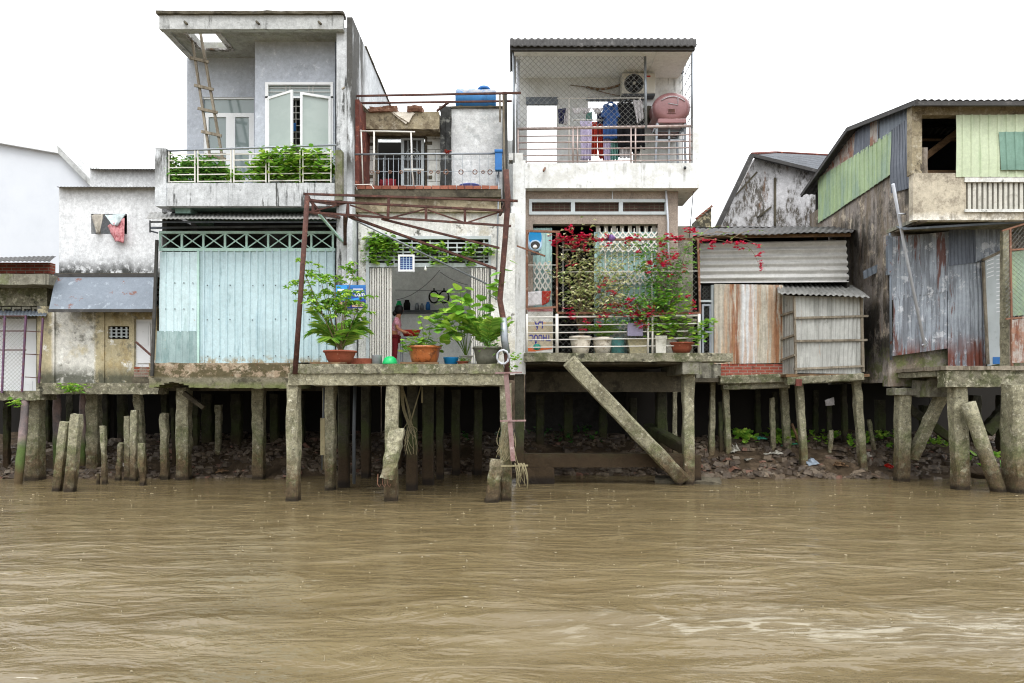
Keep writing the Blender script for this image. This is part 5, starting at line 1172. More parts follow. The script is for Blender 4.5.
for px, lab in ((378, 'pale grey plastic bin on the kitchen platform left of the green bowl'),):
    t = thing('plastic_bin', lab, 'bin', C3(377, 13.7)); a = MB(); a.lathe(C3(377, 13.7), [(.09, 0), (.105, .19), (.115, .2), (.1, .2), (.085, .02)], 18, 1, .8); a.build('bin', m_grey_pl, t)
a = MB(); a.lathe(C3(390, 13.6), [(.15, 0), (.145, .05), (.115, .13), (.06, .165), (.02, .17)], 24); tag(a.build('green_bowl', m_green_pl), 'upturned bright green plastic bowl on the kitchen platform', 'bowl')
def g_orange(t, b_):
    f = MB(); s = MB()
    for i in range(26):
        a_ = random.uniform(0, 6.28); rr = random.uniform(.05, .36); pts = arc(b_, b_ + Vector((math.cos(a_) * rr * 1.15 - .06, math.sin(a_) * rr * .8, random.uniform(-.05, .2))), (0, 0, .1), 5); s.tube(pts, .005, 4)
        for k in range(4): leaf(f, pts[-1] + Vector((random.gauss(0, .05), random.gauss(0, .05), random.gauss(0, .04))), rdir(.2), .11, .10, kind=1)
    for (tx, ty) in [(419, 316), (430, 325), (412, 330)]:
        pts = arc(b_, P(tx, ty, 13.5), (.03, 0, 0), 6); s.tube(pts, .006, 4)
        for q in pts[2:]:
            for _ in range(2): leaf(f, q, rdir(.1), .1, .09, kind=1)
    f.build('foliage', m_lime, t); s.build('stem', m_stem_g, t)
pplant('glazed_flowerpot', 'big embossed orange clay pot with trailing green plant in the kitchen opening', 'potted plant', C3(424.5, 13.55), .31, .36, m_potorange, g_orange, flare=.74)
for (p0, p1, lab) in [(310, 345, 'loose brown plank on the platform edge below the feathery plant'), (400, 438, 'loose brown plank on the platform edge below the big orange pot')]:
    tag(MB().rbox(X(p0, 13.15), X(p1, 13.15), 13.12, 13.3, zp + .002, zp + .035, .08).build('loose_plank', m_wood_brown, rough=.004), lab, 'plank')
t = thing('blue_basket', 'blue plastic basket on the kitchen platform right of the orange pot', 'basket', C3(451, 13.8)); a = MB(); a.lathe(C3(451, 13.8), [(.12, 0), (.145, .13), (.16, .14), (.155, .16), (.13, .14), (.11, .02)], 4 * 5, 1, .8); a.build('basket', m_sky, t)
pplant('seedling_tray', 'low tray of small cacti between the blue basket and grey pot', 'potted plant', C3(463, 13.6), .11, .07, m_potred, lambda t, b_: bush(t, b_, .08, .1, 10, 4, .05, .03, m_lime, m_stem_g))
def g_grey(t, b_):
    palm(t, b_, 16, .88, m_lime, m_stem_g, up=2.4, arch=.35, ll=.27)
    f = MB(); cluster(f, b_ + Vector((.08, -.1, .08)), .22, 80, .1, .04, up=.6); f.build('undergrowth', m_leaf, t)
pplant('grey_flowerpot', 'large grey clay pot with upright palm at the right end of the kitchen platform', 'potted plant', C3(487, 13.45), .26, .34, m_potgrey, g_grey, flare=.72)
def g_broad(t, b_):
    f = MB(); s = MB()
    for (tx, ty) in [(440, 300), (432, 312), (450, 292), (455, 305), (446, 320), (462, 312), (436, 322), (470, 300), (452, 330), (468, 325), (444, 335), (460, 290), (492, 284), (505, 272)]:
        top = P(tx, ty, 13.35 + random.uniform(-.3, .25)); pts = arc(b_, top, (0, 0, .12), 7); s.tube(pts, .008, 4, .004)
        for q in pts[4:]:
            for _ in range(3): leaf(f, q + Vector((random.gauss(0, .07), random.gauss(0, .07), random.gauss(0, .06))), rdir(.1), random.uniform(.15, .24), random.uniform(.15, .23), kind=1, droop=.35)
    f.build('foliage', m_lime, t); s.build('stem', m_stem_g, t)
pplant('broadleaf_plant', 'sprawling plant with large round leaves between the orange and grey pots', 'potted plant', C3(466, 13.9), .12, .2, m_potwhite, g_broad)
# creeper in the transom
t = thing('creeper', 'green creeper trailing through the transom grille above the kitchen', 'creeper', P(430, 262, YF - .05))
f = MB(); s = MB()
for i in range(16):
    x0 = random.uniform(370, 486); y0 = random.uniform(240, 260); pts = [P(x0, y0, YF - .06)]
    for k in range(6): x0 += random.uniform(-7, 9); y0 += random.uniform(-4, 4.5); x0 = min(490, max(368, x0)); y0 = min(263, max(236, y0)); pts.append(P(x0, y0, YF - .06 + random.uniform(-.04, .03)))
    s.tube(pts, .005, 4)
    for q in pts:
        for _ in range(6): leaf(f, q + Vector((random.gauss(0, .07), random.gauss(0, .03), random.gauss(0, .05))), rdir(0), .1, .085, kind=1, droop=.3)
f.build('foliage', m_lime, t); s.build('stem', m_stem_g, t)
# ================================================================== white balcony house
r = thing('balcony_house', 'white house with netted laundry balcony above brown wall and folding gate', 'house', (X(610, 15.7), 15.7, 2.4))
YA = 15.6; YW = 16.7; YG = 15.85
zb0 = Z(188, YA); zb1 = Z(163, YA); zfl = zb0 + .2
a = MB(); a.rbox(X(525, YA), X(699, YA), YA, YA + .12, zb0, zb1, .2); a.rbox(X(525, YA), X(699, YA), YA + .12, YW + .4, zb0 + .002, zfl, .3); a.rbox(X(699, YA) - .12, X(699, YA), YA + .12, YW, zfl, zb1, .2)
bl = a.build('balcony', m_white_clean, r, rough=.004)
a = MB(); a.prb(693, 120, 699.5, 163, YA, .18, .15); a.build('balcony_end_post', m_white_clean, bl, rough=.004)
a = MB(); a.tube([P(545, 168, YA), P(543.5, 171, YA - .25)], .022, 8); a.build('drain_spout', m_rust_light, bl)
a = MB(); a.tube([P(685, 167, YA + .1), P(685, 168, YA - .08)], .03, 10); a.build('overflow_pipe', m_dark_pl, bl)
a = MB(); a.prb(513, 160, 525.5, 374, YA + .02, .3, .2); a.prb(509, 153, 523, 160, YA + .02, .25, .1); a.build('corner_column', m_white_clean, r, rough=.006)
a = MB(); a.prb(515, 374, 524, 470, YA + .05, .25, .15); a.build('column_foot', m_pile_shaded, r, rough=.012)
# upper back wall (open roof terrace behind the doorways)
a = MB(); wallY(a, YW, X(516, YW), X(683, YW), zfl, Z(69, YW), [hole(527, 98, 557, 165, YW), hole(588, 98, 642, 165, YW)], .15)
a.build('upper_wall', m_white_clean, r)
a = MB(); a.pb(526, 97, 558, 104, YW - .03, .1); a.pb(586, 97, 644, 100, YW - .03, .1); a.build('door_lintel', m_galv, r)
a = MB(); a.pb(644, 60, 655, 165, YW - .2, .2); a.build('inner_post', m_white_clean, r)
# roof
zr0 = Z(49, 15.2)
a = MB(); a.corr(P(510, 49, 15.15) + Vector((0, 0, .1)), P(697, 49, 15.15) + Vector((0, 0, .1)), Vector((X(697, 15.15), 17.2, zr0 + .42)), Vector((X(510, 15.15), 17.2, zr0 + .42)), .14, .025); rf = a.build('roof', m_roofdark, r, solid=.012)
a = MB(); a.corr(P(510, 46.5, 15.13), P(696.5, 46.5, 15.13), P(696.5, 38.5, 15.2), P(510, 38.5, 15.2), .14, .02); a.build('roof_edge', m_roofdark, rf, solid=.006)
a = MB(); a.pb(511, 46, 695, 50, 15.18, .08); a.build('fascia', m_roofdark, rf)
a = MB(); a.box(X(514, 15.3), X(694, 15.3), 15.27, YW + .3, Z(50, 15.3) + .02, Z(50, 15.3) + .05)
for i in range(1, 5): a.box(X(514 + i * 36, 15.3), X(514 + i * 36, 15.3) + .03, 15.27, YW, Z(50, 15.3), Z(50, 15.3) + .018)
a.build('ceiling', m_room, rf)
a = MB(); a.pb(516, 66, 684, 69.5, YW - .1, .08); a.pb(516, 70.5, 684, 72.5, YW - .12, .08); a.build('rear_purlin', m_roofdark, rf)
a = MB()
for i in range(28): a.pb(517 + i * 6, 69.4, 520 + i * 6, 70.6, YW - .1, .04)
a.build('purlin_web', m_steel, rf)
for (x0, x1, w_) in [(514, 514, .07), (645, 646, .06), (692, 692, .05)]:
    a = MB(); a.tube([P(x0, 50, YA + .05), P(x1, 163 if x0 < 600 else 128, YA + .05)], w_ / 2, 10); a.build('roof_post', m_steel, r)
a = MB(); a.tube([P(518, 50, YA + .2), P(518, 163, YA + .2)], .04, 8); a.build('downpipe', m_pvc, r)
# netting
a = MB(); a.net(P(516, 128, YA + .02), P(645, 128, YA + .02), P(645, 50, YA + .02), P(516, 50, YA + .02), .125, .0042); o = a.build('wire_netting', m_wire, r)
a = MB(); x_ = X(692.5, YA)
for k in range(6): z_ = Z(60 + k * 11, YA); a.tube([(x_, YA + .05, z_), (x_, YW, z_)], .008, 4)
for k in range(4): a.tube([(x_, YA + .3 + k * .3, Z(52, YA)), (x_, YA + .3 + k * .3, zfl)], .008, 4)
a.build('side_bars', m_steel, r)
a = MB(); a.tube([P(699, 128, YA + .3), P(693, 195, YA + .25), P(689, 240, YA + .2)], .01, 5); a.build('cable', m_dark_pl, r)
# railing
rl = thing('balcony_rail', 'dull steel horizontal rails with paired uprights on the laundry balcony', 'railing', P(605, 162, YA + .05)); Y = YA + .06
MB().tube([P(517, 129, Y), P(693, 126, Y)], .032, 10).build('top_rail', m_railpink, rl)
a = MB()
for k, yy in enumerate((135.5, 142, 148.5, 155, 161)): a.tube([P(517, yy + .8, Y), P(692, yy - .8, Y)], .016, 6)
a.build('rails', m_railpink, rl)
for px in (518, 573, 577.5, 631, 635.5, 690):
    MB().tube([P(px, 128, Y - .01), P(px, 163, Y - .01)], .018, 8).build('upright', m_railpink, rl)
# things on the balcony
t = thing('air_conditioner', 'outdoor air conditioner unit on the balcony back wall under the ceiling', 'air conditioner', P(638, 94, YW - .4)); Y = YW - .42
MB().pb(622, 73, 655.5, 93.5, Y, .32).build('casing', m_acwhite, t, bevel=.02)
c = P(634, 83.5, Y - .004); a = MB()
a.tube([c + Vector((.215 * math.cos(i * .2618), 0, .215 * math.sin(i * .2618))) for i in range(25)], .012, 5)
for rr in (.06, .1, .14, .18): a.tube([c + Vector((rr * math.cos(i * .393), -.004, rr * math.sin(i * .393))) for i in range(17)], .004, 3)
a.build('grille', m_dark_pl, t)
a = MB(); a.add([c + Vector((.2 * math.cos(i * .2618), .001, .2 * math.sin(i * .2618))) for i in range(24)], [tuple(range(24))]); a.tube([c + Vector((0, .001, 0)), c + Vector((0, -.001, 0))], .2, 24); a.build('fan_opening', m_black, t)
a = MB()
for k in range(5):
    t0 = k * 1.2566; u = [c + Vector((rr * math.cos(t0 + dt), -.006, rr * math.sin(t0 + dt))) for rr, dt in ((.04, 0), (.17, .2), (.18, .6), (.05, .7))]; a.add(u, [(0, 1, 2, 3)])
a.build('fan', m_dark_pl, t)
MB().tube([c + Vector((0, -.01, 0)), c + Vector((0, -.03, 0))], .035, 12).build('fan_hub', m_acwhite, t)
MB().pb(644, 75.5, 650.5, 77, Y - .004, .003).build('badge', m_red_pl, t)
MB().pb(622, 93.5, 655, 95.5, Y, .4).build('bracket', m_dark_pl, t)
a = MB(); a.tube(arc(P(586, 87, YW - .06), P(622, 84, YW - .1), (0, 0, -.08)), .028, 6); a.tube(arc(P(570, 85, YW - .03), P(586, 87, YW - .06), (0, 0, 0)), .012, 5); a.tube(arc(P(590, 88, YW - .06), P(635, 97, YW - .1), (0, 0, -.05)), .012, 5); tag(a.build('coolant_pipe', m_wood_brown), 'wrapped coolant pipe running along the wall to the air conditioner', 'pipe')
a = MB(); a.lathe(P(650, 56, YA + .55) , [(.3, -.02), (.33, .0), (.3, .03), (.12, .05)], 24); tag(a.build('ceiling_tray', m_potcream), 'round stained tray fixed under the balcony ceiling', 'tray')
t = thing('pink_water_tank', 'dusty pink oval water heater tank on a metal stand at the balcony corner', 'water tank', P(672, 122, YA + .25))
Y0 = YA + .1; c = P(672.5, 106, Y0)
prof = [(0, .30), (.03, .38), (.07, .42), (.14, .435), (.5, .44), (.9, .435), (.97, .40), (1.0, .3)]
a = MB(); vs = []; fs = []; n = 28
for (u, rr) in prof:
    for k in range(n): th = 2 * math.pi * k / n; vs.append(c + Vector((math.cos(th) * rr * 1.0, u * 1.0, math.sin(th) * rr * .78)))
for i in range(len(prof) - 1):
    for k in range(n): fs.append((i * n + k, i * n + (k + 1) % n, (i + 1) * n + (k + 1) % n, (i + 1) * n + k))
fs += [tuple(range(n))[::-1], tuple(range((len(prof) - 1) * n, len(prof) * n))]
a.add(vs, fs, True); a.build('tank', m_pink_tank, t)
a = MB(); a.box(c.x - .32, c.x + .32, Y0 + .02, Y0 + .9, c.z - .37, c.z - .27); a.box(c.x - .12, c.x + .07, Y0 - .02, Y0 + .1, c.z - .17, c.z - .05); a.build('end_fitting', m_pink_tank, t, bevel=.015)
a = MB(); a.box(c.x - .1, c.x + .05, Y0 - .024, Y0 - .018, c.z - .15, c.z - .07); a.build('recess', m_rust, t)
a = MB(); a.tube(arc((c.x - .25, Y0 - .01, c.z + .12), (c.x + .28, Y0 - .01, c.z + .1), (0, -.01, .1), 8), .008, 5); a.tube([(c.x + .12, Y0 - .01, c.z + .17), (c.x + .12, Y0 - .01, c.z + .02), (c.x - .1, Y0 - .01, c.z + .06)], .008, 5); a.build('pipework', m_pvc, t)
st = thing('tank_stand', 'sloping steel stand carrying the pink water tank', 'stand', (c.x, Y0 + .5, zfl))
a = MB()
for dx in (-.32, .3):
    for yy in (.15, .85):
        a.bar((c.x + dx * 1.15, Y0 + yy, zfl), (c.x + dx, Y0 + yy, c.z - .39), .045)
for dx in (-.32, .3): a.bar((c.x + dx, Y0 + .05, c.z - .39), (c.x + dx, Y0 + 1, c.z - .39), .05)
a.bar((c.x - .35, Y0 + .2, c.z - .7), (c.x + .33, Y0 + .2, c.z - .7), .04); a.bar((c.x - .05, Y0 + .2, zfl), (c.x - .03, Y0 + .2, c.z - .39), .04)
for k in range(4): a.bar((c.x - .35, Y0 + .1 + k * .25, c.z - .42), (c.x + .35, Y0 + .1 + k * .25, c.z - .42), .04)
a.build('frame', m_steel, st)
a = MB(); a.box(c.x - .8, c.x - .3, Y0 + .5, Y0 + .53, zfl, c.z - .42); a.build('back_panel', m_zinc, st)
a = MB(); c2 = P(649, 113, YA + .55); a.tube([c2, c2 + Vector((0, .3, 0))], .17, 20); tag(a.build('round_vent', m_dark_conc), 'dark round drum half hidden beside the pink tank', 'drum')
# laundry
lr = thing('clothes_rail', 'white pipe clothes rail across the balcony', 'clothes rail', P(608, 162, YA + .35)); Y = YA + .4
a = MB(); a.tube([P(557, 98.5, Y), P(645, 98, Y)], .014, 6); a.tube([P(569, 98, Y), P(569, 163, Y)], .018, 6); a.tube([P(640, 98, Y), P(641, 163, Y)], .018, 6); a.tube([P(573, 120, Y), P(602, 120, Y)], .014, 6); a.build('pipe', m_railwhite, lr)
LG = 'laundry hanging on the balcony of the white house'
def garment(pts, mat, lab, nm='hanging_garment', fold=.045, k=14, seed=1):
    sheet([P(*p) for p in pts], 16, 18, fold, mat, nm, lab, 'laundry', LG, k=k, seed=seed, solid=.012)
garment([(558, 109, Y), (566, 108, Y), (563, 124, Y), (559, 123, Y)], m_cloth_navy, 'small navy garment hanging at the far left of the rail', seed=1)
garment([(563, 109, Y + .05), (568, 108, Y + .05), (567, 125, Y + .05), (564, 124, Y + .05)], m_cloth_white, 'narrow white garment hanging beside the small navy one', seed=2)
for i, (x0, lab) in enumerate([(571, 'short white cloth on the line, left of three'), (580, 'short white cloth on the line, middle of three'), (592, 'short white cloth on the line, right of three')]):
    garment([(x0, 108, Y - .03), (x0 + 11, 108, Y - .03), (x0 + 8, 113.5, Y - .04), (x0 + 3, 113.5, Y - .04)], m_cloth_white, lab, 'hanging_cloth', seed=3 + i)
garment([(580, 121, Y - .05), (592, 121, Y - .05), (591, 160, Y - .05), (581, 160, Y - .05)], m_cloth_lilac, 'long pale lilac trousers hanging low at the left of the laundry', k=20, seed=9)
garment([(592, 122, Y + .02), (597, 122, Y + .02), (597, 156, Y + .02), (591, 155, Y + .02)], m_cloth_red, 'long dark red garment hanging next to the pale lilac trousers', seed=10)
garment([(598, 124, Y + .1), (603, 124, Y + .1), (605, 160, Y + .1), (599, 158, Y + .1)], m_cloth_red, 'red and orange cloth partly behind the blue shirt', seed=16)
garment([(603, 138, Y - .02), (610, 138, Y - .02), (610, 161, Y - .02), (604, 161, Y - .02)], m_cloth_lilac, 'lilac cloth hanging below the left side of the blue shirt', seed=11, k=18)
garment([(609, 138, Y + .04), (618, 138, Y + .04), (618, 160, Y + .04), (610, 160, Y + .04)], m_cloth_teal, 'sea green cloth hanging below the blue shirt', seed=12, k=18)
garment([(619, 136, Y + .06), (632, 136, Y + .06), (631, 158, Y + .06), (620, 158, Y + .06)], m_cloth_white, 'white trousers hanging below the black jacket', seed=13, k=18)
def shirt(name, lab, mat, x0, x1, y0, y1, Yg, slw, sll, seed):
    sh = thing(name, lab, 'shirt' if 'shirt' in name else 'jacket', P((x0 + x1) / 2, y1, Yg), LG)
    sheet([P(x0, y0 + 2, Yg), P(x1, y0 + 2, Yg), P(x1 - .5, y1, Yg), P(x0 + .5, y1, Yg)], 18, 22, .05, mat, 'torso', None, parent=sh, k=12, seed=seed)
    sheet([P(x0 + 1.5, y0 + 1, Yg + .03), P(x0 + slw, y0 + .5, Yg - .03), P(x0 + slw - 2, y0 + sll, Yg - .05), P(x0 - 2.5, y0 + sll - 1, Yg)], 8, 12, .04, mat, 'sleeve', None, parent=sh, k=5, seed=seed + 1)
    sheet([P(x1 - slw, y0 + .5, Yg - .04), P(x1 - 1.5, y0 + 1, Yg + .03), P(x1 + 3, y0 + sll - 1, Yg), P(x1 - slw + 3, y0 + sll, Yg - .05)], 8, 12, .04, mat, 'sleeve', None, parent=sh, k=5, seed=seed + 2)
    a = MB(); m = (x0 + x1) / 2; a.tube([P(m - 3, y0 + 2.5, Yg - .04), P(m - 2, y0 - .5, Yg), P(m + 2, y0 - .5, Yg), P(m + 3, y0 + 2.5, Yg - .04)], .02, 6); a.build('collar', mat, sh)
    a = MB(); a.tube([P(x0 + 2, y0 + 2, Yg), P(m, y0 - 1.5, Yg), P(x1 - 2, y0 + 2, Yg)], .008, 5); a.tube([P(m, y0 - 1.5, Yg), P(m, 98.5, Y)], .005, 4); a.build('hanger', m_steel, sh)
shirt('blue_shirt', 'denim blue short sleeved shirt hanging in the middle of the laundry', m_cloth_blue, 603, 618, 103, 139, Y - .1, 4.5, 15, 20)
shirt('black_jacket', 'large black jacket hanging right of the blue shirt', m_cloth_black, 617, 639, 101, 147, Y - .06, 6, 38, 30)
garment([(631, 120, Y - .12), (644, 118, Y - .12), (645, 150, Y - .12), (634, 140, Y - .12)], m_cloth_black, 'black garment hanging low between black jacket and pink tank', seed=40)
garment([(633, 100, Y - .15), (642, 101, Y - .15), (643, 119, Y - .15), (637, 124, Y - .15)], m_cloth_white, 'white and grey shirt hanging at the right end of the rail', seed=41)
garment([(597, 112, Y + .15), (604, 112, Y + .15), (604, 150, Y + .15), (598, 150, Y + .15)], m_cloth_navy, 'dark navy trousers hanging between the red garment and blue shirt', seed=50, k=10)
garment([(612, 140, Y + .12), (622, 140, Y + .12), (622, 156, Y + .12), (613, 158, Y + .12)], m_cloth_navy, 'dark navy cloth hanging low below the blue shirt', seed=51, k=10)
garment([(625, 108, Y + .1), (641, 106, Y + .1), (641, 152, Y + .1), (627, 152, Y + .1)], m_cloth_black, 'long black garment hanging behind the black jacket', seed=52, k=12)
garment([(586, 112, Y + .12), (592, 112, Y + .12), (592, 135, Y + .12), (586, 134, Y + .12)], m_cloth_teal, 'small sea green cloth hanging above the lilac trousers', seed=53, k=8)
t = thing('dark_bucket', 'dark grey lidded bucket on the balcony floor by the railing', 'bucket', (X(554, YA + .3), YA + .3, zfl)); c = (X(554, YA + .32), YA + .32, zfl + .05)
a = MB(); a.lathe(c, [(.1, 0), (.13, .2), (.15, .21), (.15, .24)], 20); a.build('bucket', m_dark_pl, t); a = MB(); a.lathe((c[0], c[1], c[2] + .24), [(.155, 0), (.15, .03), (.05, .06)], 20); a.build('lid', m_black, t)
# ---------------- ground storey
zg = Z(353, 15.3); zgt = zb0
a = MB(); wallY(a, YG, X(525.5, YG), X(678, YG), zg - .1, zgt - .003, [hole(530, 199, 667, 213, YG), hole(533, 224, 658, 356, YG)], .2); a.build('brown_wall', m_brownwall, r)
a = MB(); a.prb(612, 190, 613, 199, YG - .02, .02); a.tube([P(666, 190, YG - .06), P(668, 222, YG - .06), P(669, 353, YG - .06)], .025, 6); a.build('wall_conduit', m_pvc, r)
a = MB(); a.prb(677, 226, 693, 362, YG + .35, .5, .2); a.build('side_pier', m_conc, r, rough=.008)
a = MB()
for q in [(529, 199, 668, 202), (529, 211.5, 668, 214.5), (529, 202, 532, 211.5), (571, 202, 575, 211.5), (619, 202, 623, 211.5), (665, 202, 668, 211.5)]: a.pb(*q, YG - .03, .1)
vf = a.build('vent_window', m_greyframe, r)
a = MB(); a.pb(532, 202, 665, 211.5, YG + .06, .01); a.build('vent_pane', m_ventdark, vf)
a = MB()
for i in range(26): a.pb(534 + i * 5, 202, 534.6 + i * 5, 211.5, YG + .045, .01)
for y in (205, 208.3): a.pb(532, y, 665, y + .5, YG + .044, .008)
a.build('vent_bars', m_dark_conc, vf)
a = MB(); a.box(X(525, YG), X(680, YG), YG + .2, 21, zg - .1, zg - .02)
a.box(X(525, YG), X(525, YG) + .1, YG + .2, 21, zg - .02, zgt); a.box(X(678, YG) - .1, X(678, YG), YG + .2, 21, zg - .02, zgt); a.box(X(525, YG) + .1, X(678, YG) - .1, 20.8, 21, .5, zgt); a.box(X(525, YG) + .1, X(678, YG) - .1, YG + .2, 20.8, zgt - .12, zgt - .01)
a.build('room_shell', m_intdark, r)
# doors: teal panels and white lattice folding gate
a = MB(); a.corr(P(533, 354, YG + .14), P(552, 354, YG + .14), P(552, 228, YG + .14), P(533, 228, YG + .14), .12, .02, 'rib', 4, .005); a.build('teal_panel', m_tealpanel, r)
a = MB(); a.corr(P(594, 354, YG + .14), P(656, 354, YG + .14), P(656, 232, YG + .14), P(594, 232, YG + .14), .12, .03, 'rib', 4, .005); a.build('teal_panel', m_tealpanel, r)
a = MB()
for i in range(8): a.pb(596 + i * 8, 224, 600 + i * 8, 232, YG + .16, .02)
a.build('gate_slats', m_potwhite, r)
def lattice(p0, p1, y0, y1, Yl, nx, ny):
    a = MB(); dx = (p1 - p0) / nx; dy = (y1 - y0) / ny
    for i in range(nx + 1): a.pb(p0 + i * dx - .35, y0, p0 + i * dx + .35, y1, Yl + .012, .012)
    for i in range(nx):
        for j in range(ny):
            xa = p0 + i * dx; ya = y0 + j * dy
            a.bar(P(xa, ya, Yl), P(xa + dx, ya + dy, Yl), .026, .03); a.bar(P(xa, ya + dy, Yl + .001), P(xa + dx, ya, Yl + .001), .026, .03)
    return a
a = lattice(600, 657, 232, 252, YG + .04, 10, 3)
for seg in ((270, 285), (295, 312), (322, 340)):
    b = lattice(600, 657, seg[0], seg[1], YG + .05, 10, 2); a.add(b.v, b.f)
for i in range(11): a.pb(600 + 5.7 * i - .35, 228, 600 + 5.7 * i + .35, 352, YG + .06, .015)
a.build('lattice_gate', m_railwhite, r)
a = lattice(534, 551, 262, 300, YG + .05, 3, 4); a.build('lattice_gate', m_railwhite, r)
# platform on pile, footing frame and fallen prop
pf = thing('balcony_platform', 'concrete front platform of the white house with long slanting prop below', 'platform', (X(620, 15.3), 15.3, 2.4)); Yp = 15.25
a = MB(); a.rbox(X(524, Yp), X(733, Yp), Yp, YG + .02, Z(361.5, Yp), Z(353, Yp), .14); a.build('slab', m_conc_mossy, pf, rough=.014)
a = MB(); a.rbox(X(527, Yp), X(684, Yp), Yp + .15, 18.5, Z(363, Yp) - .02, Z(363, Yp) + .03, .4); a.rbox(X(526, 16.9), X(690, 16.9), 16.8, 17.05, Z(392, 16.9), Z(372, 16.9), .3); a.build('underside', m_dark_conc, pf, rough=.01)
a = MB(); a.rbox(X(683, Yp), X(702, Yp), Yp + .03, 17.5, Z(374, Yp), Z(361.8, Yp), .15); a.build('edge_beam', m_conc, pf, rough=.012)
stilt(pf, 688, 372, 688, 462, 12, 15.75); stilt(pf, 661, 375, 661, 445, 12, 17.6, m_pile_shaded); stilt(pf, 674.5, 377, 674.5, 430, 5, 17.8)
a = MB(); a.rbox(X(520, 15.8), X(694, 15.8), 15.72, 16.0, Z(467, 15.8), Z(453.5, 15.8), .14); a.rbox(X(516, 15.8), X(554, 15.8), 15.7, 16.02, -.3, Z(467, 15.8) - .003, .14); a.rbox(X(680, 15.8), X(700, 15.8), 15.7, 16.1, -.3, Z(455, 15.8), .14); a.build('footing_beam', m_pile_shaded, pf, rough=.016)
beam(pf, P(648, 428, 18), P(688, 450, 16), .26, 'rear_brace', m_pile_shaded)
beam(pf, P(569, 361, 15.12), P(683, 480, 15.65), .31, 'slanting_prop', m_pile, .3, .02)
o = MB().pile(P(655, 481, 16.1), P(720, 484, 15.8), .5, .22).build('foot_slab', m_dark_conc, pf, rough=.03)
for (x0, x1, y0, y1, w_, Y_) in [(540, 540, 395, 455, 9, 18.6), (568, 568, 395, 452, 10, 19.2), (603, 603, 398, 452, 9, 19.4), (633, 633, 398, 450, 8, 19.0)]: stilt(pf, x0, y0, x1, y1, w_, Y_, m_pile_shaded)
# platform railing & rusty frame
rl = thing('platform_railing', 'white painted pipe railing before the pots of the white house', 'railing', P(612, 353, Yp + .1)); Y = Yp + .1
a = MB()
for k, yy in enumerate((316.5, 324.5, 332, 339, 346.5)): a.tube([P(526, yy + 1, Y), P(699, yy - 1, Y)], .022 if k == 0 else .014, 6)
a.build('rails', m_railwhite, rl)
for px, rr in ((557, .035), (648, .022), (652.5, .022), (699, .03), (527, .02)): MB().tube([P(px, 314, Y - .02), P(px, 354, Y - .02)], rr, 8).build('upright', m_railwhite, rl)
rf = thing('rusty_cage', 'rusty iron cage with wire mesh above the white platform railing', 'frame', P(612, 314, Yp + .1))
a = MB()
for (A, B) in [((526, 231), (560, 232)), ((557, 231), (557, 312)), ((527, 232), (527, 310)), ((526, 309), (558, 307)), ((557, 240), (702, 239)), ((698, 239), (700, 314)), ((557, 313), (700, 313)), ((558, 231), (558, 240))]: a.bar(P(*A, Y), P(*B, Y), .045)
for (A, B) in [((557, 232, Y), (557, 234, YG)), ((698, 240, Y), (690, 240, YG)), ((527, 232, Y), (529, 233, YG)), ((517, 246, Y - .3), (545, 256, Y - .1))]: a.bar(P(*A), P(*B), .03)
a.build('frame', m_rust_light, rf, rough=.004)
a = MB()
for (A, B) in [((527, 265), (557, 265)), ((563, 250), (600, 250)), ((560, 272), (699, 271))]: a.bar(P(*A, Y), P(*B, Y), .012)
for px in (563, 605, 652): a.bar(P(px, 240, Y), P(px, 313, Y), .01)
a.build('rod', m_railwhite, rf)
a = MB(); a.net(P(559, 352, Y + .05), P(697, 352, Y + .05), P(697, 242, Y + .05), P(559, 242, Y + .05), .13, .0026); a.net(P(528, 350, Y + .05), P(555, 350, Y + .05), P(555, 265, Y + .05), P(528, 265, Y + .05), .13, .0026); a.build('wire_mesh', m_wire, rf)
# sign board stored upside down
t = thing('cigarette_sign', 'old advertising board standing upside down with blue letters behind the railing', 'sign', P(541, 353, Y + .3)); Ys = Y + .3
MB().pb(527.5, 308, 553, 352.5, Ys, .05).build('board', m_signw, t)
a = MB(); a.pb(528, 322, 552.6, 349, Ys - .003, .002); a.build('printed_panel', m_signcream, t)
a = MB(); a.pb(528, 308.5, 552.6, 311.5, Ys - .003, .002); a.build('top_band', m_cloth_pink, t)
a = MB(); a.pb(528, 347, 536, 351.5, Ys - .006, .002); a.poly([P(536, 351, Ys - .006), P(536, 348.5, Ys - .006), P(552, 346.5, Ys - .006), P(552, 349, Ys - .006)][::-1], .002); a.build('orange_print', m_orange, t)
a = MB(); a.lathe((0, 0, 0), [(.09, -.002), (.09, .002)], 16); a.v = [Vector((p.x, p.z, p.y * .8)) + P(537, 347, Ys - .008) for p in a.v]; a.build('round_emblem', m_tealink, t)
text_mesh('THUỐC', .2, m_ink, 'lettering', t, P(540, 337.5, Ys - .006), rot=(0, math.pi, 0), sx=.68)
text_mesh('LÁ', .21, m_ink, 'lettering', t, P(539, 324.5, Ys - .006), rot=(0, math.pi, 0), sx=.8)
sheet([P(528, 292, Y + .16), P(542, 291, Y + .16), P(542, 305, Y + .16), P(528, 306, Y + .16)], 12, 8, .02, m_cloth_white, 'small_towel', 'white cloth hanging on the rusty frame above the upside down board', 'cloth', k=6)
sheet([P(542, 291, Y + .16), P(551, 291, Y + .16), P(549, 302, Y + .16), P(542, 306, Y + .16)], 12, 8, .03, m_cloth_red, 'small_towel', 'dark red and gold cloth hanging beside the white one', 'cloth', k=8, seed=4)
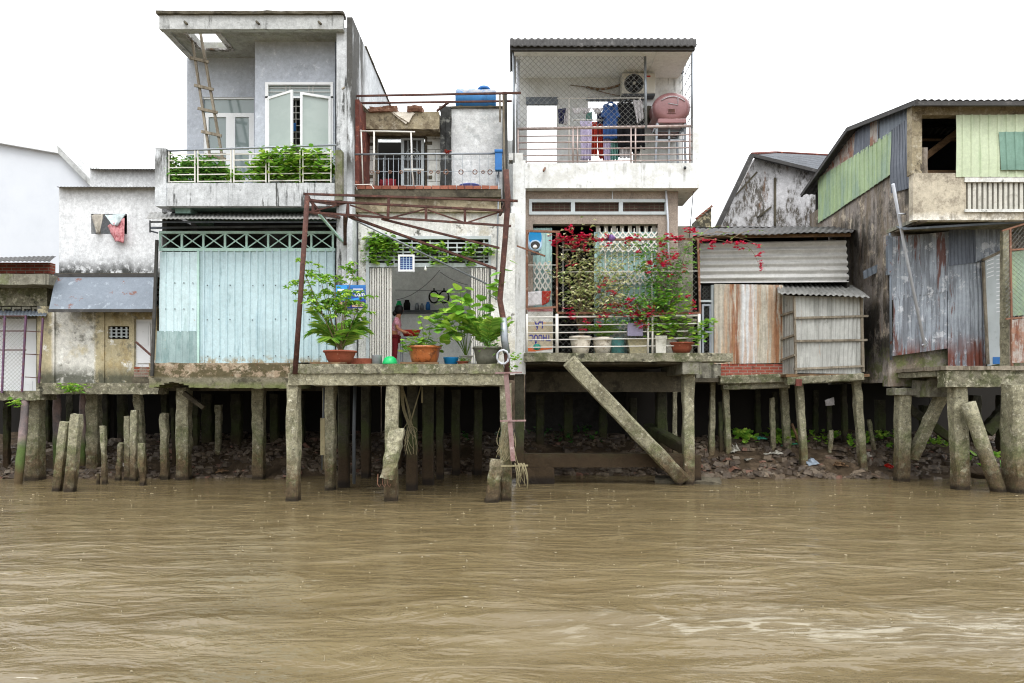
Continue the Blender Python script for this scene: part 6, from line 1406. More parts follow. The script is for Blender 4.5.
# blue altar lamp on the column
t = thing('blue_wall_shrine', 'bright blue plastic hooded box with round white opening beside the column', 'box', P(535, 252, Y + .1)); Yb = Y + .1
def oval(cx, cy, rx, ry, Yo, n=28, e=2.6):
    k = Yo / F; out = []
    for i in range(n):
        t0 = 2 * math.pi * i / n; cs, sn_ = math.cos(t0), math.sin(t0)
        out.append(P(cx, cy, Yo) + Vector((k * rx * math.copysign(abs(cs) ** (2 / e), cs), 0, k * ry * math.copysign(abs(sn_) ** (2 / e), sn_))))
    return out
MB().poly(oval(535.3, 240.5, 7.2, 10.8, Yb), .16).build('rim', m_paleblue, t, bevel=.01)
MB().poly(oval(535.3, 237, 6.4, 6.8, Yb - .012), .01).build('hood', m_sky, t)
a = MB(); a.poly(oval(535.3, 245, 5.8, 5.2, Yb - .022, e=2), .008); a.build('opening_ring', m_paleblue, t)
a = MB(); a.poly(oval(535.3, 245.2, 4.7, 4.0, Yb - .028, e=2), .004); a.build('opening', m_intdark, t)
a = MB(); cc = P(535, 247, Yb - .06); a.lathe(cc, [(.02, -.04), (.045, -.02), (.05, .01), (.03, .04), (.01, .05)], 14); a.build('inner_bulb', m_bulb, t)
MB().pb(531, 251.5, 539, 254.5, Yb, .1).build('base', m_dark_pl, t)
t = thing('purple_fringed_ball', 'small purple pompom ornament hung on the rusty cage', 'ornament', P(612, 238, Y)); a = MB(); cluster(a, P(611.5, 238, Y - .05), .07, 150, .055, .03, up=0); a.lathe(P(611.5, 238, Y - .05), [(.02, -.07), (.07, -.03), (.07, .03), (.02, .07)], 12); a.build('fringe', M('purple_fringe', '#8b6aa8', [('#6f4f8e', .6, [('i', .4, .8)])], bump=None), t)
t = thing('lilac_plate', 'flat lilac square panel hung on the platform railing', 'panel', P(635, 336, Y)); MB().pb(627.5, 323, 643, 336, Y - .05, .03).build('plate', m_lilac, t, bevel=.006)
# pots behind the railing
zp = zg
def D3(px, Yq): return Vector((X(px, Yq), Yq, zp))
G2 = 'pots behind the platform railing of the white house'
pale_leaf = lambda h, rr, n: (lambda t, b_: bush(t, b_, h, rr, n, 14, .09, .05, m_leaf_pale, m_stem))
def g_fern(t, b_):
    f = MB(); s = MB()
    for i in range(34):
        a_ = random.uniform(0, 6.28); d = Vector((math.cos(a_), math.sin(a_) * .7, random.uniform(.3, 1.3))).normalized(); L = random.uniform(.3, .52)
        pts = arc(b_, b_ + d * L, (0, 0, .06), 5); s.tube(pts, .004, 4)
        for q in pts[1:]:
            for _ in range(4): leaf(f, q, d + rdir(.1) * .7, .11, .035)
    f.build('foliage', m_lime, t); s.build('stem', m_stem_g, t)
def g_none(t, b_): bush(t, b_, .15, .08, 4, 3, .06, .03, m_leaf, m_stem)
# bougainvillea
def boug(t, b_, tops, mat, nl, Lf, spread=.12):
    f = MB(); s = MB()
    for (tx, ty, Yq) in tops:
        top = P(tx, ty, Yq); mid = b_.lerp(top, .55) + Vector((random.uniform(-.15, .15), random.uniform(-.1, .1), random.uniform(.05, .3)))
        pts = arc(b_, mid, (0, 0, .1), 6)[:-1] + arc(mid, top, (0, 0, .08), 7); s.tube(pts, .013, 5, .003)
        for q in pts[5:]:
            for _ in range(nl): leaf(f, q + Vector((random.gauss(0, spread), random.gauss(0, spread * .8), random.gauss(0, spread * .8))), rdir(.1), Lf * random.uniform(.6, 1.2), Lf * .6)
            if random.random() < .6:
                q2 = q + rdir(.1) * .22; s.tube([q, q.lerp(q2, .5) + Vector((0, 0, .03)), q2], .004, 3)
                for _ in range(nl // 2): leaf(f, q2 + rdir(0) * .05, rdir(.1), Lf, Lf * .6)
    f.build('foliage', mat, t); s.build('stem', m_stem, t)
def bracts(t, pts):
    f = MB()
    for (tx, ty, Yq, n) in pts:
        c = P(tx, ty, Yq)
        for _ in range(n):
            q = c + Vector((random.gauss(0, .055), random.gauss(0, .05), random.gauss(0, .04)))
            for k in range(3): leaf(f, q, rdir(.2), .08, .07, droop=.1)
    f.build('blossoms', m_bract, t)
t = thing('variegated_bougainvillea', 'pale variegated bougainvillea climbing over the left part of the rusty cage', 'bougainvillea', D3(578, 15.55)); c = D3(580.5, 15.55)
pot(t, c, .235, .38, m_potcream, m_soil, .72)
boug(t, c + Vector((0, 0, .33)), [(562, 240, 15.4), (572, 232, 15.3), (582, 238, 15.5), (595, 234, 15.3), (606, 250, 15.35), (618, 262, 15.3), (628, 275, 15.35), (590, 262, 15.4), (566, 258, 15.3), (558, 270, 15.35), (575, 275, 15.3), (600, 272, 15.3), (612, 285, 15.35), (583, 292, 15.3), (570, 300, 15.3), (622, 295, 15.3), (596, 250, 15.3), (634, 250, 15.3), (640, 268, 15.3), (628, 240, 15.4), (606, 300, 15.3), (616, 308, 15.3)], m_leaf_pale, 5, .11, .17)
bracts(t, [(p, q, 15.25, n) for p, q, n in [(569, 229, 10), (572, 238, 10), (566, 243, 8), (573, 247, 9), (583, 236, 10), (588, 235, 8), (581, 242, 6), (586, 249, 5), (554, 243, 7), (558, 240, 5), (597, 240, 7), (604, 238, 6), (608, 243, 5), (571, 264, 5), (601, 288, 6), (607, 281, 6), (612, 291, 6), (569, 312, 7), (571, 318, 5), (586, 322, 4), (585, 330, 3), (564, 236, 5), (578, 244, 5)]])
t = thing('red_bougainvillea', 'green bougainvillea with crimson flowers climbing the right part of the rusty cage', 'bougainvillea', D3(668, 15.6)); c = D3(668, 15.6)
pot(t, c, .2, .34, m_potwhite, m_soil, .8)
boug(t, c + Vector((0, 0, .3)), [(640, 240, 15.4), (652, 246, 15.3), (665, 238, 15.4), (672, 255, 15.3), (684, 262, 15.4), (690, 240, 15.3), (650, 272, 15.3), (662, 282, 15.3), (640, 292, 15.3), (630, 305, 15.25), (645, 300, 15.25), (620, 306, 15.3), (682, 285, 15.35), (655, 262, 15.4), (612, 316, 15.3), (636, 318, 15.25), (660, 300, 15.3), (645, 258, 15.3)], m_leaf, 6, .11, .16)
f = MB(); s = MB()
for (A, B) in [((690, 240), (752, 252)), ((690, 240), (745, 236)), ((700, 236), (730, 228)), ((715, 232), (735, 245)), ((700, 238), (762, 246)), ((745, 246), (760, 268)), ((730, 240), (768, 232))]:
    pts = arc(P(*A, 15.3), P(*B, 15.6), (0, 0, .12), 8); s.tube(pts, .007, 4, .003)
    for q in pts[3:]:
        if random.random() < .5: leaf(f, q, rdir(0), .07, .04)
s.build('long_runner', m_stem, t); f.build('runner_leaves', m_leaf, t)
bracts(t, [(p, q, 15.25, n) for p, q, n in [(630, 240, 8), (636, 238, 7), (662, 243, 7), (668, 236, 5), (675, 240, 6), (681, 239, 7), (662, 254, 8), (666, 264, 9), (663, 262, 6), (674, 259, 7), (667, 258, 4), (652, 262, 6), (650, 266, 6), (648, 271, 6), (684, 270, 4), (670, 276, 3), (640, 252, 4), (629, 300, 8), (621, 304, 9), (633, 308, 10), (640, 312, 11), (645, 316, 9), (637, 316, 9), (650, 315, 6), (652, 309, 6), (618, 314, 6), (608, 305, 5), (606, 315, 5), (644, 326, 8), (640, 324, 6), (659, 313, 4), (602, 318, 5), (600, 325, 3), (688, 231, 8), (695, 232, 8), (672, 237, 4), (687, 297, 4), (694, 303, 4), (690, 311, 3)]] + [(p, q, 15.5, n) for p, q, n in [(703, 242, 8), (711, 242, 8), (711, 246, 4), (727, 242, 6), (738, 245, 9), (741, 243, 5), (758, 246, 4), (760, 256, 6), (761, 262, 4), (760, 269, 3)]])
pplant('fern_pot', 'round cream pot with bright spiky fern behind the railing', 'potted plant', D3(602.5, 15.6), .225, .36, m_potcream, g_fern, flare=.72)
t = thing('teal_bin', 'ribbed teal plastic bin standing between the fern pot and foam box', 'bin', D3(617.5, 15.55)); a = MB(); a.lathe(D3(617.5, 15.55), [(.14, 0), (.15, .3), (.165, .32), (.165, .34), (.14, .33)], 24); a.build('bin', m_tealbin, t)
t = thing('foam_box_planter', 'cream foam box used as planter behind the lilac panel', 'planter', D3(637, 15.6)); a = MB()
za = zp; x0, x1 = X(628, 15.55), X(648, 15.55)
vs = [(x0 + .04, 15.5, za), (x1 - .04, 15.5, za), (x1 - .04, 15.8, za), (x0 + .04, 15.8, za), (x0 - .03, 15.46, za + .34), (x1 + .03, 15.46, za + .34), (x1 + .03, 15.84, za + .34), (x0 - .03, 15.84, za + .34)]
a.add(vs, [(3, 2, 1, 0), (0, 1, 5, 4), (1, 2, 6, 5), (2, 3, 7, 6), (3, 0, 4, 7), (4, 5, 6, 7)]); a.build('box', m_box, t, bevel=.01); a = MB(); a.box(x0, x1, 15.48, 15.82, za + .342, za + .35); a.build('soil', m_soil, t); bush(t, (X(638, 15.6), 15.65, za + .35), .5, .25, 9, 16, .09, .05, m_leaf_dark, m_stem)
t = thing('white_planter', 'square white plastic planter with bright leafy plant right of the middle railing uprights', 'potted plant', D3(659.5, 15.4)); a = MB(); a.lathe(D3(660, 15.42), [(.15, 0), (.165, .3), (.18, .31), (.18, .38), (.15, .36)], 4); a.v = [Matrix.Rotation(math.pi / 4, 3, 'Z') @ (p - D3(660, 15.42)) + D3(660, 15.42) for p in a.v]; a.sm = [False] * len(a.f); a.build('pot', m_potwhite, t)
def limeclump(t, b_, pts, Yq):
    f = MB(); s = MB()
    for (tx, ty) in pts:
        top = P(tx, ty, Yq + random.uniform(-.1, .1)); ar = arc(b_, top, (0, 0, .1), 6); s.tube(ar, .006, 4, .003)
        for _ in range(20): leaf(f, top + Vector((random.gauss(0, .09), random.gauss(0, .07), random.gauss(0, .055))), rdir(.2), .12, .10, kind=1, droop=.2)
    f.build('foliage', m_lime, t); s.build('stem', m_stem_g, t)
limeclump(t, D3(660, 15.42) + Vector((0, 0, .36)), [(655, 325), (664, 318), (650, 330), (668, 328), (659, 333), (648, 322)], 15.35)
t = thing('shallow_clay_bowl', 'shallow reddish clay bowl with lime leafed plant at the right end of the railing', 'potted plant', D3(682, 15.5)); pot(t, D3(681, 15.5), .27, .24, m_potred, m_soil, .65)
limeclump(t, D3(681, 15.5) + Vector((0, 0, .2)), [(676, 325), (684, 322), (670, 335), (690, 332), (703, 325), (709, 321), (705, 332), (697, 338), (678, 300), (668, 296), (660, 302), (688, 306), (674, 310), (665, 308), (682, 316)], 15.35)
t = thing('stone_trough', 'pale tapering stone basin on the stacked pots at the right end', 'planter', D3(684, 15.75)); a = MB(); a.lathe(P(682, 340, 15.75), [(.1, 0), (.2, .18), (.3, .38), (.34, .4), (.34, .46), (.28, .46)], 20, 1, .7); a.box(X(682, 15.75) - .09, X(682, 15.75) + .09, 15.68, 15.85, zp, Z(340, 15.75)); a.build('basin', m_wood, t, rough=.006)
# ================================================================== corrugated huts right of the white house
r = thing('tin_hut', 'patchwork tin hut with horizontal sheeting and rust streaked panel on brick base', 'hut', (X(775, 17.4), 17.4, 2.2)); Y = 17.4
a = MB(); 
vs = MB(); vs.corr(P(700, 283, Y), P(700, 243, Y), P(846, 240, Y), P(849, 282, Y), .165, .032, 'sin', 10, .015); vs.build('upper_sheeting', m_zinc_h, r)
a = MB(); a.corr(P(688, 236, Y - .5), P(853, 232, Y - .5), P(858, 226, Y + 2.6), P(697, 227, Y + 2.6), .15, .014, dent=.05); a.build('roof', m_roofdark, r, solid=.006)
a = MB(); a.bar(P(690, 237, Y - .3), P(850, 235, Y - .3), .07); a.bar(P(815, 236, Y + .2), P(815, 243, Y + .2), .05); a.build('roof_batten', m_wood_brown, r)
a = MB(); a.box(X(640, Y), X(868, Y), Y + 2.2, Y + 2.3, .5, 6.7); a.box(X(848, Y) - .02, X(848, Y) + .05, Y + .02, Y + 2.2, 2.4, Z(240, Y)); a.build('rear_wall', m_rear, r)
a = MB(); a.corr(P(714, 364, Y - .04), P(783, 363, Y - .06), P(783, 285, Y - .06), P(714, 284, Y - .04), .11, .014, dent=.03); a.build('rust_streaked_panel', m_rustcorr, r)
a = MB(); a.prb(721, 364, 783, 377, Y - .03, .2); a.build('brick_base', m_brick, r, rough=.005)
a = MB(); a.prb(696, 358, 721, 378, Y - .02, .25); a.build('concrete_pier', m_conc, r, rough=.01)
a = MB(); a.pb(699, 285, 701, 358, Y, .08); a.pb(711.5, 285, 714, 358, Y, .08); a.pb(701, 300, 711.5, 302, Y, .05)
df = a.build('door_frame', m_greyframe, r)
a = MB()
for q in [(702, 304, 704, 357), (709.5, 304, 711.5, 357), (704, 304, 709.5, 306), (704, 331, 709.5, 333), (704, 355, 709.5, 357)]: a.pb(*q, Y + .02, .04)
a.build('door_leaf', m_steel, df)
a = MB(); a.net(P(702, 357, Y + .07), P(711, 357, Y + .07), P(711, 286, Y + .07), P(702, 286, Y + .07), .1, .004); a.build('door_mesh', m_wire, df)
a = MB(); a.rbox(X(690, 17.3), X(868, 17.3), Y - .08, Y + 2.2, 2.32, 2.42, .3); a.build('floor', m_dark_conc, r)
beam(r, P(719, 380, Y - .1), P(789, 378, Y - .1), .22, 'floor_beam', m_conc_mossy, .24); beam(r, P(722, 386, Y), P(788, 384, Y), .2, 'floor_beam', m_conc_mossy, .2)
for (x0, y0, x1, y1, w, Y_, mt) in [(713, 376, 711.5, 441, 6, 17.9, m_pile), (720, 402, 721, 444, 4.5, 17.9, m_pile_shaded), (725, 384, 728, 444, 6.5, 17.8, m_pile), (783, 380, 787, 441, 7.5, 18.0, m_pile), (757, 390, 758, 440, 6, 19.4, m_pile_shaded), (741, 390, 742, 438, 6, 19.8, m_pile_shaded), (774, 392, 776, 438, 6, 19.6, m_pile_shaded)]:
    stilt(r, x0, y0, x1, y1, w, Y_, mt)
r = thing('tin_shed', 'small box shed of weathered zinc sheets with projecting sheet roof', 'shed', (X(822, 17.0), 17.0, 2.4)); Y = 16.9
a = MB(); a.corr(P(795, 373, Y), P(862, 374, Y), P(864, 297, Y), P(795, 296, Y), .1, .013, dent=.02); a.build('front_sheet', m_zinc, r)
a = MB(); a.corr(P(780, 374, Y + .6), P(794.5, 375, Y), P(794.5, 296, Y), P(780, 295, Y + .6), .1, .012); a.build('side_sheet', m_zinc, r)
a = MB(); a.corr(P(778, 293, Y - .1), P(870, 297, Y - .35), P(852, 284.5, Y + .9), P(776, 284.5, Y + .9), .13, .02, dent=.03); a.build('roof', m_roofgrey, r, solid=.012)
a = MB()
for (A, B) in [((794, 318, Y - .04), (868, 316, Y - .04)), ((794, 341, Y - .04), (867, 340, Y - .04)), ((794, 369, Y - .04), (864, 366, Y - .04))]: a.bar(P(*A), P(*B), .05)
for (A, B) in [((779, 316, Y + .5), (795, 311, Y - .05)), ((779, 340, Y + .5), (795, 335, Y - .05)), ((779, 361, Y + .5), (795, 355, Y - .05))]: a.bar(P(*A), P(*B), .05)
a.bar(P(794, 296, Y - .03), P(796, 374, Y - .03), .05); a.bar(P(861, 297, Y - .02), P(863, 372, Y - .02), .06)
a.build('batten', m_wood, r, rough=.004)
a = MB(); a.box(X(795, Y), X(862, Y), Y + 1.3, Y + 1.35, 2.4, Z(295, Y)); a.build('rear_sheet', m_zinc, r)
a = MB(); a.rbox(X(785, Y), X(868, Y), Y - .08, Y + 1.3, Z(377, Y), Z(374, Y), .15); a.build('floor', m_wood_brown, r, rough=.01)
beam(r, P(786, 381, Y), P(862, 377, Y), .18, 'floor_beam', m_conc_mossy, .2)
MB().prb(796, 379, 802, 386, Y - .14, .1).build('brick', m_redtile, r, rough=.01)
for (x0, y0, x1, y1, w, Y_, mt) in [(799, 383, 803, 449, 7.5, 17.3, m_pile), (856, 378, 861, 443, 8, 17.2, m_pile), (843, 384, 845, 434, 6, 18.6, m_pile_shaded), (829, 402, 829, 432, 5, 18.6, m_pile_shaded), (815, 390, 815, 436, 6, 19.6, m_pile_shaded)]:
    stilt(r, x0, y0, x1, y1, w, Y_, mt)
post(772, 398, 773, 443, 5, 18.0, 'short square post among the leafy plants under the tin hut', group=None)
post(831, 430, 830, 449, 4.5, 17.9, 'knee high stump on the rubble under the tin shed', group=None)
post(869, 420, 873, 443, 3.5, 17.9, 'thin leaning stick post right of the tin shed legs', group=None)
tag(MB().bar(P(792, 424, 17.9), P(801, 447, 17.4), .05).build('leaning_board', m_wood_brown, rough=.004), 'broken brown board leaning by the shed leg', 'board')
tag(sheet([P(825, 400, 18), P(834, 397, 18), P(835, 405, 18), P(826, 406, 18)], 8, 8, .04, m_cloth_white, 'white_rag', None), 'white rag caught on a post under the shed', 'rag')
# back gable house
r = thing('mouldy_gable_house', 'whitewashed gable wall black with mould under a slate roof behind the tin hut', 'house', (X(780, 22), 22, 2.2)); Y = 22
a = MB(); a.poly([P(718, 330, Y), P(850, 330, Y), P(850, 182, Y), P(815, 172.5, Y), P(755, 158, Y), P(720, 226, Y)], .3); a.build('gable_wall', m_mould, r)
a = MB(); a.slab4(P(752, 155, Y - .3), P(840, 176, Y - .3), P(850, 157, Y + 4), P(776, 153, Y + 4), .06)
rf = a.build('roof', m_slate, r)
a = MB(); a.tube([P(752, 154, Y - .3), P(776, 152.5, Y + 4)], .05, 8); a.tube([P(776, 152.5, Y + 4), P(850, 156.5, Y + 4)], .05, 8); a.build('ridge_tiles', m_redtile, rf)
a = MB(); a.bar(P(752, 155, Y - .32), P(717, 228, Y - .32), .14); a.bar(P(752, 155.5, Y - .32), P(840, 177, Y - .32), .1); a.build('bargeboard', m_roofdark, rf)
a = MB(); a.bar(P(775, 178, Y - .03), P(775, 226, Y - .03), .06); a.bar(P(735, 196, Y - .03), P(757, 172, Y - .03), .05); a.bar(P(758, 217, Y - .03), P(771, 207, Y - .03), .05); a.build('wall_strip', m_dark_conc, r)
r = thing('yellow_wall', 'small ochre wall end with sloping tiled top behind the tin hut', 'wall', (X(705, 20), 20, 2.2)); Y = 20
a = MB(); a.poly([P(697, 300, Y), P(711.5, 300, Y), P(711.5, 207, Y), P(697, 219, Y)], .6); a.build('wall', m_ground_b, r); a = MB(); a.bar(P(696, 219, Y - .02), P(712, 206, Y - .02), .08, .06); a.build('coping', m_brick_old, r)

# ================================================================== large right house
XC = 8.9
def S(px, py):                                         # point on the side wall plane x = XC
    Yq = XC * F / (px - 512.0); return Vector((XC, Yq, CZ + (HY - py) / F * Yq))
r = thing('green_sheet_house', 'big weathered house clad in pale green sheets above grey rusted sheeting', 'house', (X(970, 15.3), 15.3, 2.4)); Y = 15.3
# side concrete wall
z_g = 7.02
a = MB(); a.rbox(XC + .03, XC + .2, 15.32, 16.42, Z(222, Y) + .02, z_g + .4, .2); a.rbox(XC + .03, XC + .2, 16.42, 21, 2.3, z_g + .4, .25); a.build('side_wall', m_sideconc, r, rough=.012)
a = MB(); a.corr(S(897, 171) , S(819, 223), S(819, 178), S(897, 128), .22, .02, 'rib', 6, .03)
a.v = [Vector((p.x - .02 if p.x < 99 else p.x, p.y, p.z)) for p in a.v]; a.build('green_side_sheet', m_green_side, r)
a = MB(); a.corr(S(918, 186) + Vector((-.05, 0, 0)), S(893, 193) + Vector((-.05, 0, 0)), S(893, 130) + Vector((-.05, 0, 0)), S(914, 115) + Vector((-.05, 0, 0)), .12, .016, 'rib', 5, .04); a.build('dark_side_sheet', m_corr_dark, r)
zr = 8.95
a = MB()
for q, mt in []: pass
def sidequad(name, pts, mat, off):
    a = MB(); P4 = [S(*p) + Vector((-off, 0, 0)) for p in pts]; a.corr(P4[0], P4[1], P4[2], P4[3], .16, .01, 'sin', 4, .03); a.build(name, mat, r)
sidequad('gable_sheet', [(855, 157), (820, 178), (822, 170), (855, 132)], m_corr_red, .0)
sidequad('gable_sheet', [(872, 146), (853, 158), (855, 132), (872, 121)], m_corr_dark, .012)
sidequad('gable_sheet', [(880, 141), (871, 147), (871, 122), (880, 117)], m_corr_red, .024)
sidequad('gable_sheet', [(912, 122), (878, 142), (878, 118), (912, 105)], m_galv, .012)
# roof
z1 = Z(101, Y - .25)
Yr = 18.1; zrid = 2 + (HY - 127) / F * Yr - .02
a = MB(); e0 = Vector((XC - .25, Y - .3, z1)); e1 = Vector((12.75, Y - .3, z1)); r0 = Vector((XC - .25, Yr, zrid)); r1 = Vector((12.75, Yr, zrid)); f0 = Vector((XC - .25, 21, z1 - .3)); f1 = Vector((12.75, 21, z1 - .3))
a.corr(e0, e1, r1, r0, .15, .016); a.corr(r0, r1, f1, f0, .15, .016); a.build('roof', m_roofdark, r, solid=.008)
a = MB(); a.bar(e0 + Vector((.03, 0, -.04)), r0 + Vector((.03, 0, -.04)), .05, .1); a.bar(r0 + Vector((.03, 0, -.04)), f0 + Vector((.03, 0, -.04)), .05, .1); a.bar(e0 + Vector((0, .04, -.06)), e1 + Vector((0, .04, -.06)), .06, .1); a.build('bargeboard', m_roofdark, r)
# front upper
a = MB(); a.prb(921, 105, 1080, 115, Y + .02, .2); a.prb(912, 105, 922, 174, Y + .02, .2); a.build('timber_frame', m_lintel, r, rough=.008)
a = MB(); a.corr(P(956, 177, Y - .02), P(1080, 177, Y - .02), P(1080, 114, Y - .02), P(956, 115, Y - .02), .19, .02, 'rib', 6, .02); a.build('green_front_sheet', m_green_corr, r)
a = MB(); a.corr(P(1001, 170, Y - .06), P(1080, 170, Y - .06), P(1080, 131, Y - .06), P(999, 132, Y - .06), .19, .02, 'rib', 4, .01); a.build('green_patch', m_green_patch, r)
a = MB(); a.box(9.2, 12.4, Y + 2.5, Y + 2.6, 5.8, z1 + .3); a.build('interior_back', m_black, r)
a = MB(); a.bar(P(921, 160, Y + .8), P(960, 130, Y + .8), .14); a.bar(P(921, 172, Y + .6), P(960, 172, Y + .6), .06); a.bar(P(921, 140, Y + 1.2), P(958, 140, Y + 1.2), .05); a.build('rafter', m_wood_brown, r)
# concrete balcony band
a = MB(); wallY(a, Y, X(913, Y) - 0, X(1080, Y), Z(220, Y), Z(173, Y), [hole(966, 182, 1080, 209, Y)], .16); a.build('balcony_band', m_upper_conc, r)
a = MB()
for i in range(21): px = 968 + i * 5.2; a.pb(px, 182, px + 3, 209, Y + .01, .1)
a.build('balusters', m_potwhite, r)
a = MB(); a.pb(966, 181, 1080, 210, Y + .4, .02); a.build('baluster_back', m_intdark, r)
a = MB(); a.pb(965, 177.5, 1080, 182, Y - .04, .03); a.pb(965, 209, 1080, 212, Y - .04, .03); a.build('moulding', m_white_old, r)
a = MB(); a.rbox(XC - .02, 12.6, Y + .01, 16.6, Z(220, Y) + .003, Z(216, Y), .3); a.box(XC + .2, 12.6, 16.6, 21, 5.6, 5.75); a.build('soffit', m_conc, r, rough=.008)
MB().box(XC + .2, 12.4, 20.8, 21, .5, 8.3).box(12.41, 16, 20.8, 21, .3, 3.0).build('rear_wall', m_rear, r)
MB().rbox(12.42, 12.55, 15.5, 21, 2.3, 8.35, .3).build('far_side_wall', m_sideconc, r)
# lower front
Y2 = 16.35
a = MB(); a.rbox(XC - .08, 12.4, Y2 + .06, Y2 + .3, 2.2, Z(222, Y), .3); a.build('lower_wall', m_sideconc, r, rough=.01)
a = MB(); a.corr(P(891, 300, Y2 - .1), P(955, 290, Y2 - .1), P(955, 231, Y2 - .1), P(890, 237, Y2 - .1), .09, .012, dent=.05); a.build('grey_sheet', m_corr_r, r)
a = MB(); a.corr(P(893, 356, Y2 - .08), P(950, 348, Y2 - .08), P(950, 268, Y2 - .08), P(893, 277, Y2 - .08), .09, .012, dent=.04, seed=3); a.build('grey_sheet', m_corr_r, r)
a = MB(); a.corr(P(948, 367, Y2 - .12), P(986, 366, Y2 - .12), P(982, 258, Y2 - .12), P(948, 262, Y2 - .12), .09, .012, dent=.04, seed=5); a.build('grey_sheet', m_corr_r, r)
a = MB(); a.corr(P(949, 266, Y2 - .15), P(980, 262, Y2 - .15), P(978, 228, Y2 - .15), P(949, 230, Y2 - .15), .09, .012, dent=.04, seed=7); a.build('grey_sheet', m_corr_dark, r)
a = MB(); a.corr(P(976, 262, Y2 - .18), P(1010, 248, Y2 - .18), P(1010, 226, Y2 - .18), P(976, 228, Y2 - .18), .09, .012, dent=.04, seed=9); a.build('grey_sheet', m_corr_r, r)
a = MB(); a.corr(P(900, 229, Y2 - .75), P(1060, 219, Y2 - .95), P(1060, 216, Y2), P(895, 226, Y2), .12, .01); a.bar(P(903, 229, Y2 - .75), P(1060, 219.5, Y2 - .95), .04); a.build('lower_awning', m_galv, r, solid=.006)
a = MB(); a.tube([P(890, 233, Y2 - .12), P(891, 360, Y2 - .12)], .03, 6); a.bar(P(889, 236, Y2 - .12), P(889, 275, Y2 - .12), .1); a.build('corner_trim', m_galv, r)
a = MB(); a.tube([P(893, 184, Y2 - 1.05), P(905, 250, Y2 - .35), P(925, 347, Y2 - .2)], .035, 8); a.tube([P(925, 338, Y2 - .22), P(928, 343, Y2 - .22), P(922, 345, Y2 - .22)], .02, 6); a.tube([P(899, 214, Y2 - .9), P(905, 214, Y2 - .7)], .025, 6); a.build('drain_pipe', m_pvc, r)
a = MB(); a.corr(P(847, 283, 17.9), P(864, 274, 17.6), P(863, 267, 17.6), P(846, 275, 17.9), .1, .01); a.v = [p + Vector((.15, -.55, 0)) for p in a.v]; a.build('vent_flap', m_galv, r)
# door
Yd = Y2 - .2
a = MB(); a.slab4(P(984, 257, Yd), P(1006, 248, Yd), P(1008, 362, Yd), P(987, 366, Yd), .04)
a.v = a.v; dr = a.build('shutter_door', m_greyframe, r)
a = MB()
for i in range(15): yy = 260 + i * 4; a.bar(P(986.5, yy + (1.5 if i < 6 else 0), Yd - .03), P(993.5 if i < 5 else 993.5, yy - 1, Yd - .03), .03, .02) if i < 5 else None; a.bar(P(996, yy - 4, Yd - .03), P(1003.5, yy - 5.5, Yd - .03), .03, .02)
a.build('louvres', m_whiteframe, dr)
a = MB(); a.slab4(P(985.5, 281, Yd - .02), P(994.5, 278, Yd - .02), P(995, 322, Yd - .02), P(987, 323, Yd - .02), .01); a.slab4(P(989, 340, Yd - .02), P(1004, 337, Yd - .02), P(1004.5, 356, Yd - .02), P(990, 358, Yd - .02), .01); a.build('panel_patch', m_wood, dr)
a = MB(); a.bar(P(983, 262, Yd - .03), P(988, 364, Yd - .03), .05); a.bar(P(1006, 250, Yd - .03), P(1008, 362, Yd - .03), .06); a.bar(P(983, 260, Yd - .03), P(1008, 248, Yd - .03), .06); a.build('frame', m_wood, dr)
MB().pb(993, 357, 1006, 364, Yd - .05, .04).build('sill', m_bluepl, dr)
# cage at the edge
Yc2 = 15.0
cg = thing('green_mesh_cage', 'mesh cage with green backing and rusty sheet base at the right edge', 'cage', P(1020, 366, Yc2))
a = MB()
for (A, B) in [((1002, 231), (1040, 219)), ((1010, 229), (1012, 366)), ((1011, 250), (1040, 248)), ((1006, 319), (1040, 316))]: a.bar(P(*A, Yc2), P(*B, Yc2), .035)
a.build('frame', m_rust_light, cg, rough=.004)
a = MB(); a.net(P(1006, 318, Yc2), P(1040, 316, Yc2), P(1040, 222, Yc2), P(1004, 232, Yc2), .1, .004); a.build('mesh', m_wire, cg)
MB().slab4(P(1010, 316, Yc2 + .1), P(1045, 314, Yc2 + .1), P(1045, 248, Yc2 + .1), P(1011, 252, Yc2 + .1), .02).build('backing', m_green_side, cg)
a = MB(); a.corr(P(1012, 363, Yc2 - .02), P(1045, 362, Yc2 - .02), P(1045, 316, Yc2 - .02), P(1012, 320, Yc2 - .02), .1, .012); a.build('base_sheet', m_corr_red, cg)
MB().prb(1003, 230, 1009, 366, Yc2 + .5, .1).build('rear_post', m_pile, cg, rough=.01)
# platform of the right house
pf = thing('right_platform', 'heavy old concrete platform at the right edge on thick eroded piles', 'platform', (X(990, 14.6), 14.6, 2.4)); Yp = 14.6
a = MB(); a.rbox(X(944, Yp), X(1090, Yp), Yp - .05, Y2 + .1, Z(370, Yp), Z(366, Yp), .14); a.build('top_boards', m_wood, pf, rough=.014)
a = MB(); a.rbox(X(946, Yp), X(1090, Yp), Yp, Yp + .3, Z(387, Yp), Z(370.2, Yp), .12); a.rbox(X(946, Yp), X(1090, Yp), Yp + .35, Y2 + .1, Z(376, Yp), Z(370.5, Yp), .2); a.build('beam', m_conc_mossy, pf, rough=.02)
a = MB(); a.rbox(X(893, 16.2), X(950, 16.2), 16.12, 16.5, Z(408, 16.2) + .3, Z(388, 16.2), .14); a.prb(930, 380, 948, 397, 15.6, .7); a.build('ground_beam', m_conc, pf, rough=.025)
stilt(pf, 957, 385, 960, 484, 15, 14.85, rough=.03); stilt(pf, 1018, 385, 1019, 491, 26, 14.45, rough=.035); stilt(pf, 903, 392, 902, 456, 14, 16.3, rough=.02)
stilt(pf, 968, 403, 997, 488, 15, 14.5, rnd=True, name='slanting_prop', rough=.03)
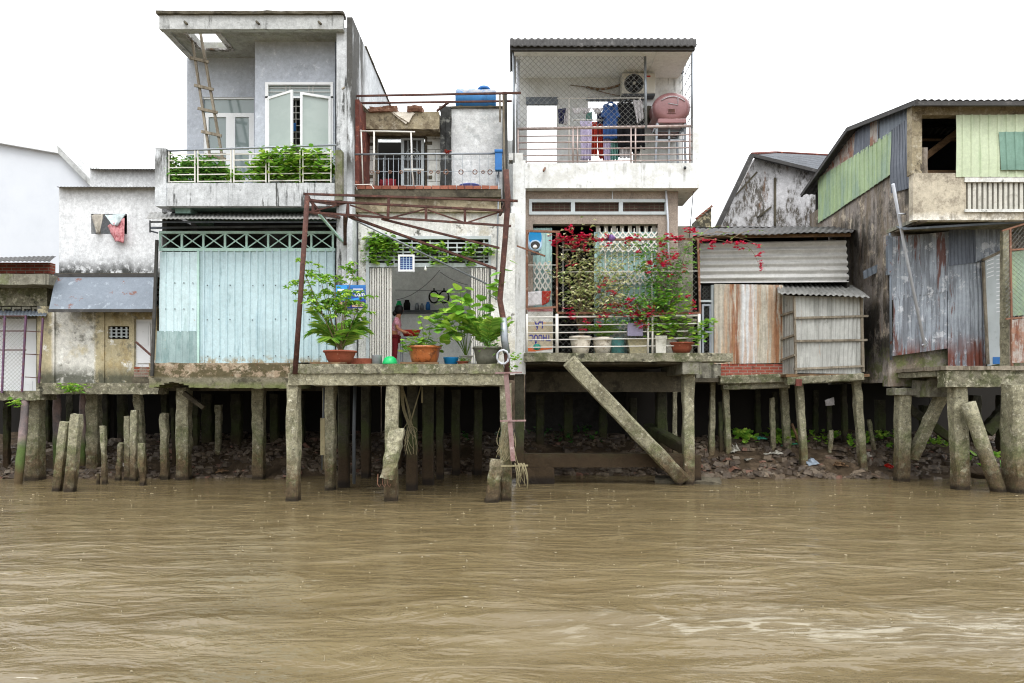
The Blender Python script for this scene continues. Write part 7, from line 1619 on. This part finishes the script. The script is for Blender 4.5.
beam(pf, P(942, 394, 16.0), P(912, 458, 16.4), .24, 'brace', m_pile, .22, .014); beam(pf, P(905, 405, 16.5), P(958, 444, 16.8), .2, 'brace', m_pile_shaded, .2, .014); beam(pf, P(955, 470, 15.6), P(1010, 476, 15.9), .25, 'fallen_beam', m_pile_shaded, .2, .02)
beam(pf, P(985, 432, 17.5), P(1015, 400, 17.5), .3, 'brace', m_pile_shaded, .25, .014)
for (x0, x1, y0, y1, w_, Y_) in [(880, 880, 400, 445, 9, 19), (925, 925, 405, 445, 10, 19), (975, 975, 395, 450, 10, 18.5), (1002, 1002, 395, 450, 10, 18)]: stilt(pf, x0, y0, x1, y1, w_, Y_, m_pile_shaded)
# litter on the bank
def lit(px, py, Yq, w, h, mat, lab, name='litter', seed=0):
    c = P(px, py, Yq); c.z = bank(c.x, c.y) + .1; R_ = lambda s: random.uniform(-s, s); mb = sheet([c + Vector((-w / 2 + R_(.06), R_(.1), R_(.02))), c + Vector((w / 2 + R_(.08), R_(.12), .02 + R_(.04))), c + Vector((w / 2 * .5 + R_(.1), h * .7 + R_(.1), h * .5 + R_(.06))), c + Vector((-w / 2 * .6 + R_(.1), h * .5 + R_(.1), h * .4 + R_(.06)))], 12, 10, .11, mat, name, None, seed=seed, k=13); tag(mb, lab, 'litter')
lit(734, 445, 17.7, .28, .3, m_litter, 'crumpled whitish bag on the rubble nearest the platform pile', seed=1)
lit(773, 453, 17.6, .4, .2, m_litter, 'long torn white plastic sheet on the rubble below the leafy plants', seed=2)
lit(814, 468, 17.1, .34, .3, m_litter_blue, 'flat grey blue plastic panel lying near the waterline', seed=3)
lit(790, 443, 18.0, .42, .2, m_tarp, 'scrap of dark green tarpaulin beside the leafy plants', seed=4)
lit(842, 468, 17.1, .4, .12, m_wood_brown, 'flat yellowish slab of wood on the rubble right of the grey panel', 'wood_scrap', seed=5)
lit(632, 468, 16.9, .28, .12, m_litter, 'pale scrap floating beneath the footing beam of the white house', seed=6)
lit(889, 466, 17.1, .1, .1, m_red_pl, 'tiny red scrap on the rubble near the waterline', seed=7)
lit(390, 455, 18.2, .3, .2, m_litter, 'dull white scrap in the dark under the kitchen platform', seed=8)
lit(750, 462, 17.3, .3, .15, m_litter, 'half buried pale plastic bag near the waterline below the brick base', seed=11)
lit(868, 455, 17.5, .34, .2, m_cloth_cream, 'muddy cream cloth scrap on the rubble right of the shed legs', seed=12)
lit(712, 436, 18.2, .2, .3, m_litter, 'white plastic bag caught at the foot of the first slim post', seed=13)
lit(760, 437, 18.3, .25, .15, m_tarp, 'torn dark green plastic among the leafy plants', seed=14)
lit(120, 470, 17.1, .3, .12, m_cloth_cream, 'dirty beige rag between the ragged post and the twin posts', seed=15)
lit(222, 472, 17.0, .35, .12, m_wood_brown, 'flat brown board on the mud under the light blue sheet house', 'wood_scrap', seed=16)
bpy.context.view_layer.update()
